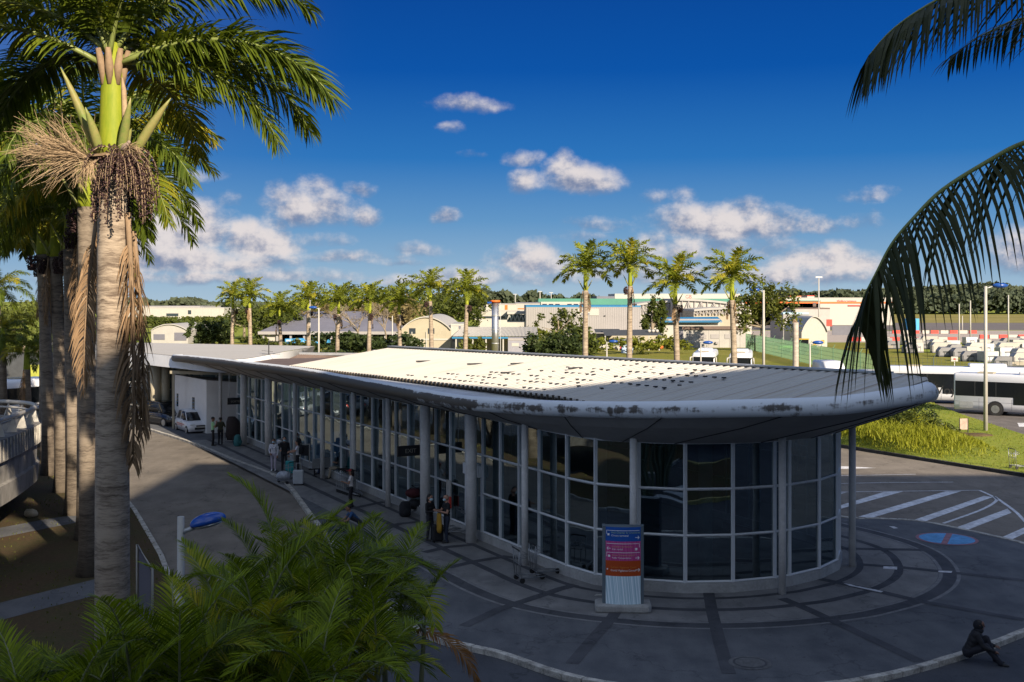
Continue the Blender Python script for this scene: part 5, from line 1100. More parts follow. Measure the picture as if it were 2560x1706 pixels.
Yp = 212; t = block('site_offices', 'row of grey white prefab offices with barred windows at the edge of the lawn', 1708, 1864, 823, Yp, 8, M_wall, M_dark, seams=6); rows(t, 'window', Yp, [(1720, 1731, 836, 848), (1746, 1766, 837, 847), (1777, 1797, 836, 847), (1812, 1826, 836, 847)], M_greywall, .08); rows(t, 'end_wall', Yp, [(1697, 1708, 828, 860)], M_greyroof)
for px in (1728, 1788, 1834): rows(t, 'vent_unit', Yp, [(px, px + 7, 855, 860)], M_greywall, .5)
b = MB(); b.box(X(1705, Yp), Yp - .4, Z(824, Yp), X(1868, Yp), Yp, Z(816, Yp)); b.build('fascia', M_brown, t)
Yk = 200; cpk = thing('carport', 'long covered parking with dark netting roof at the back of the lawn', 'carport', (X(1575, Yk), Yk, ZG))
b = MB(); b.add([(X(1512, Yk), Yk, Z(840, Yk)), (X(1655, Yk), Yk, Z(839, Yk)), (X(1655, Yk), Yk + 6, Z(826, Yk)), (X(1512, Yk), Yk + 6, Z(828, Yk))], [(0, 1, 2, 3)]); b.add([(X(1494, Yk), Yk + 5, Z(834, Yk)), (X(1560, Yk), Yk + 5, Z(834, Yk)), (X(1560, Yk), Yk + 9, Z(826, Yk)), (X(1494, Yk), Yk + 9, Z(826, Yk))], [(0, 1, 2, 3)]); b.build('net_roof', M_dark, cpk)
for px in (1513, 1547, 1598, 1622, 1648): b = MB(); b.bar((X(px, Yk), Yk, ZG), (X(px, Yk), Yk, Z(840, Yk)), .2); b.build('post', M_white, cpk)
for px in (1628, 1638, 1648): b = MB(); b.ell((X(px, Yk), Yk + 3, Z(829, Yk)), (.33, .3, .3), 10, 6); b.build('white_tarp', M_white, cpk)
b = MB(); b.box(X(1500, Yk), Yk + 9.5, ZG, X(1660, Yk), Yk + 9.8, Z(838, Yk)); b.build('back_wall', M_cream, cpk)
for i, (px, c_, lab) in enumerate(((1525, M_white, 'white car under the left end of the covered parking'), (1580, M_red, 'red car under the covered parking behind the blue cabin'), (1612, M_white, 'white car under the right end of the covered parking'), (1634, M_orange, 'orange vehicle at the right end of the covered parking'))):
    t = thing('parked_car', lab, 'car', (X(px, Yk), Yk + 3, ZG)); b = MB(); b.ext([(-2, .25), (2, .25), (2.05, .7), (1.2, .85), (.6, 1.35), (-1.1, 1.4), (-1.9, .9)], -.8, .8); b.build('body', c_, t, world=False, bevel=.06); b = MB(); b.ext([(-1.5, .92), (1.0, .92), (.55, 1.28), (-1.05, 1.3)], -.82, .82); b.build('window', M_carglass, t, world=False)
    for xx in (-1.25, 1.25): b = MB(); b.tube([(xx, -.82, .3), (xx, .82, .3)], .3, 12); b.build('wheel', M_rubber, t, world=False)
Yt = 190; t = thing('blue_cabin', 'pale blue portable cabin on the lawn behind a palm trunk', 'cabin', (X(1570, Yt), Yt, ZG)); M_pb = mat('pale_blue', (.36, .48, .66), .6, var=.08)
b = MB(); b.box(X(1556, Yt), Yt, ZG, X(1583, Yt), Yt + 2.2, Z(849, Yt)); b.build('wall', M_pb, t); b = MB(); b.box(X(1555, Yt), Yt - .1, Z(849, Yt), X(1584, Yt), Yt + 2.3, Z(847, Yt)); b.build('roof', M_white, t)
b = MB(); [b.box(X(1556 + q, Yt), Yt - .04, ZG + .1, X(1557 + q, Yt), Yt - .003, Z(850, Yt)) for q in (6, 13, 20)]; b.build('door_joint', M_white, t)
Yr = 400; t = block('striped_terminal', 'long white building with an orange red stripe behind the fence at the right', 1862, 2232, 747, Yr, 30, M_white, M_white); b = MB(); b.box(X(1862, Yr), Yr - .2, Z(759, Yr), X(2232, Yr), Yr - .05, Z(755, Yr)); b.build('red_stripe', M_orange, t)
rows(t, 'window', Yr, [(2032, 2040, 757, 767)], M_brown, .25); rows(t, 'red_panel', Yr, [(2120, 2155, 763, 766)], M_red, .3); ftext('Vidéocampus', 2092, 756, Yr, 1.3, M_red, t)
t = block('brown_store', 'reddish low store roofs in front of the striped white building', 1985, 2075, 773, 330, 12, M_wall, M_brown); t = block('small_white_house', 'little white house with red roof above the striped building', 1975, 2003, 742, 520, 10, M_white, M_orange); block('small_white_house', 'second little house, with taller red roof, above the striped building', 2018, 2036, 741, 500, 10, M_white, M_red)
t = block('pale_shed', 'grey pale shed with light blue roof edge behind the tractor', 1958, 2022, 786, 240, 12, M_greywall, mat('pale_blue_edge', (.35, .50, .58), .6, var=.1))
Ye = 215; tn = vault('white_tent', 'white half-round storage tent beside the tractor', 2004, 2068, 830, 793, Ye, 14, M_white, M_white); rows(tn, 'red_banner', Ye, [(2066, 2080, 799, 816)], M_red, .1); rows(tn, 'grey_side', Ye, [(2080, 2130, 815, 838)], M_greyroof, .1)
# runway, apron and dry grass beyond
for nm, x0, x1, y0, y1, z, m in (('apron', 20, 700, 238, 330, -.150, mat('apron_concrete', (.34, .29, .25), .9, var=.1, scale=.05)), ('runway', 40, 900, 335, 440, -.148, mat('runway_asphalt', (.12, .105, .10), .9, var=.1, scale=.05)), ('dry_field', 20, 1200, 440, 690, -.146, M_field), ('lawn', -70, 60, 112.2, 236, -.150, ground_mat('far_lawn', ((.16, .17, .025), (.23, .21, .045), (.27, .23, .07)), .06))):
    b = MB(); b.sheet([(x0, y0), (x1, y0), (x1*1.3, y1), (x0, y1)], z); structure(nm, b, m)
# ------------------------------------------------------------------ ULD containers, barriers, poles, fences
def container_mesh(w, h, d, seed):
    b = MB(); b.ext([(-w/2, .25), (w/2, .25), (w/2, h), (-w/2 + .4, h), (-w/2, h - .5)] if seed % 2 else [(-w/2, .25), (w/2, .25), (w/2, h), (-w/2, h)], 0, d)
    b.box(-w/2, -.03, .05, w/2, d, .24, 1)
    for i in range(3): b.box(-w/2 + .1 + i*w/3, -.04, .3, -w/2 + .15 + i*w/3, -.002, h - .6, 1)
    b.box(-w*.2, -.05, h*.5, w*.2, -.003, h*.62, 1); return b
cm = [mesh_of(container_mesh(w_, h_, 1.6, i), 'container', [M_white if i != 2 else M_galv, M_greyroof]) for i, (w_, h_) in enumerate(((2.1, 1.75), (2.0, 1.9), (2.4, 1.6), (3.1, 1.8)))]
M_cgrey = mat('container_grey', (.19, .19, .20), .6, var=.1); M_ctan = mat('container_tan', (.28, .25, .20), .7, var=.1)
cm += [mesh_of(container_mesh(2.2, 1.5, 1.6, 1), 'container', [M_cgrey, M_dark]), mesh_of(container_mesh(3.6, .7, 1.8, 0), 'container', [M_ctan, M_dark])]
r = random.Random(12)
for row, (Y, px0, px1, st_) in enumerate(((150, 2500, 2620, 31), (163, 2400, 2640, 30), (176, 2340, 2640, 27), (190, 2275, 2640, 26), (205, 2185, 2640, 24), (222, 2140, 2640, 25))):
    px = px0
    while px < px1:
        if r.random() > .22:
            o = bpy.data.objects.new('cargo_container', cm[r.choice((0, 0, 1, 2, 3, 4, 4, 5))]); C.objects.link(o); o.location = (X(px, Y), Y + r.uniform(-1.5, 1.5), ZG); o.rotation_euler = (0, 0, r.uniform(-.2, .2))
            tag(o, 'pale cargo container in the rows of containers on the apron beyond the green lawn', 'container', 'cargo containers on the apron')
        px += st_ * r.uniform(.9, 1.25)
bm_ = [mesh_of((lambda b: (b.box(-1, -.3, 0, 1, .3, .9), b)[1])(MB()), 'barrier', m) for m in (M_red, M_white)]
for k, (Y, px0, px1) in enumerate(((245, 2140, 2420), (300, 2240, 2460), (262, 2460, 2640))):
    for i in range(int((px1-px0)/24)):
        o = bpy.data.objects.new('barrier_block', bm_[i % 2]); C.objects.link(o); o.location = (X(px0 + i*24, Y), Y, ZG)
        tag(o, ('red' if i % 2 == 0 else 'white') + ' plastic barrier block in the red and white lines across the apron', 'barrier', 'red and white barriers on the apron')
t = thing('blue_container', 'blue container far off between the frond leaflets on the apron', 'container', (X(2285, 320), 320, ZG)); b = MB(); b.box(X(2270, 320), 320, ZG, X(2298, 320), 323, Z(797, 320)); [b.box(X(2270 + q, 320), 319.9, .2, X(2271 + q, 320), 319.99, Z(799, 320)) for q in (5, 10, 15, 20)]; b.build('body', mat('cyan_blue', (.05, .30, .55), .5, var=.1), t)
def pole(px, pyb, pyt, lab, r_=.08, head='blue', arm=1., Y=None, zg=ZG):
    Y = Y or FPX*(CH - zg)/(pyb - 750); x = X(px, Y); zt = Z(pyt, Y); t = thing('lamp_post', lab, 'lamp post', (x, Y, zg), 0, 'lamp posts around the airport')
    b = MB(); b.tube([(x, Y, zg), (x, Y, zt)], [r_*1.15, r_*.8], 10); b.build('pole', M_white, t)
    if head == 'blue':
        b = MB(); b.tube([(x, Y, zt - .15), (x + .35*arm, Y, zt - .02)], .04, 6); b.build('arm', M_galv, t); b = MB(); b.ell((x + .75*arm, Y, zt + .05), (.55, .26, .18), 12, 7); b.build('lamp_head', M_blue, t)
    elif head == 'flat':
        b = MB(); b.box(x - .9, Y - .2, zt, x + .9, Y + .2, zt + .35); b.build('lamp_head', M_galv, t)
    return t
for a in ((775, 0, 690+60, 'white lamp post between golden palm and bare tree', .09, 'none', 1, 160), (797, 0, 770, 'white lamp post with blue head in front of the grey hangar', .11, 'blue', -1, 140), (1909, 0, 726, 'tall white lamp post with blue head right of the rightmost lawn palm', .13, 'blue', -1.2, 112), (2025, 0, 858, 'short lamp post with blue head before the green fence', .08, 'blue', 1, 105), (1517, 0, 855, 'short white lamp post on the lawn left of the blue cabin', .09, 'blue', 1, 130), (1752, 0, 858, 'short blue-headed lamp post in front of the left coach', .08, 'blue', 1, 118),
          (2464, 1085, 716, 'tall white lamp post standing on the lawn island by the coaches', .125, 'blue', 1.3, None), (2197, 0, 745, 'white pole behind the coconut leaflets, left of the buses', .13, 'none', 1, 120), (2047, 0, 695, 'thin lamp mast with flat head behind the stump', .18, 'flat', 1, 300), (2398, 860, 760, 'thin white pole at the edge of the container yard', .12, 'none', 1, 215), (2426, 0, 752, 'white pole in the container yard, left of the tall lamp post', .14, 'none', 1, 230), (2521, 0, 738, 'white pole in the container yard, right of the tall lamp post', .13, 'none', 1, 205), (2406, 0, 790, 'small white pole on the apron', .12, 'none', 1, 300),
          (1350, 0, 730, 'lamp mast on the dark ridge, left of the lawn palms', .25, 'flat', 1, 520), (1378, 0, 733, 'second lamp mast on the dark ridge', .22, 'flat', 1, 540), (1288, 0, 737, 'thin mast behind the white office block', .22, 'flat', 1, 540), (981, 0, 790, 'short white post left of the cream hall', .1, 'none', 1, 170)):
    pole(a[0], a[1] or 900, a[2], a[3], a[4], a[5], a[6], a[7])
def fence(label, P0, P1, h, step, m, wires):
    P0, P1 = Vector(P0), Vector(P1); t = thing('mesh_fence', label, 'fence', P0); L = (P1-P0).length; n = max(2, round(L/step)); d = (P1-P0)/n
    for i in range(n+1): b = MB(); p = P0 + d*i; b.bar(p, p + Vector((0, 0, h)), .09); b.bar(p + Vector((0, 0, h)), p + Vector((.25, 0, h + .45)), .06); b.build('post', m, t)
    b = MB(); k = int(L/wires)
    for i in range(k): p = P0.lerp(P1, i/k); b.bar(p + Vector((0, 0, .1)), p + Vector((0, 0, h)), .022)
    for z in [.15 + (h-.2)*i/5 for i in range(6)]: b.bar(P0 + Vector((0, 0, z)), P1 + Vector((0, 0, z)), .025)
    b.build('mesh_panel', m, t)
M_fence = mat('fence_green', (.10, .20, .11), .6, var=.1); M_fenced = mat('fence_dark', (.05, .07, .06), .6, var=.1)
fence('pale green mesh fence running away beside the tractor', (X(1865, 205), 205, ZG), (X(2190, 125), 125, ZG), 2.9, 6, M_fence, .16)
fence('dark thin mesh fence behind the white buses', (X(2195, 128), 128, ZG), (X(2640, 116), 116, ZG), 2.6, 7, M_fenced, .5)
# tractor
tr = thing('tractor', 'dark green tractor with yellow loader near the white tent', 'tractor', (X(2020, 185), 185, ZG), R(-15)); M_gr = mat('tractor_green', (.05, .10, .05), .5, var=.1); M_ye = mat('tractor_yellow', (.55, .36, .03), .5, var=.1)
b = MB(); b.box(-1.6, -.5, .7, 1.4, .5, 1.5); b.box(-1.4, -.6, 1.5, .2, .6, 1.7); b.build('body', M_gr, tr, world=False, bevel=.08); b = MB(); b.box(-1.3, -.6, 1.7, .1, .6, 2.5); b.build('cab', M_carglass, tr, world=False); b = MB(); b.box(-1.4, -.7, 2.5, .2, .7, 2.65); b.build('cab_roof', M_ye, tr, world=False)
b = MB(); b.bar((.6, -.7, 1.5), (2.3, -.7, 2.2), .18); b.bar((.6, .7, 1.5), (2.3, .7, 2.2), .18); b.box(2.1, -1, 1.9, 2.6, 1, 2.4); b.build('loader', M_ye, tr, world=False)
for x_, r_ in ((-1.0, .85), (1.2, .6)):
    for s_ in (-1, 1): b = MB(); b.tube([(x_, s_*.6, r_), (x_, s_*1.0, r_)], r_, 16); b.build('wheel', M_rubber, tr, world=False)
t = thing('mower', 'bright green mower trailer at the left of the tractor', 'trailer', (X(1966, 190), 190, ZG)); b = MB(); b.box(-1.3, -.8, .5, 1.2, .8, 1.3); b.build('body', mat('lime_green', (.10, .38, .05), .5, var=.1), t, world=False, bevel=.1)
for s_ in (-1, 1): b = MB(); b.tube([(0, s_*.75, .45), (0, s_*.95, .45)], .45, 14); b.build('wheel', M_rubber, t, world=False)
t = thing('warning_board', 'small white notice board on the lawn fence above the rear bus', 'sign', (X(2387, 125), 125, ZG)); b = MB(); b.box(X(2378, 124), 124, Z(904, 124), X(2395, 124), 124.06, Z(892, 124)); b.build('board', M_white, t); b = MB(); b.bar((X(2387, 124), 124.1, ZG), (X(2387, 124), 124.1, Z(893, 124)), .06); b.build('post', M_galv, t); b = MB(); b.sheet([(0, 0)]*3, 0) if 0 else b.box(X(2384, 124), 123.97, Z(900, 124), X(2389, 124), 123.99, Z(896, 124)); b.build('red_mark', M_red, t)
t = thing('info_board', 'weathered wooden notice board on two legs on the grass mound', 'sign', at(2410, 1084, .1)); p = t.location; b = MB(); b.obox(p + Vector((0, 0, .62)), (.30, .06, 0), (0, .04, 0), (0, 0, .36)); b.build('board', mat('weathered_board', (.36, .27, .22), .8, var=.3), t)
for s_ in (-.27, .27): b = MB(); b.bar(p + Vector((s_, .02, -.1)), p + Vector((s_, .02, 1.0)), .05); b.build('leg', M_black, t)
b = MB(); b.ell(p + Vector((.5, -.8, -.05)), (1.1, .6, .18), 12, 6); b.ell(p + Vector((-.3, 0, -.05)), (.8, .5, .14), 12, 6); tag(b.build('soil_heap', ground_mat('soil', ((.10, .07, .04), (.14, .10, .06), (.06, .05, .03)), 1.)), None, None, kind='structure')

# ------------------------------------------------------------------ vehicles
def loft_sym(b, st, m=0):                          # stations: (x, [(halfwidth, z), ...]) from bottom to top; mirrored
    rings = []
    for x, pr in st: rings.append([Vector((x, -w_, z)) for w_, z in pr] + [Vector((x, w_, z)) for w_, z in pr[::-1]])
    b.loft(rings, m)
def wheel(parent, x, y, r_, w_, side):
    b = MB(); b.tube([(x, y - w_/2, r_), (x, y + w_/2, r_)], r_, 20); wl = b.build('wheel', M_rubber, parent, world=False, bevel=.02)
    b = MB(); e = y + side*w_/2; b.tube([(x, e - side*.02, r_), (x, e + side*.015, r_)], r_*.62, 16)
    for k in range(5): a = k*1.2566; b.bar((x, e + side*.02, r_), (x + math.cos(a)*r_*.58, e + side*.02, r_ + math.sin(a)*r_*.58), r_*.16, .02, up=(0, 1, 0))
    b.build('rim', M_steel, wl, world=False)
def car(label, loc, rz, paint, kind, name='parked_car'):
    t = thing(name, label, 'car', loc, rz); suv = kind == 'suv'; L = 4.75 if suv else 3.6; W2 = .95 if suv else .82; Hh = 1.72 if suv else 1.5; zb = 1.02 if suv else .92; g0 = .28 if suv else .2; f = L/2; rr_ = .37 if suv else .29
    b = MB(); hood = zb - .04
    st = [(-f, [(W2*.72, g0+.12), (W2*.80, g0+.35), (W2*.78, zb-.25), (W2*.6, zb-.1)]), (-f+.12, [(W2*.88, g0), (W2*.97, g0+.3), (W2*.94, zb-.12), (W2*.76, zb)]), (-f+.5, [(W2*.95, g0), (W2, g0+.3), (W2*.97, zb-.08), (W2*.82, zb)]), (0, [(W2*.95, g0), (W2, g0+.3), (W2*.98, zb-.08), (W2*.86, zb)]),
          (f-1.25, [(W2*.95, g0), (W2, g0+.3), (W2*.97, zb-.1), (W2*.85, zb-.01)]), (f-.7, [(W2*.95, g0), (W2, g0+.3), (W2*.95, zb-.15), (W2*.82, zb-.06)]), (f-.18, [(W2*.88, g0), (W2*.94, g0+.28), (W2*.88, zb-.25), (W2*.74, zb-.17)]), (f, [(W2*.7, g0+.1), (W2*.78, g0+.28), (W2*.74, zb-.36), (W2*.62, zb-.3)])]
    loft_sym(b, st); b.build('body', paint, t, world=False)
    b = MB(); xr = -f+.1 if not suv else -f+.15; xw = f-1.15 if suv else f-.85
    gl = [(xr, [(W2*.80, zb-.02), (W2*.76, zb+.12)]), (xr+.28, [(W2*.85, zb-.02), (W2*.70, Hh-.12)]), (xr+.5, [(W2*.86, zb-.02), (W2*.70, Hh-.05)]), (xw-.95, [(W2*.87, zb-.02), (W2*.70, Hh-.05)]), (xw-.7, [(W2*.86, zb-.02), (W2*.70, Hh-.12)]), (xw, [(W2*.82, zb-.04), (W2*.78, zb)])]
    loft_sym(b, gl); b.build('window', M_carglass, t, world=False)
    b = MB(); loft_sym(b, [(xr+.18, [(W2*.66, Hh-.15), (W2*.5, Hh-.11)]), (xr+.45, [(W2*.72, Hh-.06), (W2*.55, Hh-.0)]), ((xr+xw)/2-.3, [(W2*.72, Hh-.05), (W2*.55, Hh+.02)]), (xw-.95, [(W2*.72, Hh-.06), (W2*.55, Hh)]), (xw-.72, [(W2*.69, Hh-.12), (W2*.5, Hh-.09)])]); b.build('roof', paint, t, world=False)
    for s_ in (-1, 1):
        b = MB()
        for x0, x1, z1 in ((xw-.02, xw-.72, Hh-.10), ((xr+xw)/2-.15, (xr+xw)/2-.2, Hh-.06), (xr+.05, xr+.36, Hh-.1)): b.bar((x0, s_*W2*.845, zb-.02), (x1, s_*W2*.71, z1), .07, .05, up=(0, 1, 0))
        b.build('pillar', paint, t, world=False)
        b = MB(); b.ell((xw-.25, s_*(W2*.99), zb+.07), (.07, .1, .07), 8, 6); b.build('mirror', M_black if not suv else paint, t, world=False)
        b = MB(); b.ell((f-.16, s_*W2*.62, zb-.26), (.13, .2, .085), 10, 6); b.build('headlight', mat('headlight', (.55, .57, .58), .15, var=0, spec=.9) if 'headlight' not in bpy.data.materials else bpy.data.materials['headlight'], t, world=False)
        b = MB(); b.ell((-f+.05, s_*W2*.72, zb-.22), (.06, .1, .12), 8, 6); b.build('tail_light', M_red, t, world=False)
        for x in (-f+.75 if suv else -f+.55, f-.85 if suv else f-.62): wheel(t, x, s_*(W2-.11), rr_, .22, s_)
        b = MB(); xm = (xr+xw)/2
        for xx in (xm-.62, xm+.55): b.box(xx-.006, s_*W2*1.0-.006, g0+.22, xx+.006, s_*W2*1.0+.006, zb-.08)
        b.box(xm+.1, s_*W2*.985-.012, zb-.2, xm+.25, s_*W2*.985+.012, zb-.17); b.build('door_line', M_black, t, world=False)
    b = MB(); b.box(f-.09, -W2*.5, g0+.14, f+.015, W2*.5, g0+.3); b.build('lower_grille', M_black, t, world=False, bevel=.02)
    b = MB(); b.obox((f+.005, 0, zb-.33), (.02, .01, 0), (0, W2*.36, 0), (0, 0, .05)); b.build('grille', M_black, t, world=False)
    b = MB(); b.box(f+.012, -.26, g0+.27, f+.03, .26, g0+.38); b.build('number_plate', M_white, t, world=False)
    b = MB(); b.box(-f+.4, -W2*.8, .12, f-.4, W2*.8, g0+.08); b.build('underbody', M_black, t, world=False)
    return t
M_carw = mat('car_white', (.64, .65, .68), .25, var=.02, spec=.6); M_carb = mat('car_black', (.008, .009, .012), .12, var=0, spec=.9); M_cars = mat('car_silver', (.40, .41, .43), .3, .5, var=.02)
p = at(470, 1086, -.10); wc = car('small white hatchback with red lettering on its side, parked by the white cabin', (p.x, p.y + 1.2, -.10), R(-58), M_carw, 'hatch')
for s_ in (-1, 1):
    b = MB()
    for i in range(9): b.box(-.95 + i*.19, s_*.835 - .004, .60, -.83 + i*.19, s_*.835 + .004, .66)
    for i in range(6): b.box(-.9 + i*.22, s_*.832 - .004, .50, -.76 + i*.22, s_*.832 + .004, .54)
    b.build('red_lettering', M_red, wc, world=False)
b = MB(); b.obox((1.795, 0, .60), (.012, 0, 0), (0, .05, 0), (0, 0, .06)); b.build('badge', M_steel, wc, world=False)
p = at(392, 1070, -.12); car('black four-wheel-drive car parked behind the white hatchback', (p.x, p.y + 1.6, -.12), R(-42), M_carb, 'suv')
car('dark parked car half hidden by the ramp and palm trunks at the left edge', (-33, 78, ZR), R(100), M_carb, 'suv'); car('silver car parked in the sunny lot behind the left palms', (-30.2, 80, ZR), R(75), M_cars, 'hatch')
for i, (px, Y, m, lab) in enumerate(((755, 228, M_cars, 'silver car in front of the blue carts by the grey hangar'), (1105, 0, M_cars, '') , (778, 226, M_cars, 'second silver car beside the palm trunk by the grey hangar'))):
    if Y: car(lab, (X(px, Y), Y, ZG), R(170), m, 'hatch')
car('pale parked car on the lawn side of the roof, left of the palm stump', (X(1968, 106), 106, ZR), R(180), M_cars, 'hatch')
def bus(label, loc, rz, L, kind, name='coach'):
    t = thing(name, label, 'bus', loc, rz); Wd, H_ = 1.25, 3.2
    b = MB(); pr = lambda s_: [(Wd*s_*.98, .35), (Wd*s_, .8), (Wd*s_, 2.7), (Wd*s_*.97, 3.0), (Wd*s_*.85, H_)]
    loft_sym(b, [(-L/2, [(w_, z) for w_, z in pr(.93)]), (-L/2+.12, pr(1)), (L/2-.35, pr(1)), (L/2-.1, pr(.97)), (L/2, [(w_*.94, min(z, 3.05)) for w_, z in pr(.95)])]); b.build('body', M_carw, t, world=False)
    for s_ in (-1, 1):
        y = s_*Wd
        b = MB(); b.box(-L/2+.12, min(y, y+s_*.012), 1.45, L/2-.25, max(y, y+s_*.012), 2.62); w_ = b.build('window_band', M_carglass, t, world=False)
        b = MB(); [b.box(xx-.012, min(y+s_*.012, y+s_*.016), 1.45, xx+.012, max(y+s_*.012, y+s_*.016), 2.62) for xx in [-L/2+1.6+i*1.55 for i in range(int((L-2)/1.55))]]; b.build('window_joint', M_dark, w_, world=False)
        for x in (-L/2+3.1, L/2-2.5):
            b = MB(); b.tube([(x, y-s_*.3, .52), (x, y+s_*.008, .52)], .62, 20); b.build('wheel_arch', M_black, t, world=False); wheel(t, x, y-s_*.12, .50, .28, s_)
        b = MB()
        for xx in (-L/2+1.9, -L/2+4.3, 0, 1.6): b.box(xx-.01, min(y, y+s_*.006), .42, xx+.01, max(y, y+s_*.006), 1.3)
        b.box(-L/2+.1, min(y, y+s_*.006), 1.0, L/2-.3, max(y, y+s_*.006), 1.02); b.build('panel_joint', M_greyroof, t, world=False)
        b = MB(); [b.box(-L/2+.45, min(y+s_*.004, y+s_*.02), .52+i*.09, -L/2+1.45, max(y+s_*.004, y+s_*.02), .57+i*.09) for i in range(6)]; b.build('engine_grille', M_galv, t, world=False)
        b = MB(); b.box(-L/2+4.4, min(y, y+s_*.018), .9, -L/2+6.0, max(y, y+s_*.018), 2.62); d_ = b.build('door', M_carglass, t, world=False)
    b = MB(); b.box(L/2-.02, -1.08, 1.25, L/2+.02, 1.08, 2.75); b.build('windscreen', M_carglass, t, world=False)
    b = MB(); b.box(-L/2-.02, -.95, 1.75, -L/2+.02, .95, 2.6); b.build('rear_window', M_carglass, t, world=False)
    b = MB(); b.box(-1.4, -.8, 3.2, 1.6, .8, 3.5); b.build('roof_unit', M_carw, t, world=False, bevel=.12)
    b = MB(); b.box(-L/2+1.6, -.5, 3.2, -L/2+2.8, .5, 3.3); b.build('roof_hatch', M_cream, t, world=False, bevel=.03); b = MB(); b.box(L/2-3, -.5, 3.2, L/2-2, .5, 3.3); b.build('roof_hatch', M_cream, t, world=False, bevel=.03)
    for s_ in (-1, 1):
        b = MB(); b.tube([(L/2-.1, s_*1.15, 2.75), (L/2+.4, s_*1.4, 2.7), (L/2+.4, s_*1.45, 2.1)], .08, 8); b.build('mirror_arm', M_white, t, world=False)
        b = MB(); b.ell((L/2-.0, s_*.95, .8), (.06, .18, .1), 8, 6); b.build('headlight', M_steel, t, world=False); b = MB(); b.box(-L/2-.01, s_*1.05-.08, .8, -L/2+.03, s_*1.05+.08, 1.2); b.build('tail_light', M_red, t, world=False)
    return t
b1 = bus('near white coach with dark windows and silver wheel at the right edge', (40.8, 86.5, ZR), R(-35), 12.2, 'a')
b2 = bus('rear white coach with black script lettering and sun emblem, behind the near coach', (41.0, 96.9, ZR), R(-17), 16.0, 'b')
M_ink = mat('black_lettering', (.015, .015, .015), .5, var=0)
text_mesh('lettering', 'Voyages', 1.05, M_ink, b2, Matrix.Translation((-4.15, -1.275, .88)) @ RX)
b = MB(); cxx, czz = -4.45, 1.45
for i in range(12): a = i*math.pi/6; b.add([(cxx + math.cos(a-.13)*.28, -1.28, czz + math.sin(a-.13)*.28), (cxx + math.cos(a+.13)*.28, -1.28, czz + math.sin(a+.13)*.28), (cxx + math.cos(a)*(.62), -1.28, czz + math.sin(a)*.62)], [(0, 1, 2)])
b.build('sun_emblem', M_ink, b2, world=False)
b3 = bus('left one of the two white coaches parked facing us on the lawn edge', (X(1752, 124) + 1.4, 124 + 5, ZG), R(-90) - .22, 10.5, 'c'); b4 = bus('right one of the two coaches parked facing us, partly behind a palm trunk', (X(1840, 122) + 1.6, 122 + 5, ZG), R(-90) - .22, 10.5, 'd')
b5 = bus('white coach in the sunlit lot at the left, seen through the palms', (-38, 80, ZR), R(60), 11, 'e'); b6 = bus('second white coach farther off in the left lot', (-50, 92, ZR), R(60), 11, 'f')
# blue and white truck, pickup, blue carts
tk = thing('truck', 'small white truck with blue cab front beyond the roof edge', 'truck', (X(2074, 112), 112, ZR), R(-90)); b = MB(); loft_sym(b, [(-2.5, [(1.05, .5), (1.1, 1.3), (1.05, 2.7), (.9, 2.9)]), (1.2, [(1.05, .5), (1.1, 1.3), (1.05, 2.7), (.9, 2.95)]), (2.0, [(1.02, .5), (1.05, 1.2), (.98, 2.2), (.85, 2.45)]), (2.25, [(.95, .55), (1.0, 1.1), (.9, 1.6), (.8, 1.8)])]); b.build('body', M_carw, tk, world=False)
b = MB(); b.box(2.0, -.9, 1.45, 2.3, .9, 2.15); b.build('windscreen', M_carglass, tk, world=False); b = MB(); b.box(2.05, -1.0, .95, 2.33, 1.0, 1.4); b.build('blue_band', M_blueroof, tk, world=False)
for s_ in (-1, 1):
    for x in (-1.5, 1.4): wheel(tk, x, s_*.95, .42, .25, s_)
pk = thing('pickup', 'silver pickup truck parked beyond the roof near the bus', 'pickup', (X(2165, 118), 118, ZR), R(12)); b = MB(); loft_sym(b, [(-2.5, [(.8, .5), (.86, .9), (.84, 1.0)]), (.1, [(.82, .45), (.88, .9), (.84, 1.02)]), (2.3, [(.8, .45), (.86, .85), (.78, 1.0)]), (2.5, [(.7, .5), (.75, .8), (.7, .9)])]); b.build('body', M_cars, pk, world=False)
b = MB(); loft_sym(b, [(-.7, [(.82, 1.0), (.78, 1.1)]), (-.5, [(.82, 1.0), (.68, 1.62)]), (.6, [(.82, 1.0), (.68, 1.62)]), (1.2, [(.8, 1.0), (.76, 1.05)])]); b.build('window', M_carglass, pk, world=False); b = MB(); b.box(-.5, -.68, 1.62, .6, .68, 1.68); b.build('roof', M_cars, pk, world=False, bevel=.03)
b = MB(); [b.bar((-.9, s_*.75, 1.0), (-.9, s_*.75, 1.6), .06) for s_ in (-1, 1)]; b.bar((-.9, -.75, 1.6), (-.9, .75, 1.6), .06); b.build('roll_bar', M_galv, pk, world=False)
for s_ in (-1, 1):
    for x in (-1.6, 1.6): wheel(pk, x, s_*.75, .36, .22, s_)
M_cart = mat('cart_blue', (.05, .28, .55), .5, var=.1)
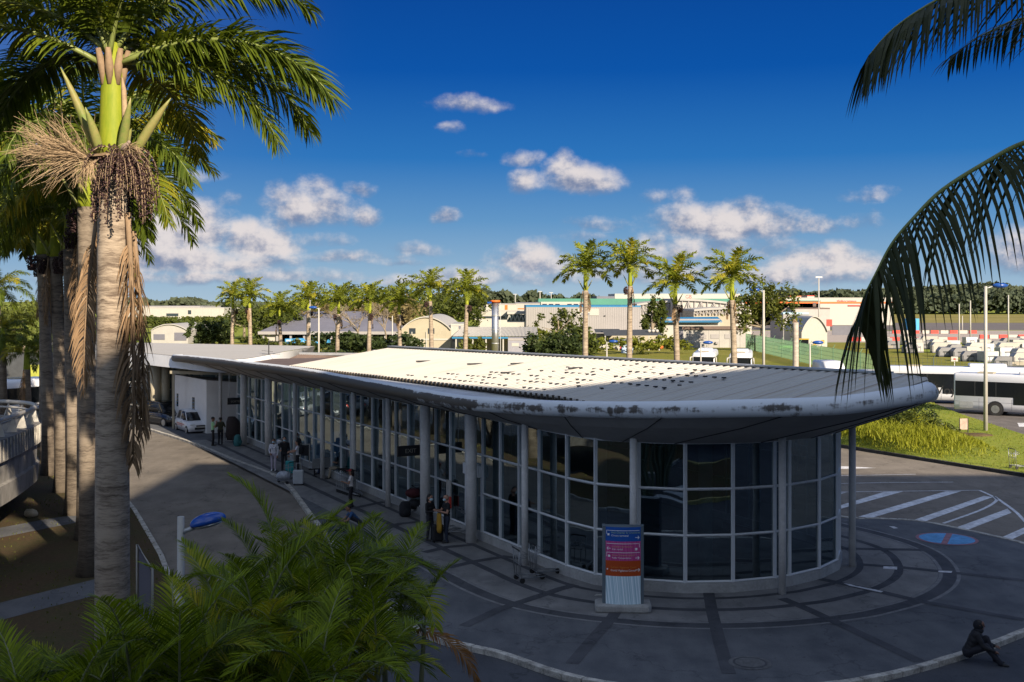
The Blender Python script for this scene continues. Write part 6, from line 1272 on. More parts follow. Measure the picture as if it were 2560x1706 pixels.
for i, (px, s_, lab) in enumerate(((724, 1, 'leftmost bright blue baggage cart under the grey hangar eaves'), (747, 1.05, 'second bright blue baggage cart from the left under the hangar'), (764, .8, 'middle blue baggage cart, half behind a palm trunk'), (791, 1.15, 'tallest blue baggage cart, right of the palm trunk'), (813, .95, 'rightmost blue baggage cart, beside the white lamp post'))):
    t = thing('baggage_cart', lab, 'cart', (X(px, 222), 222, ZG), R(-8), 'blue carts at the hangar'); b = MB(); b.box(-.75*s_, -.6, .45, .75*s_, 1.2, 1.35*s_); b.build('body', M_cart, t, world=False, bevel=.05); b = MB(); b.box(-.5*s_, -.63, .8, .5*s_, -.602, 1.2*s_); b.build('front_panel', M_pb, t, world=False)
    for x in (-.5, .5): b = MB(); b.tube([(x, -.5, .2), (x, .9, .2)], .2, 10); b.build('wheel', M_rubber, t, world=False)

# ------------------------------------------------------------------ people
def M1(name, col, rough=.8, **k): return bpy.data.materials.get(name) or mat(name, col, rough, var=k.pop('var', .12), scale=6, **k)
SK = [M1('skin_light', (.40, .22, .15), .55), M1('skin_brown', (.14, .07, .045), .55), M1('skin_tan', (.27, .145, .09), .55)]
HAIR = M1('hair_dark', (.012, .009, .008), .6); M_mask = M1('face_mask', (.42, .60, .68), .8); M_eye = M1('eye_dark', (.02, .015, .012), .3); M_lip = M1('lips', (.22, .08, .07), .6)
def person(label, loc, rz, h=1.72, pose='stand', skin=0, top=(.6,.6,.62), legs=(.02,.02,.025), shoes=(.03,.03,.03), hair='short', mask=None, arms=None, head_turn=0, sleeves='short', seat=.45, lean=0., cap=None, group='travellers outside the hall', feet=None, female=False, hood=False, bulk=1.):
    t = thing('person', label, 'person', loc, rz, group)
    V = Vector; k = h/1.72; caps = []                # capsules: (p, q, r0, r1, material)
    # joint layout in metres; the figure faces +x, its left side is +y
    hipz = .90*k if pose == 'stand' else seat + .11
    pel = V((0, 0, hipz)); ln = lean; ct, snn = math.cos(ln), math.sin(ln)
    tl = lambda x, y, z: V((pel.x + x*ct + z*snn, y, pel.z - x*snn + z*ct))     # torso frame, leaning forward by lean
    sw = (.175 if female else .195)*k; hw = .095*k
    neck = tl(0, 0, .54*k); hd = neck + V((math.sin(ln*.4)*.12 + .02, 0, .155*k))
    if pose == 'stand':
        f0 = feet or ((.04, .10), (-.04, -.10))
        LG = [(V((0, s_*hw, hipz)), V((f0[i][0]*.5 + .035, s_*.09*k, .48*k)), V((f0[i][0], f0[i][1]*k, .075))) for i, s_ in enumerate((1, -1))]
    elif pose == 'sit': LG = [(V((0, s_*hw, hipz)), V((.43*k, s_*.12, seat + .06)), V((.43*k + (.12 if s_ > 0 else .02), s_*.12, .075))) for s_ in (1, -1)]
    else: LG = [(V((0, s_*hw, hipz)), V((.40*k, s_*.14, hipz + (.30 if s_ > 0 else .18))), V((.62*k + (.1 if s_ < 0 else 0), s_*.13, (feet or (0,))[0] + .075))) for s_ in (1, -1)]
    for (a, b_, c) in LG:
        lb = 1 + (bulk-1)*.9; caps += [(a, b_, .088*k*lb, .066*k*lb, 2), (b_, c, .066*k*lb, .050*k*lb, 2), (c + V((-.03, 0, -.02)), c + V((.13, 0, -.04)), .045, .036, 3), (c + V((.13, 0, -.04)), c + V((.18, 0, -.045)), .036, .028, 3)]
    # torso
    for z, r_, wy in ((-.02, .105, .055), (.10, .10, .05), (.22, .10, .055), (.34, .105, .075), (.44, .10, .085)):
        wy *= k
        caps.append((tl(0, -wy, z*k), tl(0, wy, z*k), r_*k*bulk, r_*k*bulk, 1 if z > .03 else 2))
    caps.append((tl(0, -sw*.8, .485*k), tl(0, sw*.8, .485*k), .062*k, .062*k, 1)); caps.append((tl(0, 0, .46*k), neck + V((0, 0, .05)), .062*k, .052*k, 0))
    if female: caps += [(tl(.075, s_*.07, .33*k), tl(.085, s_*.07, .33*k), .06, .05, 1) for s_ in (1, -1)]
    # head: skull, jaw, nose, ears
    q = Matrix.Rotation(head_turn, 3, 'Z'); H = lambda x, y, z: hd + q @ V((x*k, y*k, z*k))
    caps += [(H(-.015, 0, .015), H(.02, 0, .03), .095*k, .088*k, 0), (H(.03, 0, -.06), H(.045, 0, -.085), .062*k, .045*k, 0), (H(.095, 0, .0), H(.115, 0, -.025), .013, .016, 0)] + [(H(0, s_*.09, -.01), H(0, s_*.095, .02), .018, .02, 0) for s_ in (1, -1)]
    # arms with five-fingered hands
    arms = arms or (((0, .06, -.30), (.10, .02, -.52)), ((0, .06, -.30), (.06, .02, -.52)))
    for s_, ((ex, ey, ez), (wx, wy, wz)) in zip((1, -1), arms):
        sh_ = tl(0, s_*sw, .475*k); e = sh_ + V((ex, s_*ey, ez))*k; w_ = sh_ + V((wx, s_*wy, wz))*k
        am = 1 if sleeves == 'long' else 0; mid = sh_.lerp(e, .6)
        caps += [(sh_, mid, .058*k*bulk, .05*k*bulk, 1), (mid, e, .05*k*(bulk if am else 1), .042*k*(bulk if am else 1), am), (e, w_, .042*k*(bulk if am else 1), .03*k*(bulk if am else 1), am)]
        d = (w_ - e).normalized(); sd_ = d.cross(V((0, 0, 1))); sd_ = sd_.normalized() if sd_.length > .2 else V((1, 0, 0)); nn = sd_.cross(d)
        pm = w_ + d*.085*k; caps.append((w_, pm, .03*k, .034*k, 0)); caps.append((w_ + d*.04 + sd_*.02, pm + sd_*.024, .02, .02, 0)); caps.append((w_ + d*.04 - sd_*.02, pm - sd_*.024, .02, .02, 0))
        for fi, (o_, ln_) in enumerate(((-.033, .055), (-.012, .07), (.011, .066), (.032, .05))):
            a = pm + sd_*o_; b_ = a + d*ln_*.55 - nn*.008; c = b_ + d*ln_*.4 - nn*.022; caps += [(a, b_, .0115, .0105, 0), (b_, c, .0105, .009, 0)]
        a = w_ + d*.03 + sd_*s_*.03; b_ = a + d*.03 + sd_*s_*.028; caps += [(a, b_, .014, .012, 0), (b_, b_ + d*.03 - nn*.006, .012, .010, 0)]
    b = MB()
    for (p, q_, r0, r1, m) in caps:
        d = q_ - p; L = d.length
        if L < 1e-4: b.ell(p, r0, 10, 7); continue
        z = d/L; x = z.cross(V((0, 0, 1))); x = x.normalized() if x.length > .05 else V((1, 0, 0)); y = z.cross(x); rings = []
        for ang in (-80, -50, -20): rings.append((p + z*r0*math.sin(R(ang)), r0*math.cos(R(ang))))
        for ang in (0, 25, 52, 80): rings.append((q_ + z*r1*math.sin(R(ang)), r1*math.cos(R(ang))))
        b.loft([[c + (x*math.cos(j*.6283) + y*math.sin(j*.6283))*rr for j in range(10)] for c, rr in rings])
    tmp = b.build('tmp', [SK[skin]], None); md = tmp.modifiers.new('r', 'REMESH'); md.mode = 'VOXEL'; md.voxel_size = .0105; md2 = tmp.modifiers.new('s', 'SMOOTH'); md2.factor = .5; md2.iterations = 4
    dg = bpy.context.evaluated_depsgraph_get(); me = bpy.data.meshes.new_from_object(tmp.evaluated_get(dg)); bpy.data.objects.remove(tmp)
    me.materials.clear(); nm = lambda c: 'cloth_%d_%d_%d' % tuple(int(x*255) for x in c)
    for m in (SK[skin], M1(nm(top), top), M1(nm(legs), legs), M1(nm(shoes), shoes)): me.materials.append(m)
    me.name = 'body'; body = bpy.data.objects.new('body', me); C.objects.link(body); body.parent = t
    idx = []; cc = [(p, q_ - p, max((q_-p).length_squared, 1e-9), r0, r1, m) for p, q_, r0, r1, m in caps]
    for po in me.polygons:
        x = po.center; best = 9; bm_ = 0
        for p, d, l2, r0, r1, m in cc:
            tt = (x - p).dot(d)/l2; tt = 0 if tt < 0 else 1 if tt > 1 else tt; ds = (x - p - d*tt).length - (r0 + (r1-r0)*tt)
            if ds < best: best = ds; bm_ = m
        idx.append(bm_)
    me.polygons.foreach_set('material_index', idx); me.polygons.foreach_set('use_smooth', [True]*len(idx)); me.update()
    b = MB()
    for s_ in (1, -1): b.ell(H(.088, s_*.033, .022), (.014, .017, .011), 8, 6)
    b.build('eyes', M_eye, t, world=False)
    if mask: b = MB(); b.ell(H(.062, 0, -.045), (.068, .072, .056), 14, 9, 0, q); b.build('face_mask', M_mask, t, world=False)
    else: b = MB(); b.ell(H(.092, 0, -.055), (.014, .028, .009), 8, 5, 0, q); b.build('mouth', M_lip, t, world=False)
    b = MB()
    if hair == 'short': b.ell(H(-.022, 0, .048), (.104, .099, .092), 16, 10, 0, q)
    elif hair == 'long': b.ell(H(-.026, 0, .045), (.108, .103, .098), 16, 10, 0, q); b.tube([H(-.06, 0, .03), H(-.085, 0, -.08), H(-.09, 0, -.2)], [.085, .08, .05], 10)
    elif hair == 'bun': b.ell(H(-.022, 0, .045), (.106, .10, .094), 16, 10, 0, q); b.ell(H(-.11, 0, .05), .055, 10, 7)
    elif hair == 'fringe': b.ell(H(-.03, 0, -.012), (.10, .098, .06), 16, 8, 0, q)
    if hair and hair != 'bald': b.build('hair', HAIR, t, world=False)
    if cap: b = MB(); b.ell(H(-.01, 0, .06), (.108, .103, .082), 16, 9, 0, q); b.ell(H(.12, 0, .06), (.085, .075, .012), 12, 5, 0, q); b.build('cap', M1('cap_red', cap), t, world=False)
    if hood: b = MB(); b.ell(H(-.035, 0, .0), (.125, .118, .135), 16, 10, 0, q); b.ell(H(-.03, 0, -.13), (.12, .135, .08), 16, 8, 0, q); b.build('hood', M1('hood_dark', (.012, .013, .017), .95), t, world=False)
    return t
def facing(px, py, deg, z=0.):                      # ground point and heading; 0 = towards image right, 90 = away, 270 = towards the viewer
    p = at(px, py, z); return (p.x, p.y, z), R(deg)
BENT = ((.10, .10, -.26), (.34, -.02, -.20)); HANG = ((-.02, .05, -.30), (.04, .03, -.55)); PHONE = ((.06, .08, -.28), (.30, -.08, -.22)); REACH = ((.16, .06, -.22), (.42, .04, -.26)); MOUTH = ((.10, .12, -.24), (.20, -.06, .02))
l, a = facing(532, 1115, 20); person('person in mint green shirt and black trousers at the far end, hand raised', l, a, 1.76, top=(.30, .55, .30), skin=2, arms=(HANG, MOUTH), legs=(.015, .015, .018))
l, a = facing(551, 1112, 100); person('person in dark olive shirt seen from behind, beside the mint green one', l, a, 1.68, top=(.045, .045, .025), bulk=1.12, skin=2, arms=(BENT, BENT), hair='bun', sleeves='long', female=True, legs=(.015, .016, .022))
l, a = facing(684, 1177, 275); person('person in white striped sweatshirt, pale lilac trousers and white trainers, facing us', l, a, 1.66, top=(.62, .62, .68), legs=(.42, .38, .46), shoes=(.7, .7, .72), sleeves='long', mask=1, skin=2, female=True, arms=(HANG, ((0, .07, -.28), (.16, -.02, -.42))))
l, a = facing(711, 1178, 285); person('masked person in black jacket and black trousers behind the turquoise suitcase', l, a, 1.78, top=(.012, .012, .014), sleeves='long', mask=1, skin=0, arms=(HANG, REACH), bulk=1.12)
l, a = facing(742, 1163, 255); person('masked person in dark clothes mostly hidden behind the woman with the backpack', l, a, 1.74, top=(.03, .03, .04), sleeves='long', mask=1, skin=0)
l, a = facing(744, 1182, 190); wb = person('woman in white T-shirt and black trousers with a dark backpack, hand on a suitcase handle', l, a, 1.66, top=(.62, .6, .62), hair='long', skin=0, arms=(REACH, REACH), female=True); wbl, wba = Vector(l), a
l, a = facing(836, 1186, 200); person('masked person in black seated on the metal bench, leaning behind the one in beige', (l[0] - .35, l[1] + .2, 0), a, 1.7, 'sit', top=(.03, .035, .05), legs=(.03, .05, .12), mask=1, arms=(PHONE, PHONE), seat=.44, lean=-.15)
l, a = facing(848, 1196, 200); person('person in beige shirt and beige trousers sitting on the metal bench with phone in hand', l, a, 1.74, 'sit', top=(.24, .20, .16), legs=(.28, .24, .18), mask=None, hair='fringe', arms=(PHONE, PHONE), seat=.44, lean=-.2, skin=2)
l, a = facing(878, 1269, 185); person('woman in red cap, white T-shirt and black trousers standing behind the palm thicket', l, a, 1.64, top=(.62, .58, .56), cap=(.22, .02, .02), hair='long', skin=2, female=True, arms=(BENT, HANG))
l, a = facing(898, 1326, 200); person('person in blue shirt crouched low on a kerb behind the palm leaves', l, a, 1.72, 'kerb', top=(.02, .07, .18), legs=(.03, .03, .04), skin=2, arms=(((.18, .05, -.22), (.42, -.04, -.30)), ((.18, .05, -.22), (.40, -.04, -.34))), seat=.22, lean=.75)
l, a = facing(1074, 1352, 325); person('masked woman in black looking at a phone, left of the couple', l, a, 1.70, top=(.012, .012, .015), legs=(.02, .022, .03), sleeves='long', hair='long', mask=1, skin=0, female=True, arms=(PHONE, PHONE), head_turn=0)
l, a = facing(1117, 1357, 205); person('bald masked man in black T-shirt holding a mustard jacket', l, a, 1.76, top=(.012, .012, .014), legs=(.02, .028, .05), hair='bald', mask=1, skin=0, arms=(BENT, BENT)); cl, ca = Vector(l), a
p = W(-33.6, 19.6, .03); person('bald masked person in black standing inside behind the curved glass', p, R(-110), 1.76, top=(.01, .01, .012), hair='bald', mask=1, skin=0, sleeves='long', group='travellers inside the hall')
for i, (u, v, tp_) in enumerate(((-45.5, 20.2, (.02, .02, .02)), (-44.6, 20.6, (.5, .52, .6)), (-43.2, 20.3, (.03, .03, .03)))): person(('person in black suit inside behind the straight glass wall', 'person in pale shirt inside behind the straight glass wall', 'tall person in dark shirt inside, nearest the doors')[i], W(u, v, .03), R(-60 + i*70), 1.75 - .03*i, top=tp_, sleeves='long', skin=i % 3, group='travellers inside the hall')
p = at(2419, 1640, .0); kp = person('person in dark hooded jacket sitting on the kerb at the bottom right corner', (p.x, p.y - .05, 0), R(-22), 1.75, 'kerb', top=(.012, .013, .017), legs=(.014, .015, .022), sleeves='long', hair='short', skin=1, seat=.04, lean=.42, bulk=1.38, hood=True, feet=(-.12,), arms=(((.16, .04, -.25), (.40, -.02, -.30)), ((.16, .04, -.25), (.38, -.02, -.34))), group='travellers outside the hall')

# ------------------------------------------------------------------ luggage, trolleys and street furniture
def rbox(b, c, hx, hy, hz, m=0): b.obox(c, (hx, 0, 0), (0, hy, 0), (0, 0, hz), m)
def suitcase(label, loc, rz, w_, d_, h_, m, handle=.32, soft=False):
    t = thing('suitcase', label, 'suitcase', loc, rz, None); b = MB(); rbox(b, (0, 0, .06 + h_/2), w_/2, d_/2, h_/2); b.build('shell', m, t, world=False, bevel=.05)
    b = MB()
    for i in range(4): b.box(-w_/2 + w_*(i+.5)/4 - .008, -d_/2 - .006, .12, -w_/2 + w_*(i+.5)/4 + .008, d_/2 + .006, h_ - .0)
    b.build('rib', m, t, world=False, bevel=.004)
    b = MB(); [b.bar((s_*w_*.25, d_*.3, h_ + .04), (s_*w_*.25, d_*.3, h_ + handle), .018) for s_ in (-1, 1)]; b.bar((-w_*.28, d_*.3, h_ + handle), (w_*.28, d_*.3, h_ + handle), .03); b.build('handle', M_steel, t, world=False)
    for sx in (-1, 1):
        for sy in (-1, 1): b = MB(); b.tube([(sx*w_*.38 - .015, sy*d_*.3, .035), (sx*w_*.38 + .015, sy*d_*.3, .035)], .035, 10); b.build('wheel', M_rubber, t, world=False)
    return t
suitcase('turquoise suitcase with raised handle standing by the woman with the backpack', at(724, 1186), R(10), .42, .26, .62, M1('turquoise', (.02, .28, .30), .4), .35)
suitcase('big silver suitcase with two tall handles in front of the palm fronds', at(746, 1213), R(5), .50, .32, .66, M1('silver_shell', (.42, .45, .48), .35, var=.05), .38)
suitcase('black suitcase standing between the two people of the couple', at(1094, 1356), R(20), .40, .26, .60, M_black, .15)
def backpack(label, loc, rz, s, m, name='backpack'):
    t = thing(name, label, 'backpack', loc, rz); b = MB(); b.loft([[Vector((x*s*.17*q, y*s*.13*q2, z*s)) for x, y in ((-1, -.6), (-.6, -1), (.6, -1), (1, -.6), (1, .7), (.7, 1), (-.7, 1), (-1, .7))] for z, q, q2 in ((0, .75, .7), (.06, 1, 1), (.25, 1.02, 1.05), (.42, .92, .8), (.5, .6, .5))]); b.build('bag', m, t, world=False)
    b = MB(); b.ell((0, -s*.14, s*.17), (s*.12, s*.05, s*.11), 12, 8); b.build('pocket', m, t, world=False)
    for q in (-1, 1): b = MB(); b.tube([(q*s*.09, s*.11, s*.46), (q*s*.11, s*.2, s*.34), (q*s*.11, s*.12, s*.06)], s*.018, 6); b.build('strap', M_black, t, world=False)
    return t
M_nav = M1('bag_dark', (.015, .016, .02), .8); M_teal2 = M1('bag_teal', (.04, .16, .17), .8)
d_ = Vector((math.cos(wba), math.sin(wba), 0)); backpack('dark backpack worn by the woman in the white T-shirt', wbl - d_*.17 + Vector((0, 0, .95)), wba + R(90) + R(180) + R(180), 1.0, M_nav)
backpack('black backpack lying on the pavement left of the couple', at(1013, 1292), R(30), 1.25, M_nav); backpack('teal travel bag heaped at the foot of the far column', at(594, 1116), R(80), 1.4, M_teal2, 'travel_bag')
t = thing('luggage_heap', 'tall dark bag slumped on a trolley beside the far column', 'luggage', at(585, 1106)); b = MB(); b.loft([[Vector((x*q + s_, y*q, z)) for x, y in ((-.5, -.3), (0, -.4), (.45, -.3), (.5, .2), (0, .4), (-.5, .3))] for z, q, s_ in ((.15, .75, 0), (.45, 1, .05), (.9, .95, .05), (1.3, .75, -.05), (1.6, .4, -.15))]); b.build('bag', M1('bag_brown', (.035, .025, .025), .9), t, world=False)
b = MB(); b.bar((-.55, -.3, .05), (-.55, -.3, 1.05), .04); b.bar((-.55, .3, .05), (-.55, .3, 1.05), .04); b.bar((-.6, -.3, .15), (.5, -.3, .12), .04); b.build('trolley_frame', M_steel, t, world=False)
t = thing('mustard_jacket', 'mustard yellow jacket hanging over the bald man\'s arm', 'jacket', cl + Vector((math.cos(ca)*.30, math.sin(ca)*.30, .62)), ca); b = MB(); r = random.Random(5)
rings = [[Vector((.07*q*math.cos(a_*.7854) + r.uniform(-.008, .008), .17*q*math.sin(a_*.7854) * (1 + .18*math.cos(a_*2.4)), z)) for a_ in range(8)] for z, q in ((-.22, .9), (-.1, 1.15), (.05, 1.2), (.2, 1.1), (.36, .95), (.48, .8))]; b.loft(rings); b.build('cloth', M1('mustard', (.36, .20, .02), .9), t, world=False)
M_trol = mat('trolley_metal', (.26, .27, .28), .4, .8, var=.2)
def trolley_things(label, loc, rz, group='luggage trolleys'):
    t = thing('luggage_trolley', label, 'luggage trolley', loc, rz, group)
    b = MB()
    for s_ in (-1, 1):
        b.tube([(-.42, s_*.30, 1.02), (-.40, s_*.30, .55), (-.36, s_*.30, .17), (0, s_*.27, .15), (.42, s_*.16, .13), (.55, s_*.05, .12)], .016, 6)
        b.tube([(-.36, s_*.16, .17), (.48, s_*.10, .13)], .011, 5); b.tube([(-.40, s_*.12, .9), (-.365, s_*.12, .2)], .010, 5)
    for x, z in ((-.36, .17), (0, .15), (.3, .14)): b.tube([(x, -.28 + max(0, x)*.25, z), (x, .28 - max(0, x)*.25, z)], .011, 5)
    b.tube([(-.40, -.30, .6), (-.40, .30, .6)], .011, 5); b.build('frame', M_trol, t, world=False)
    b = MB(); b.tube([(-.42, -.30, 1.02), (-.46, -.26, 1.06), (-.46, .26, 1.06), (-.42, .30, 1.02)], .022, 8); b.build('handlebar', M_black, t, world=False)
    b = MB()
    for z in (.78, .90): b.tube([(-.40, -.28, z), (-.14, -.24, z), (-.14, .24, z), (-.40, .28, z)], .008, 5)
    for y in (-.18, -.06, .06, .18): b.tube([(-.40, y, .78), (-.14, y, .78), (-.14, y, .90)], .006, 4)
    b.build('basket', M_trol, t, world=False)
    for x, y in ((-.32, -.28), (-.32, .28), (.46, 0)): b = MB(); b.tube([(x, y - .02, .085), (x, y + .02, .085)], .085, 14); b.build('wheel', M_rubber, t, world=False)
    return t
tr0 = trolley_things('front empty luggage trolley in the pair before the curved glass', at(1322, 1452), R(20))
def tdup(label, loc, rz): return dup(tr0, loc, rz, label, 'luggage trolleys')
p = at(1350, 1440); tdup('rear empty luggage trolley in the pair before the curved glass', p + Vector((.15, .15, 0)), R(20))
for i in range(6):
    p = at(888, 1240) + Vector((-.20, .30, 0))*i*.55; tdup(('nearest trolley of the nested row behind the woman in the red cap', 'second trolley of the nested row behind the woman in the red cap', 'third trolley of the nested row behind the woman in the red cap', 'fourth trolley of the nested row, next to the bench', 'fifth trolley of the nested row, beside the bench legs', 'farthest trolley of the nested row by the bench')[i], p, R(-56))
p = at(1148, 1335); tdup('trolley beside the thick column at the hall doors, behind the couple', p, R(200)); tdup('second trolley tucked behind the column at the hall doors', p + Vector((-.2, .6, 0)), R(205))
p = at(1034, 1282); tdup('trolley loaded with dark red bags by the column left of the doors', p, R(250)); tdup('lone luggage trolley left on the grass at the right edge', at(2548, 1172, .06) + Vector((0, 0, .0)), R(10)); p2 = at(715, 1208); tdup('trolley carrying grey plastic bags beside the silver suitcase', p2, R(150))
for lab, pp, sc_, m in (('dark red duffel bag piled on the trolley left of the doors', p + Vector((0, 0, .82)), (.36, .27, .2), M1('bag_red', (.06, .012, .015), .9)), ('dark duffel bag on the platform of the trolley left of the doors', p + Vector((.02, -.1, .36)), (.3, .24, .2), M_nav), ('pale grey plastic bag heap on the trolley beside the silver suitcase', p2 + Vector((-.1, 0, .36)), (.38, .26, .22), M1('plastic_grey', (.34, .37, .42), .4, var=.35))):
    t = thing('duffel_bag', lab, 'bag', pp - Vector((0, 0, sc_[2]))); r = random.Random(len(lab)); b = MB(); b.ell((0, 0, sc_[2]), sc_, 16, 10)
    for v in b.v: v += Vector((r.gauss(0, .012), r.gauss(0, .012), r.gauss(0, .012)))
    b.build('bag', m, t, world=False); b = MB(); b.tube([(-sc_[0]*.5, 0, sc_[2]*1.9), (0, 0, sc_[2]*2.35), (sc_[0]*.5, 0, sc_[2]*1.9)], .014, 6); b.build('handle', M_black, t, world=False)
bn = thing('waiting_bench', 'row of perforated metal seats on the pavement facing the road', 'bench', at(838, 1190) + Vector((-.1, .12, 0)), R(118))
for i in range(4):
    y = -.9 + i*.6; b = MB(); b.box(-.02, y - .26, .42, .46, y + .26, .445); b.build('seat', M_galv, bn, world=False, bevel=.01); b = MB(); b.obox((-.10, y, .70), (-.02, 0, .008), (0, .26, 0), (-.08, 0, .24)); b.build('backrest', M_galv, bn, world=False, bevel=.01)
b = MB(); b.box(.15, -1.25, .34, .22, 1.25, .41); b.build('beam', M_black, bn, world=False)
for y in (-.95, .95): b = MB(); b.bar((-.05, y, .02), (.45, y, .02), .05); b.bar((.18, y, .02), (.18, y, .36), .06); b.build('leg', M_black, bn, world=False)
bi = thing('litter_bin', 'grey cylindrical litter bin with domed lid by the columns', 'litter bin', at(702, 1146)); b = MB(); b.tube([(0, 0, 0), (0, 0, .95)], .24, 16); b.build('drum', M_galv, bi, world=False); b = MB(); b.ell((0, 0, .97), (.25, .25, .14), 16, 8); b.build('lid', M_steel, bi, world=False); b = MB(); b.box(-.12, -.26, .72, .12, -.2, .86); b.build('slot', M_black, bi, world=False)
es = thing('notice_stand', 'white folding notice stand beside the woman with the backpack', 'sign stand', at(762, 1172)); b = MB(); [b.bar((s_*.24, 0, 0), (s_*.24, .05, 1.3), .045) for s_ in (-1, 1)]; b.bar((-.24, .05, 1.28), (.24, .05, 1.28), .045); b.build('leg', M_white, es, world=False); b = MB(); b.obox((0, .05, .95), (.2, 0, 0), (0, .012, 0), (0, 0, .28)); b.build('board', M1('board_black', (.03, .03, .035)), es, world=False)
# direction totem
sp = at(1557, 1524); YS = sp.y; to = thing('direction_totem', 'tall curved direction sign in blue, magenta, orange and white bands on a concrete foot', 'sign', (sp.x, YS, 0), R(-3))
b = MB(); b.prism([(-.80, -.42), (.72, -.42), (.80, -.30), (.80, .40), (-.70, .40), (-.80, .3)], 0, .22); b.build('concrete_foot', mat('foot_concrete', (.30, .295, .28), .9, var=.25, scale=3, bump=.3), to, world=False, bevel=.05)
zb0, zt0 = .22, 2.42; pw = .50
def fy(x): return -.20 - .10*(1 - (x/pw)**2)
def band(name, za, zb_, m, dx=0.):
    b = MB(); n = 14; xs = [-pw + 2*pw*i/n for i in range(n+1)]; sl = lambda x: -.035*(x/pw)*0
    b.strip([(x, fy(x), zb_) for x in xs], [(x, fy(x), za) for x in xs], 0, True); b.build(name, m, to, world=False)
def stripes(name, c1, c2, sc_):
    m = bpy.data.materials.new(name); m.use_nodes = True; nt = m.node_tree; g = G(nt); bs = nt.nodes['Principled BSDF']; bs.inputs['Roughness'].default_value = .5
    x, y, z = g.xyz(nt.nodes.new('ShaderNodeTexCoord').outputs['Object']); u = g.m('MULTIPLY', g.m('ADD', x, g.m('MULTIPLY', z, .10 if sc_ < 40 else 0)), sc_); n = g.noise(g.comb(u, 0, 0), 1., 2)
    nt.links.new(g.mix(g.ss(n, .45, .58), (*c1, 1), (*c2, 1)), bs.inputs['Base Color']); return m
Hh_ = zt0 - zb0; zz = lambda f: zt0 - Hh_*f
band('blue_panel', zz(.185), zz(0), mat('totem_blue', (.01, .085, .36), .5, var=.06)); band('magenta_panel', zz(.435), zz(.185), stripes('totem_magenta', (.42, .035, .19), (.55, .10, .30), 34)); band('orange_panel', zz(.635), zz(.435), mat('totem_orange', (.42, .06, .008), .5, var=.06)); band('striped_panel', zz(1), zz(.635), stripes('totem_stripes', (.40, .58, .66), (.80, .90, .95), 26))
b = MB(); n = 14; xs = [-pw + 2*pw*i/n for i in range(n+1)]; b.prism([(x, fy(x) + .012) for x in xs] + [(pw, .12), (-pw, .12)], zb0, zt0 + .0); b.prism([(-pw - .09, -.17), (-pw - .001, -.21), (-pw - .001, .12), (-pw - .09, .10)], zb0, zt0 + .02); b.prism([(pw + .001, -.21), (pw + .09, -.17), (pw + .09, .10), (pw + .001, .12)], zb0, zt0 + .02); b.build('casing', mat('totem_casing', (.11, .14, .16), .5, var=.08), to, world=False)
M_wt = mat('white_letter', (.80, .80, .80), .5, var=0); M_gt = mat('green_letter', (.30, .46, .30), .5, var=0); M_pt = mat('peach_letter', (.62, .36, .22), .5, var=0); M_ot = mat('amber_letter', (.62, .20, .03), .5, var=0)
def ttext(body, x, f, size, m):
    o = text_mesh('lettering', body, size, m, to, RX, ext=.0015)
    for v in o.data.vertices: v.co.x += x; v.co.z += zz(f); v.co.y = fy(v.co.x) - .006 + v.co.y
    return o
ttext('Hall Charter & Croisières', -.34, .082, .078, M_gt); ttext('Cruise terminal', -.34, .120, .078, M_wt); ttext('Location de voitures', -.32, .262, .070, M_pt); ttext('Car rental', -.32, .296, .074, M_wt); ttext('Réseau Transport collectif', -.32, .372, .060, M_pt); ttext('Public Transportation', -.32, .407, .062, M_wt); ttext('Centre Vigilance Covid', -.36, .530, .078, M_ot); ttext('Covid Vigilance Center', -.36, .572, .078, M_wt)
def tline(x0, f0, x1, f1, w_=.012):
    b = MB(); n = 8; P_ = [(x0 + (x1-x0)*i/n, zz(f0 + (f1-f0)*i/n)) for i in range(n+1)]
    for (xa, za), (xb, zb_) in zip(P_, P_[1:]): b.bar((xa, fy(xa) - .006, za), (xb, fy(xb) - .006, zb_), .004, w_, up=(0, 0, 1) if abs(x1-x0) > abs(zz(f1)-zz(f0)) else (1, 0, 0))
    b.build('white_line', M_wt, to, world=False)
tline(-.47, .045, .46, .045); tline(-.47, .045, -.47, .09); tline(-.47, .215, .46, .215); tline(.46, .215, .46, .265); tline(-.47, .33, .47, .33); tline(-.47, .33, -.47, .385)
def arrow(x, f, s_, d):
    for x0, f0, x1, f1 in ((x - s_, f, x + s_, f), (x + d*s_, f, x + d*s_*.3, f - .020), (x + d*s_, f, x + d*s_*.3, f + .020)):
        b = MB(); b.bar((x0, fy(x0) - .007, zz(f0)), (x1, fy(x1) - .007, zz(f1)), .004, .016); b.build('arrow', M_wt, to, world=False)
arrow(.40, .135, .055, 1); arrow(-.41, .278, .05, -1); arrow(.40, .40, .055, 1); arrow(.41, .555, .065, 1)
for x, f, w_ in ((-.42, .098, .04), (-.40, .375, .04), (.37, .285, .045), (-.45, .548, .024)):
    b = MB(); a_ = [(math.cos(i*.524)*w_*(1 if i % 2 else .6), math.sin(i*.524)*w_*(1 if i % 3 else .6)) for i in range(12)]; b.add([(x + q[0], fy(x + q[0]) - .007, zz(f) + q[1]) for q in a_], [list(range(12))]); b.build('pictogram', M_wt, to, world=False)
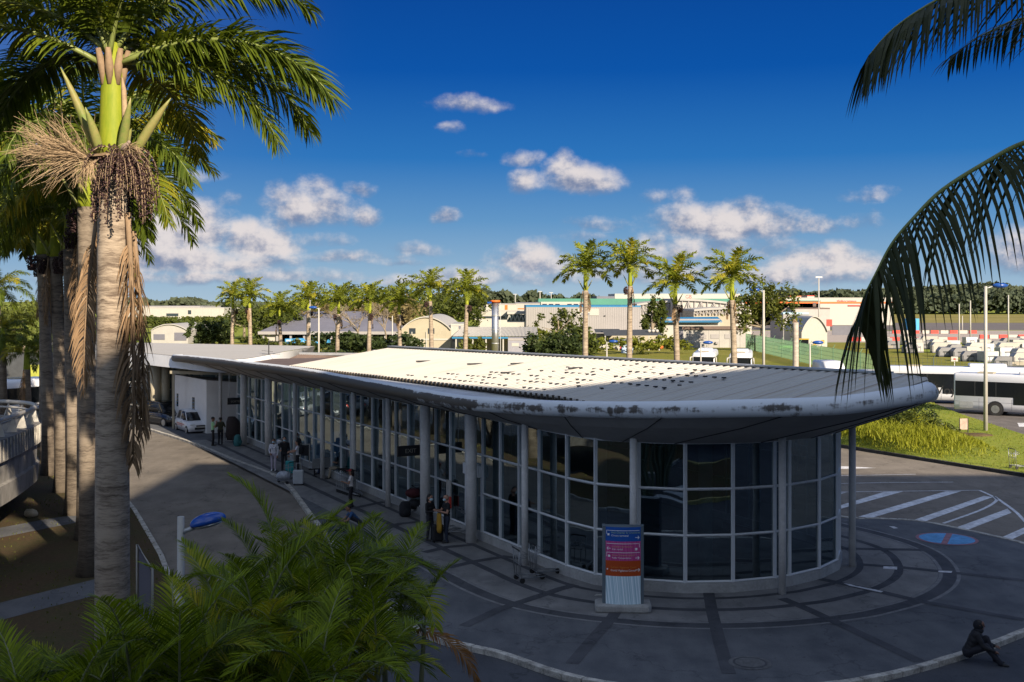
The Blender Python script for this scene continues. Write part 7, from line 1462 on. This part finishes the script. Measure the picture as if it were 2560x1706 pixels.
# the near street lamp with a blue head
lp = atY(452, 1310, 20.5); t = thing('lamp_post', 'near street lamp with white pole and big blue head, rising from the palm thicket', 'lamp post', (lp.x, lp.y, 0), 0, 'lamp posts around the airport'); zt = Z(1292, 20.5)
b = MB(); b.tube([(lp.x, lp.y, 0), (lp.x, lp.y, zt)], [.085, .062], 14); b.build('pole', M_white, t); b = MB(); b.tube([(lp.x + .03, lp.y, zt - .28), (lp.x + .14, lp.y, zt - .24), (lp.x + .24, lp.y, zt - .2)], .045, 10); b.build('arm', M_galv, t)
b = MB(); c_ = Vector((lp.x + .50, lp.y, zt - .08)); rot = Matrix.Rotation(R(-14), 3, 'Y'); b.ell(c_, (.34, .20, .15), 24, 14, 0, rot)
for v in b.v:
    q = rot.inverted() @ (v - c_)
    if q.z < -.03: q.z = -.03 + (q.z + .03)*.35
    q.y *= 1 - .25*(q.x/.34); v[:] = c_ + rot @ q
b.build('lamp_head', mat('lamp_blue_gloss', (.008, .06, .30), .2, var=0, spec=.6), t); b = MB(); b.ell(c_ + Vector((.0, 0, -.07)), (.26, .15, .05), 18, 8, 0, rot); b.build('lens', M_steel, t)
t = thing('barrier_rail', 'slanted white rail with grey panel beside the tall palm trunk', 'railing', at(362, 1420)); p = atY(343, 1362, 30); q = atY(381, 1424, 30)
t.location = (p.x, 30, 0); b = MB(); b.tube([(p.x, 30, 0), (p.x, 30, p.z), (q.x, 30, q.z), (q.x, 30, 0)], .035, 8); b.build('rail', M_white, t); b = MB(); b.add([(p.x + .04, 30, .3), (q.x - .04, 30, .3), (q.x - .04, 30, q.z - .05), (p.x + .04, 30, p.z - .08)], [(0, 1, 2, 3)]); b.add([(p.x + .04, 30.03, .3), (q.x - .04, 30.03, .3), (q.x - .04, 30.03, q.z - .05), (p.x + .04, 30.03, p.z - .08)], [(3, 2, 1, 0)]); b.build('panel', M_greyroof, t)
p = at(77, 1292); t = MB(); t.ell(p + Vector((0, 0, .12)), (.30, .24, .2), 9, 6); r = random.Random(2)
for v in t.v: v += Vector((r.gauss(0, .025), r.gauss(0, .025), r.gauss(0, .025)))
tag(t.build('rock', mat('pale_rock', (.42, .36, .26), .9, var=.3, scale=3, bump=.5)), 'pale boulder in the strip of sunlight under the ramp', 'rock')
p = at(1497, 1490); t = MB(); t.add([p + Vector(v) for v in ((-.14, -.03, .02), (.08, -.08, .03), (.16, .04, .05), (-.06, .09, .03))], [(0, 1, 2, 3)]); t.add([p + Vector(v) for v in ((-.14, -.03, .006), (.08, -.08, .006), (.16, .04, .006), (-.06, .09, .006))], [(3, 2, 1, 0)]); tag(t.build('paper_scrap', M_white), 'scrap of white paper on the paving left of the direction sign', 'litter')
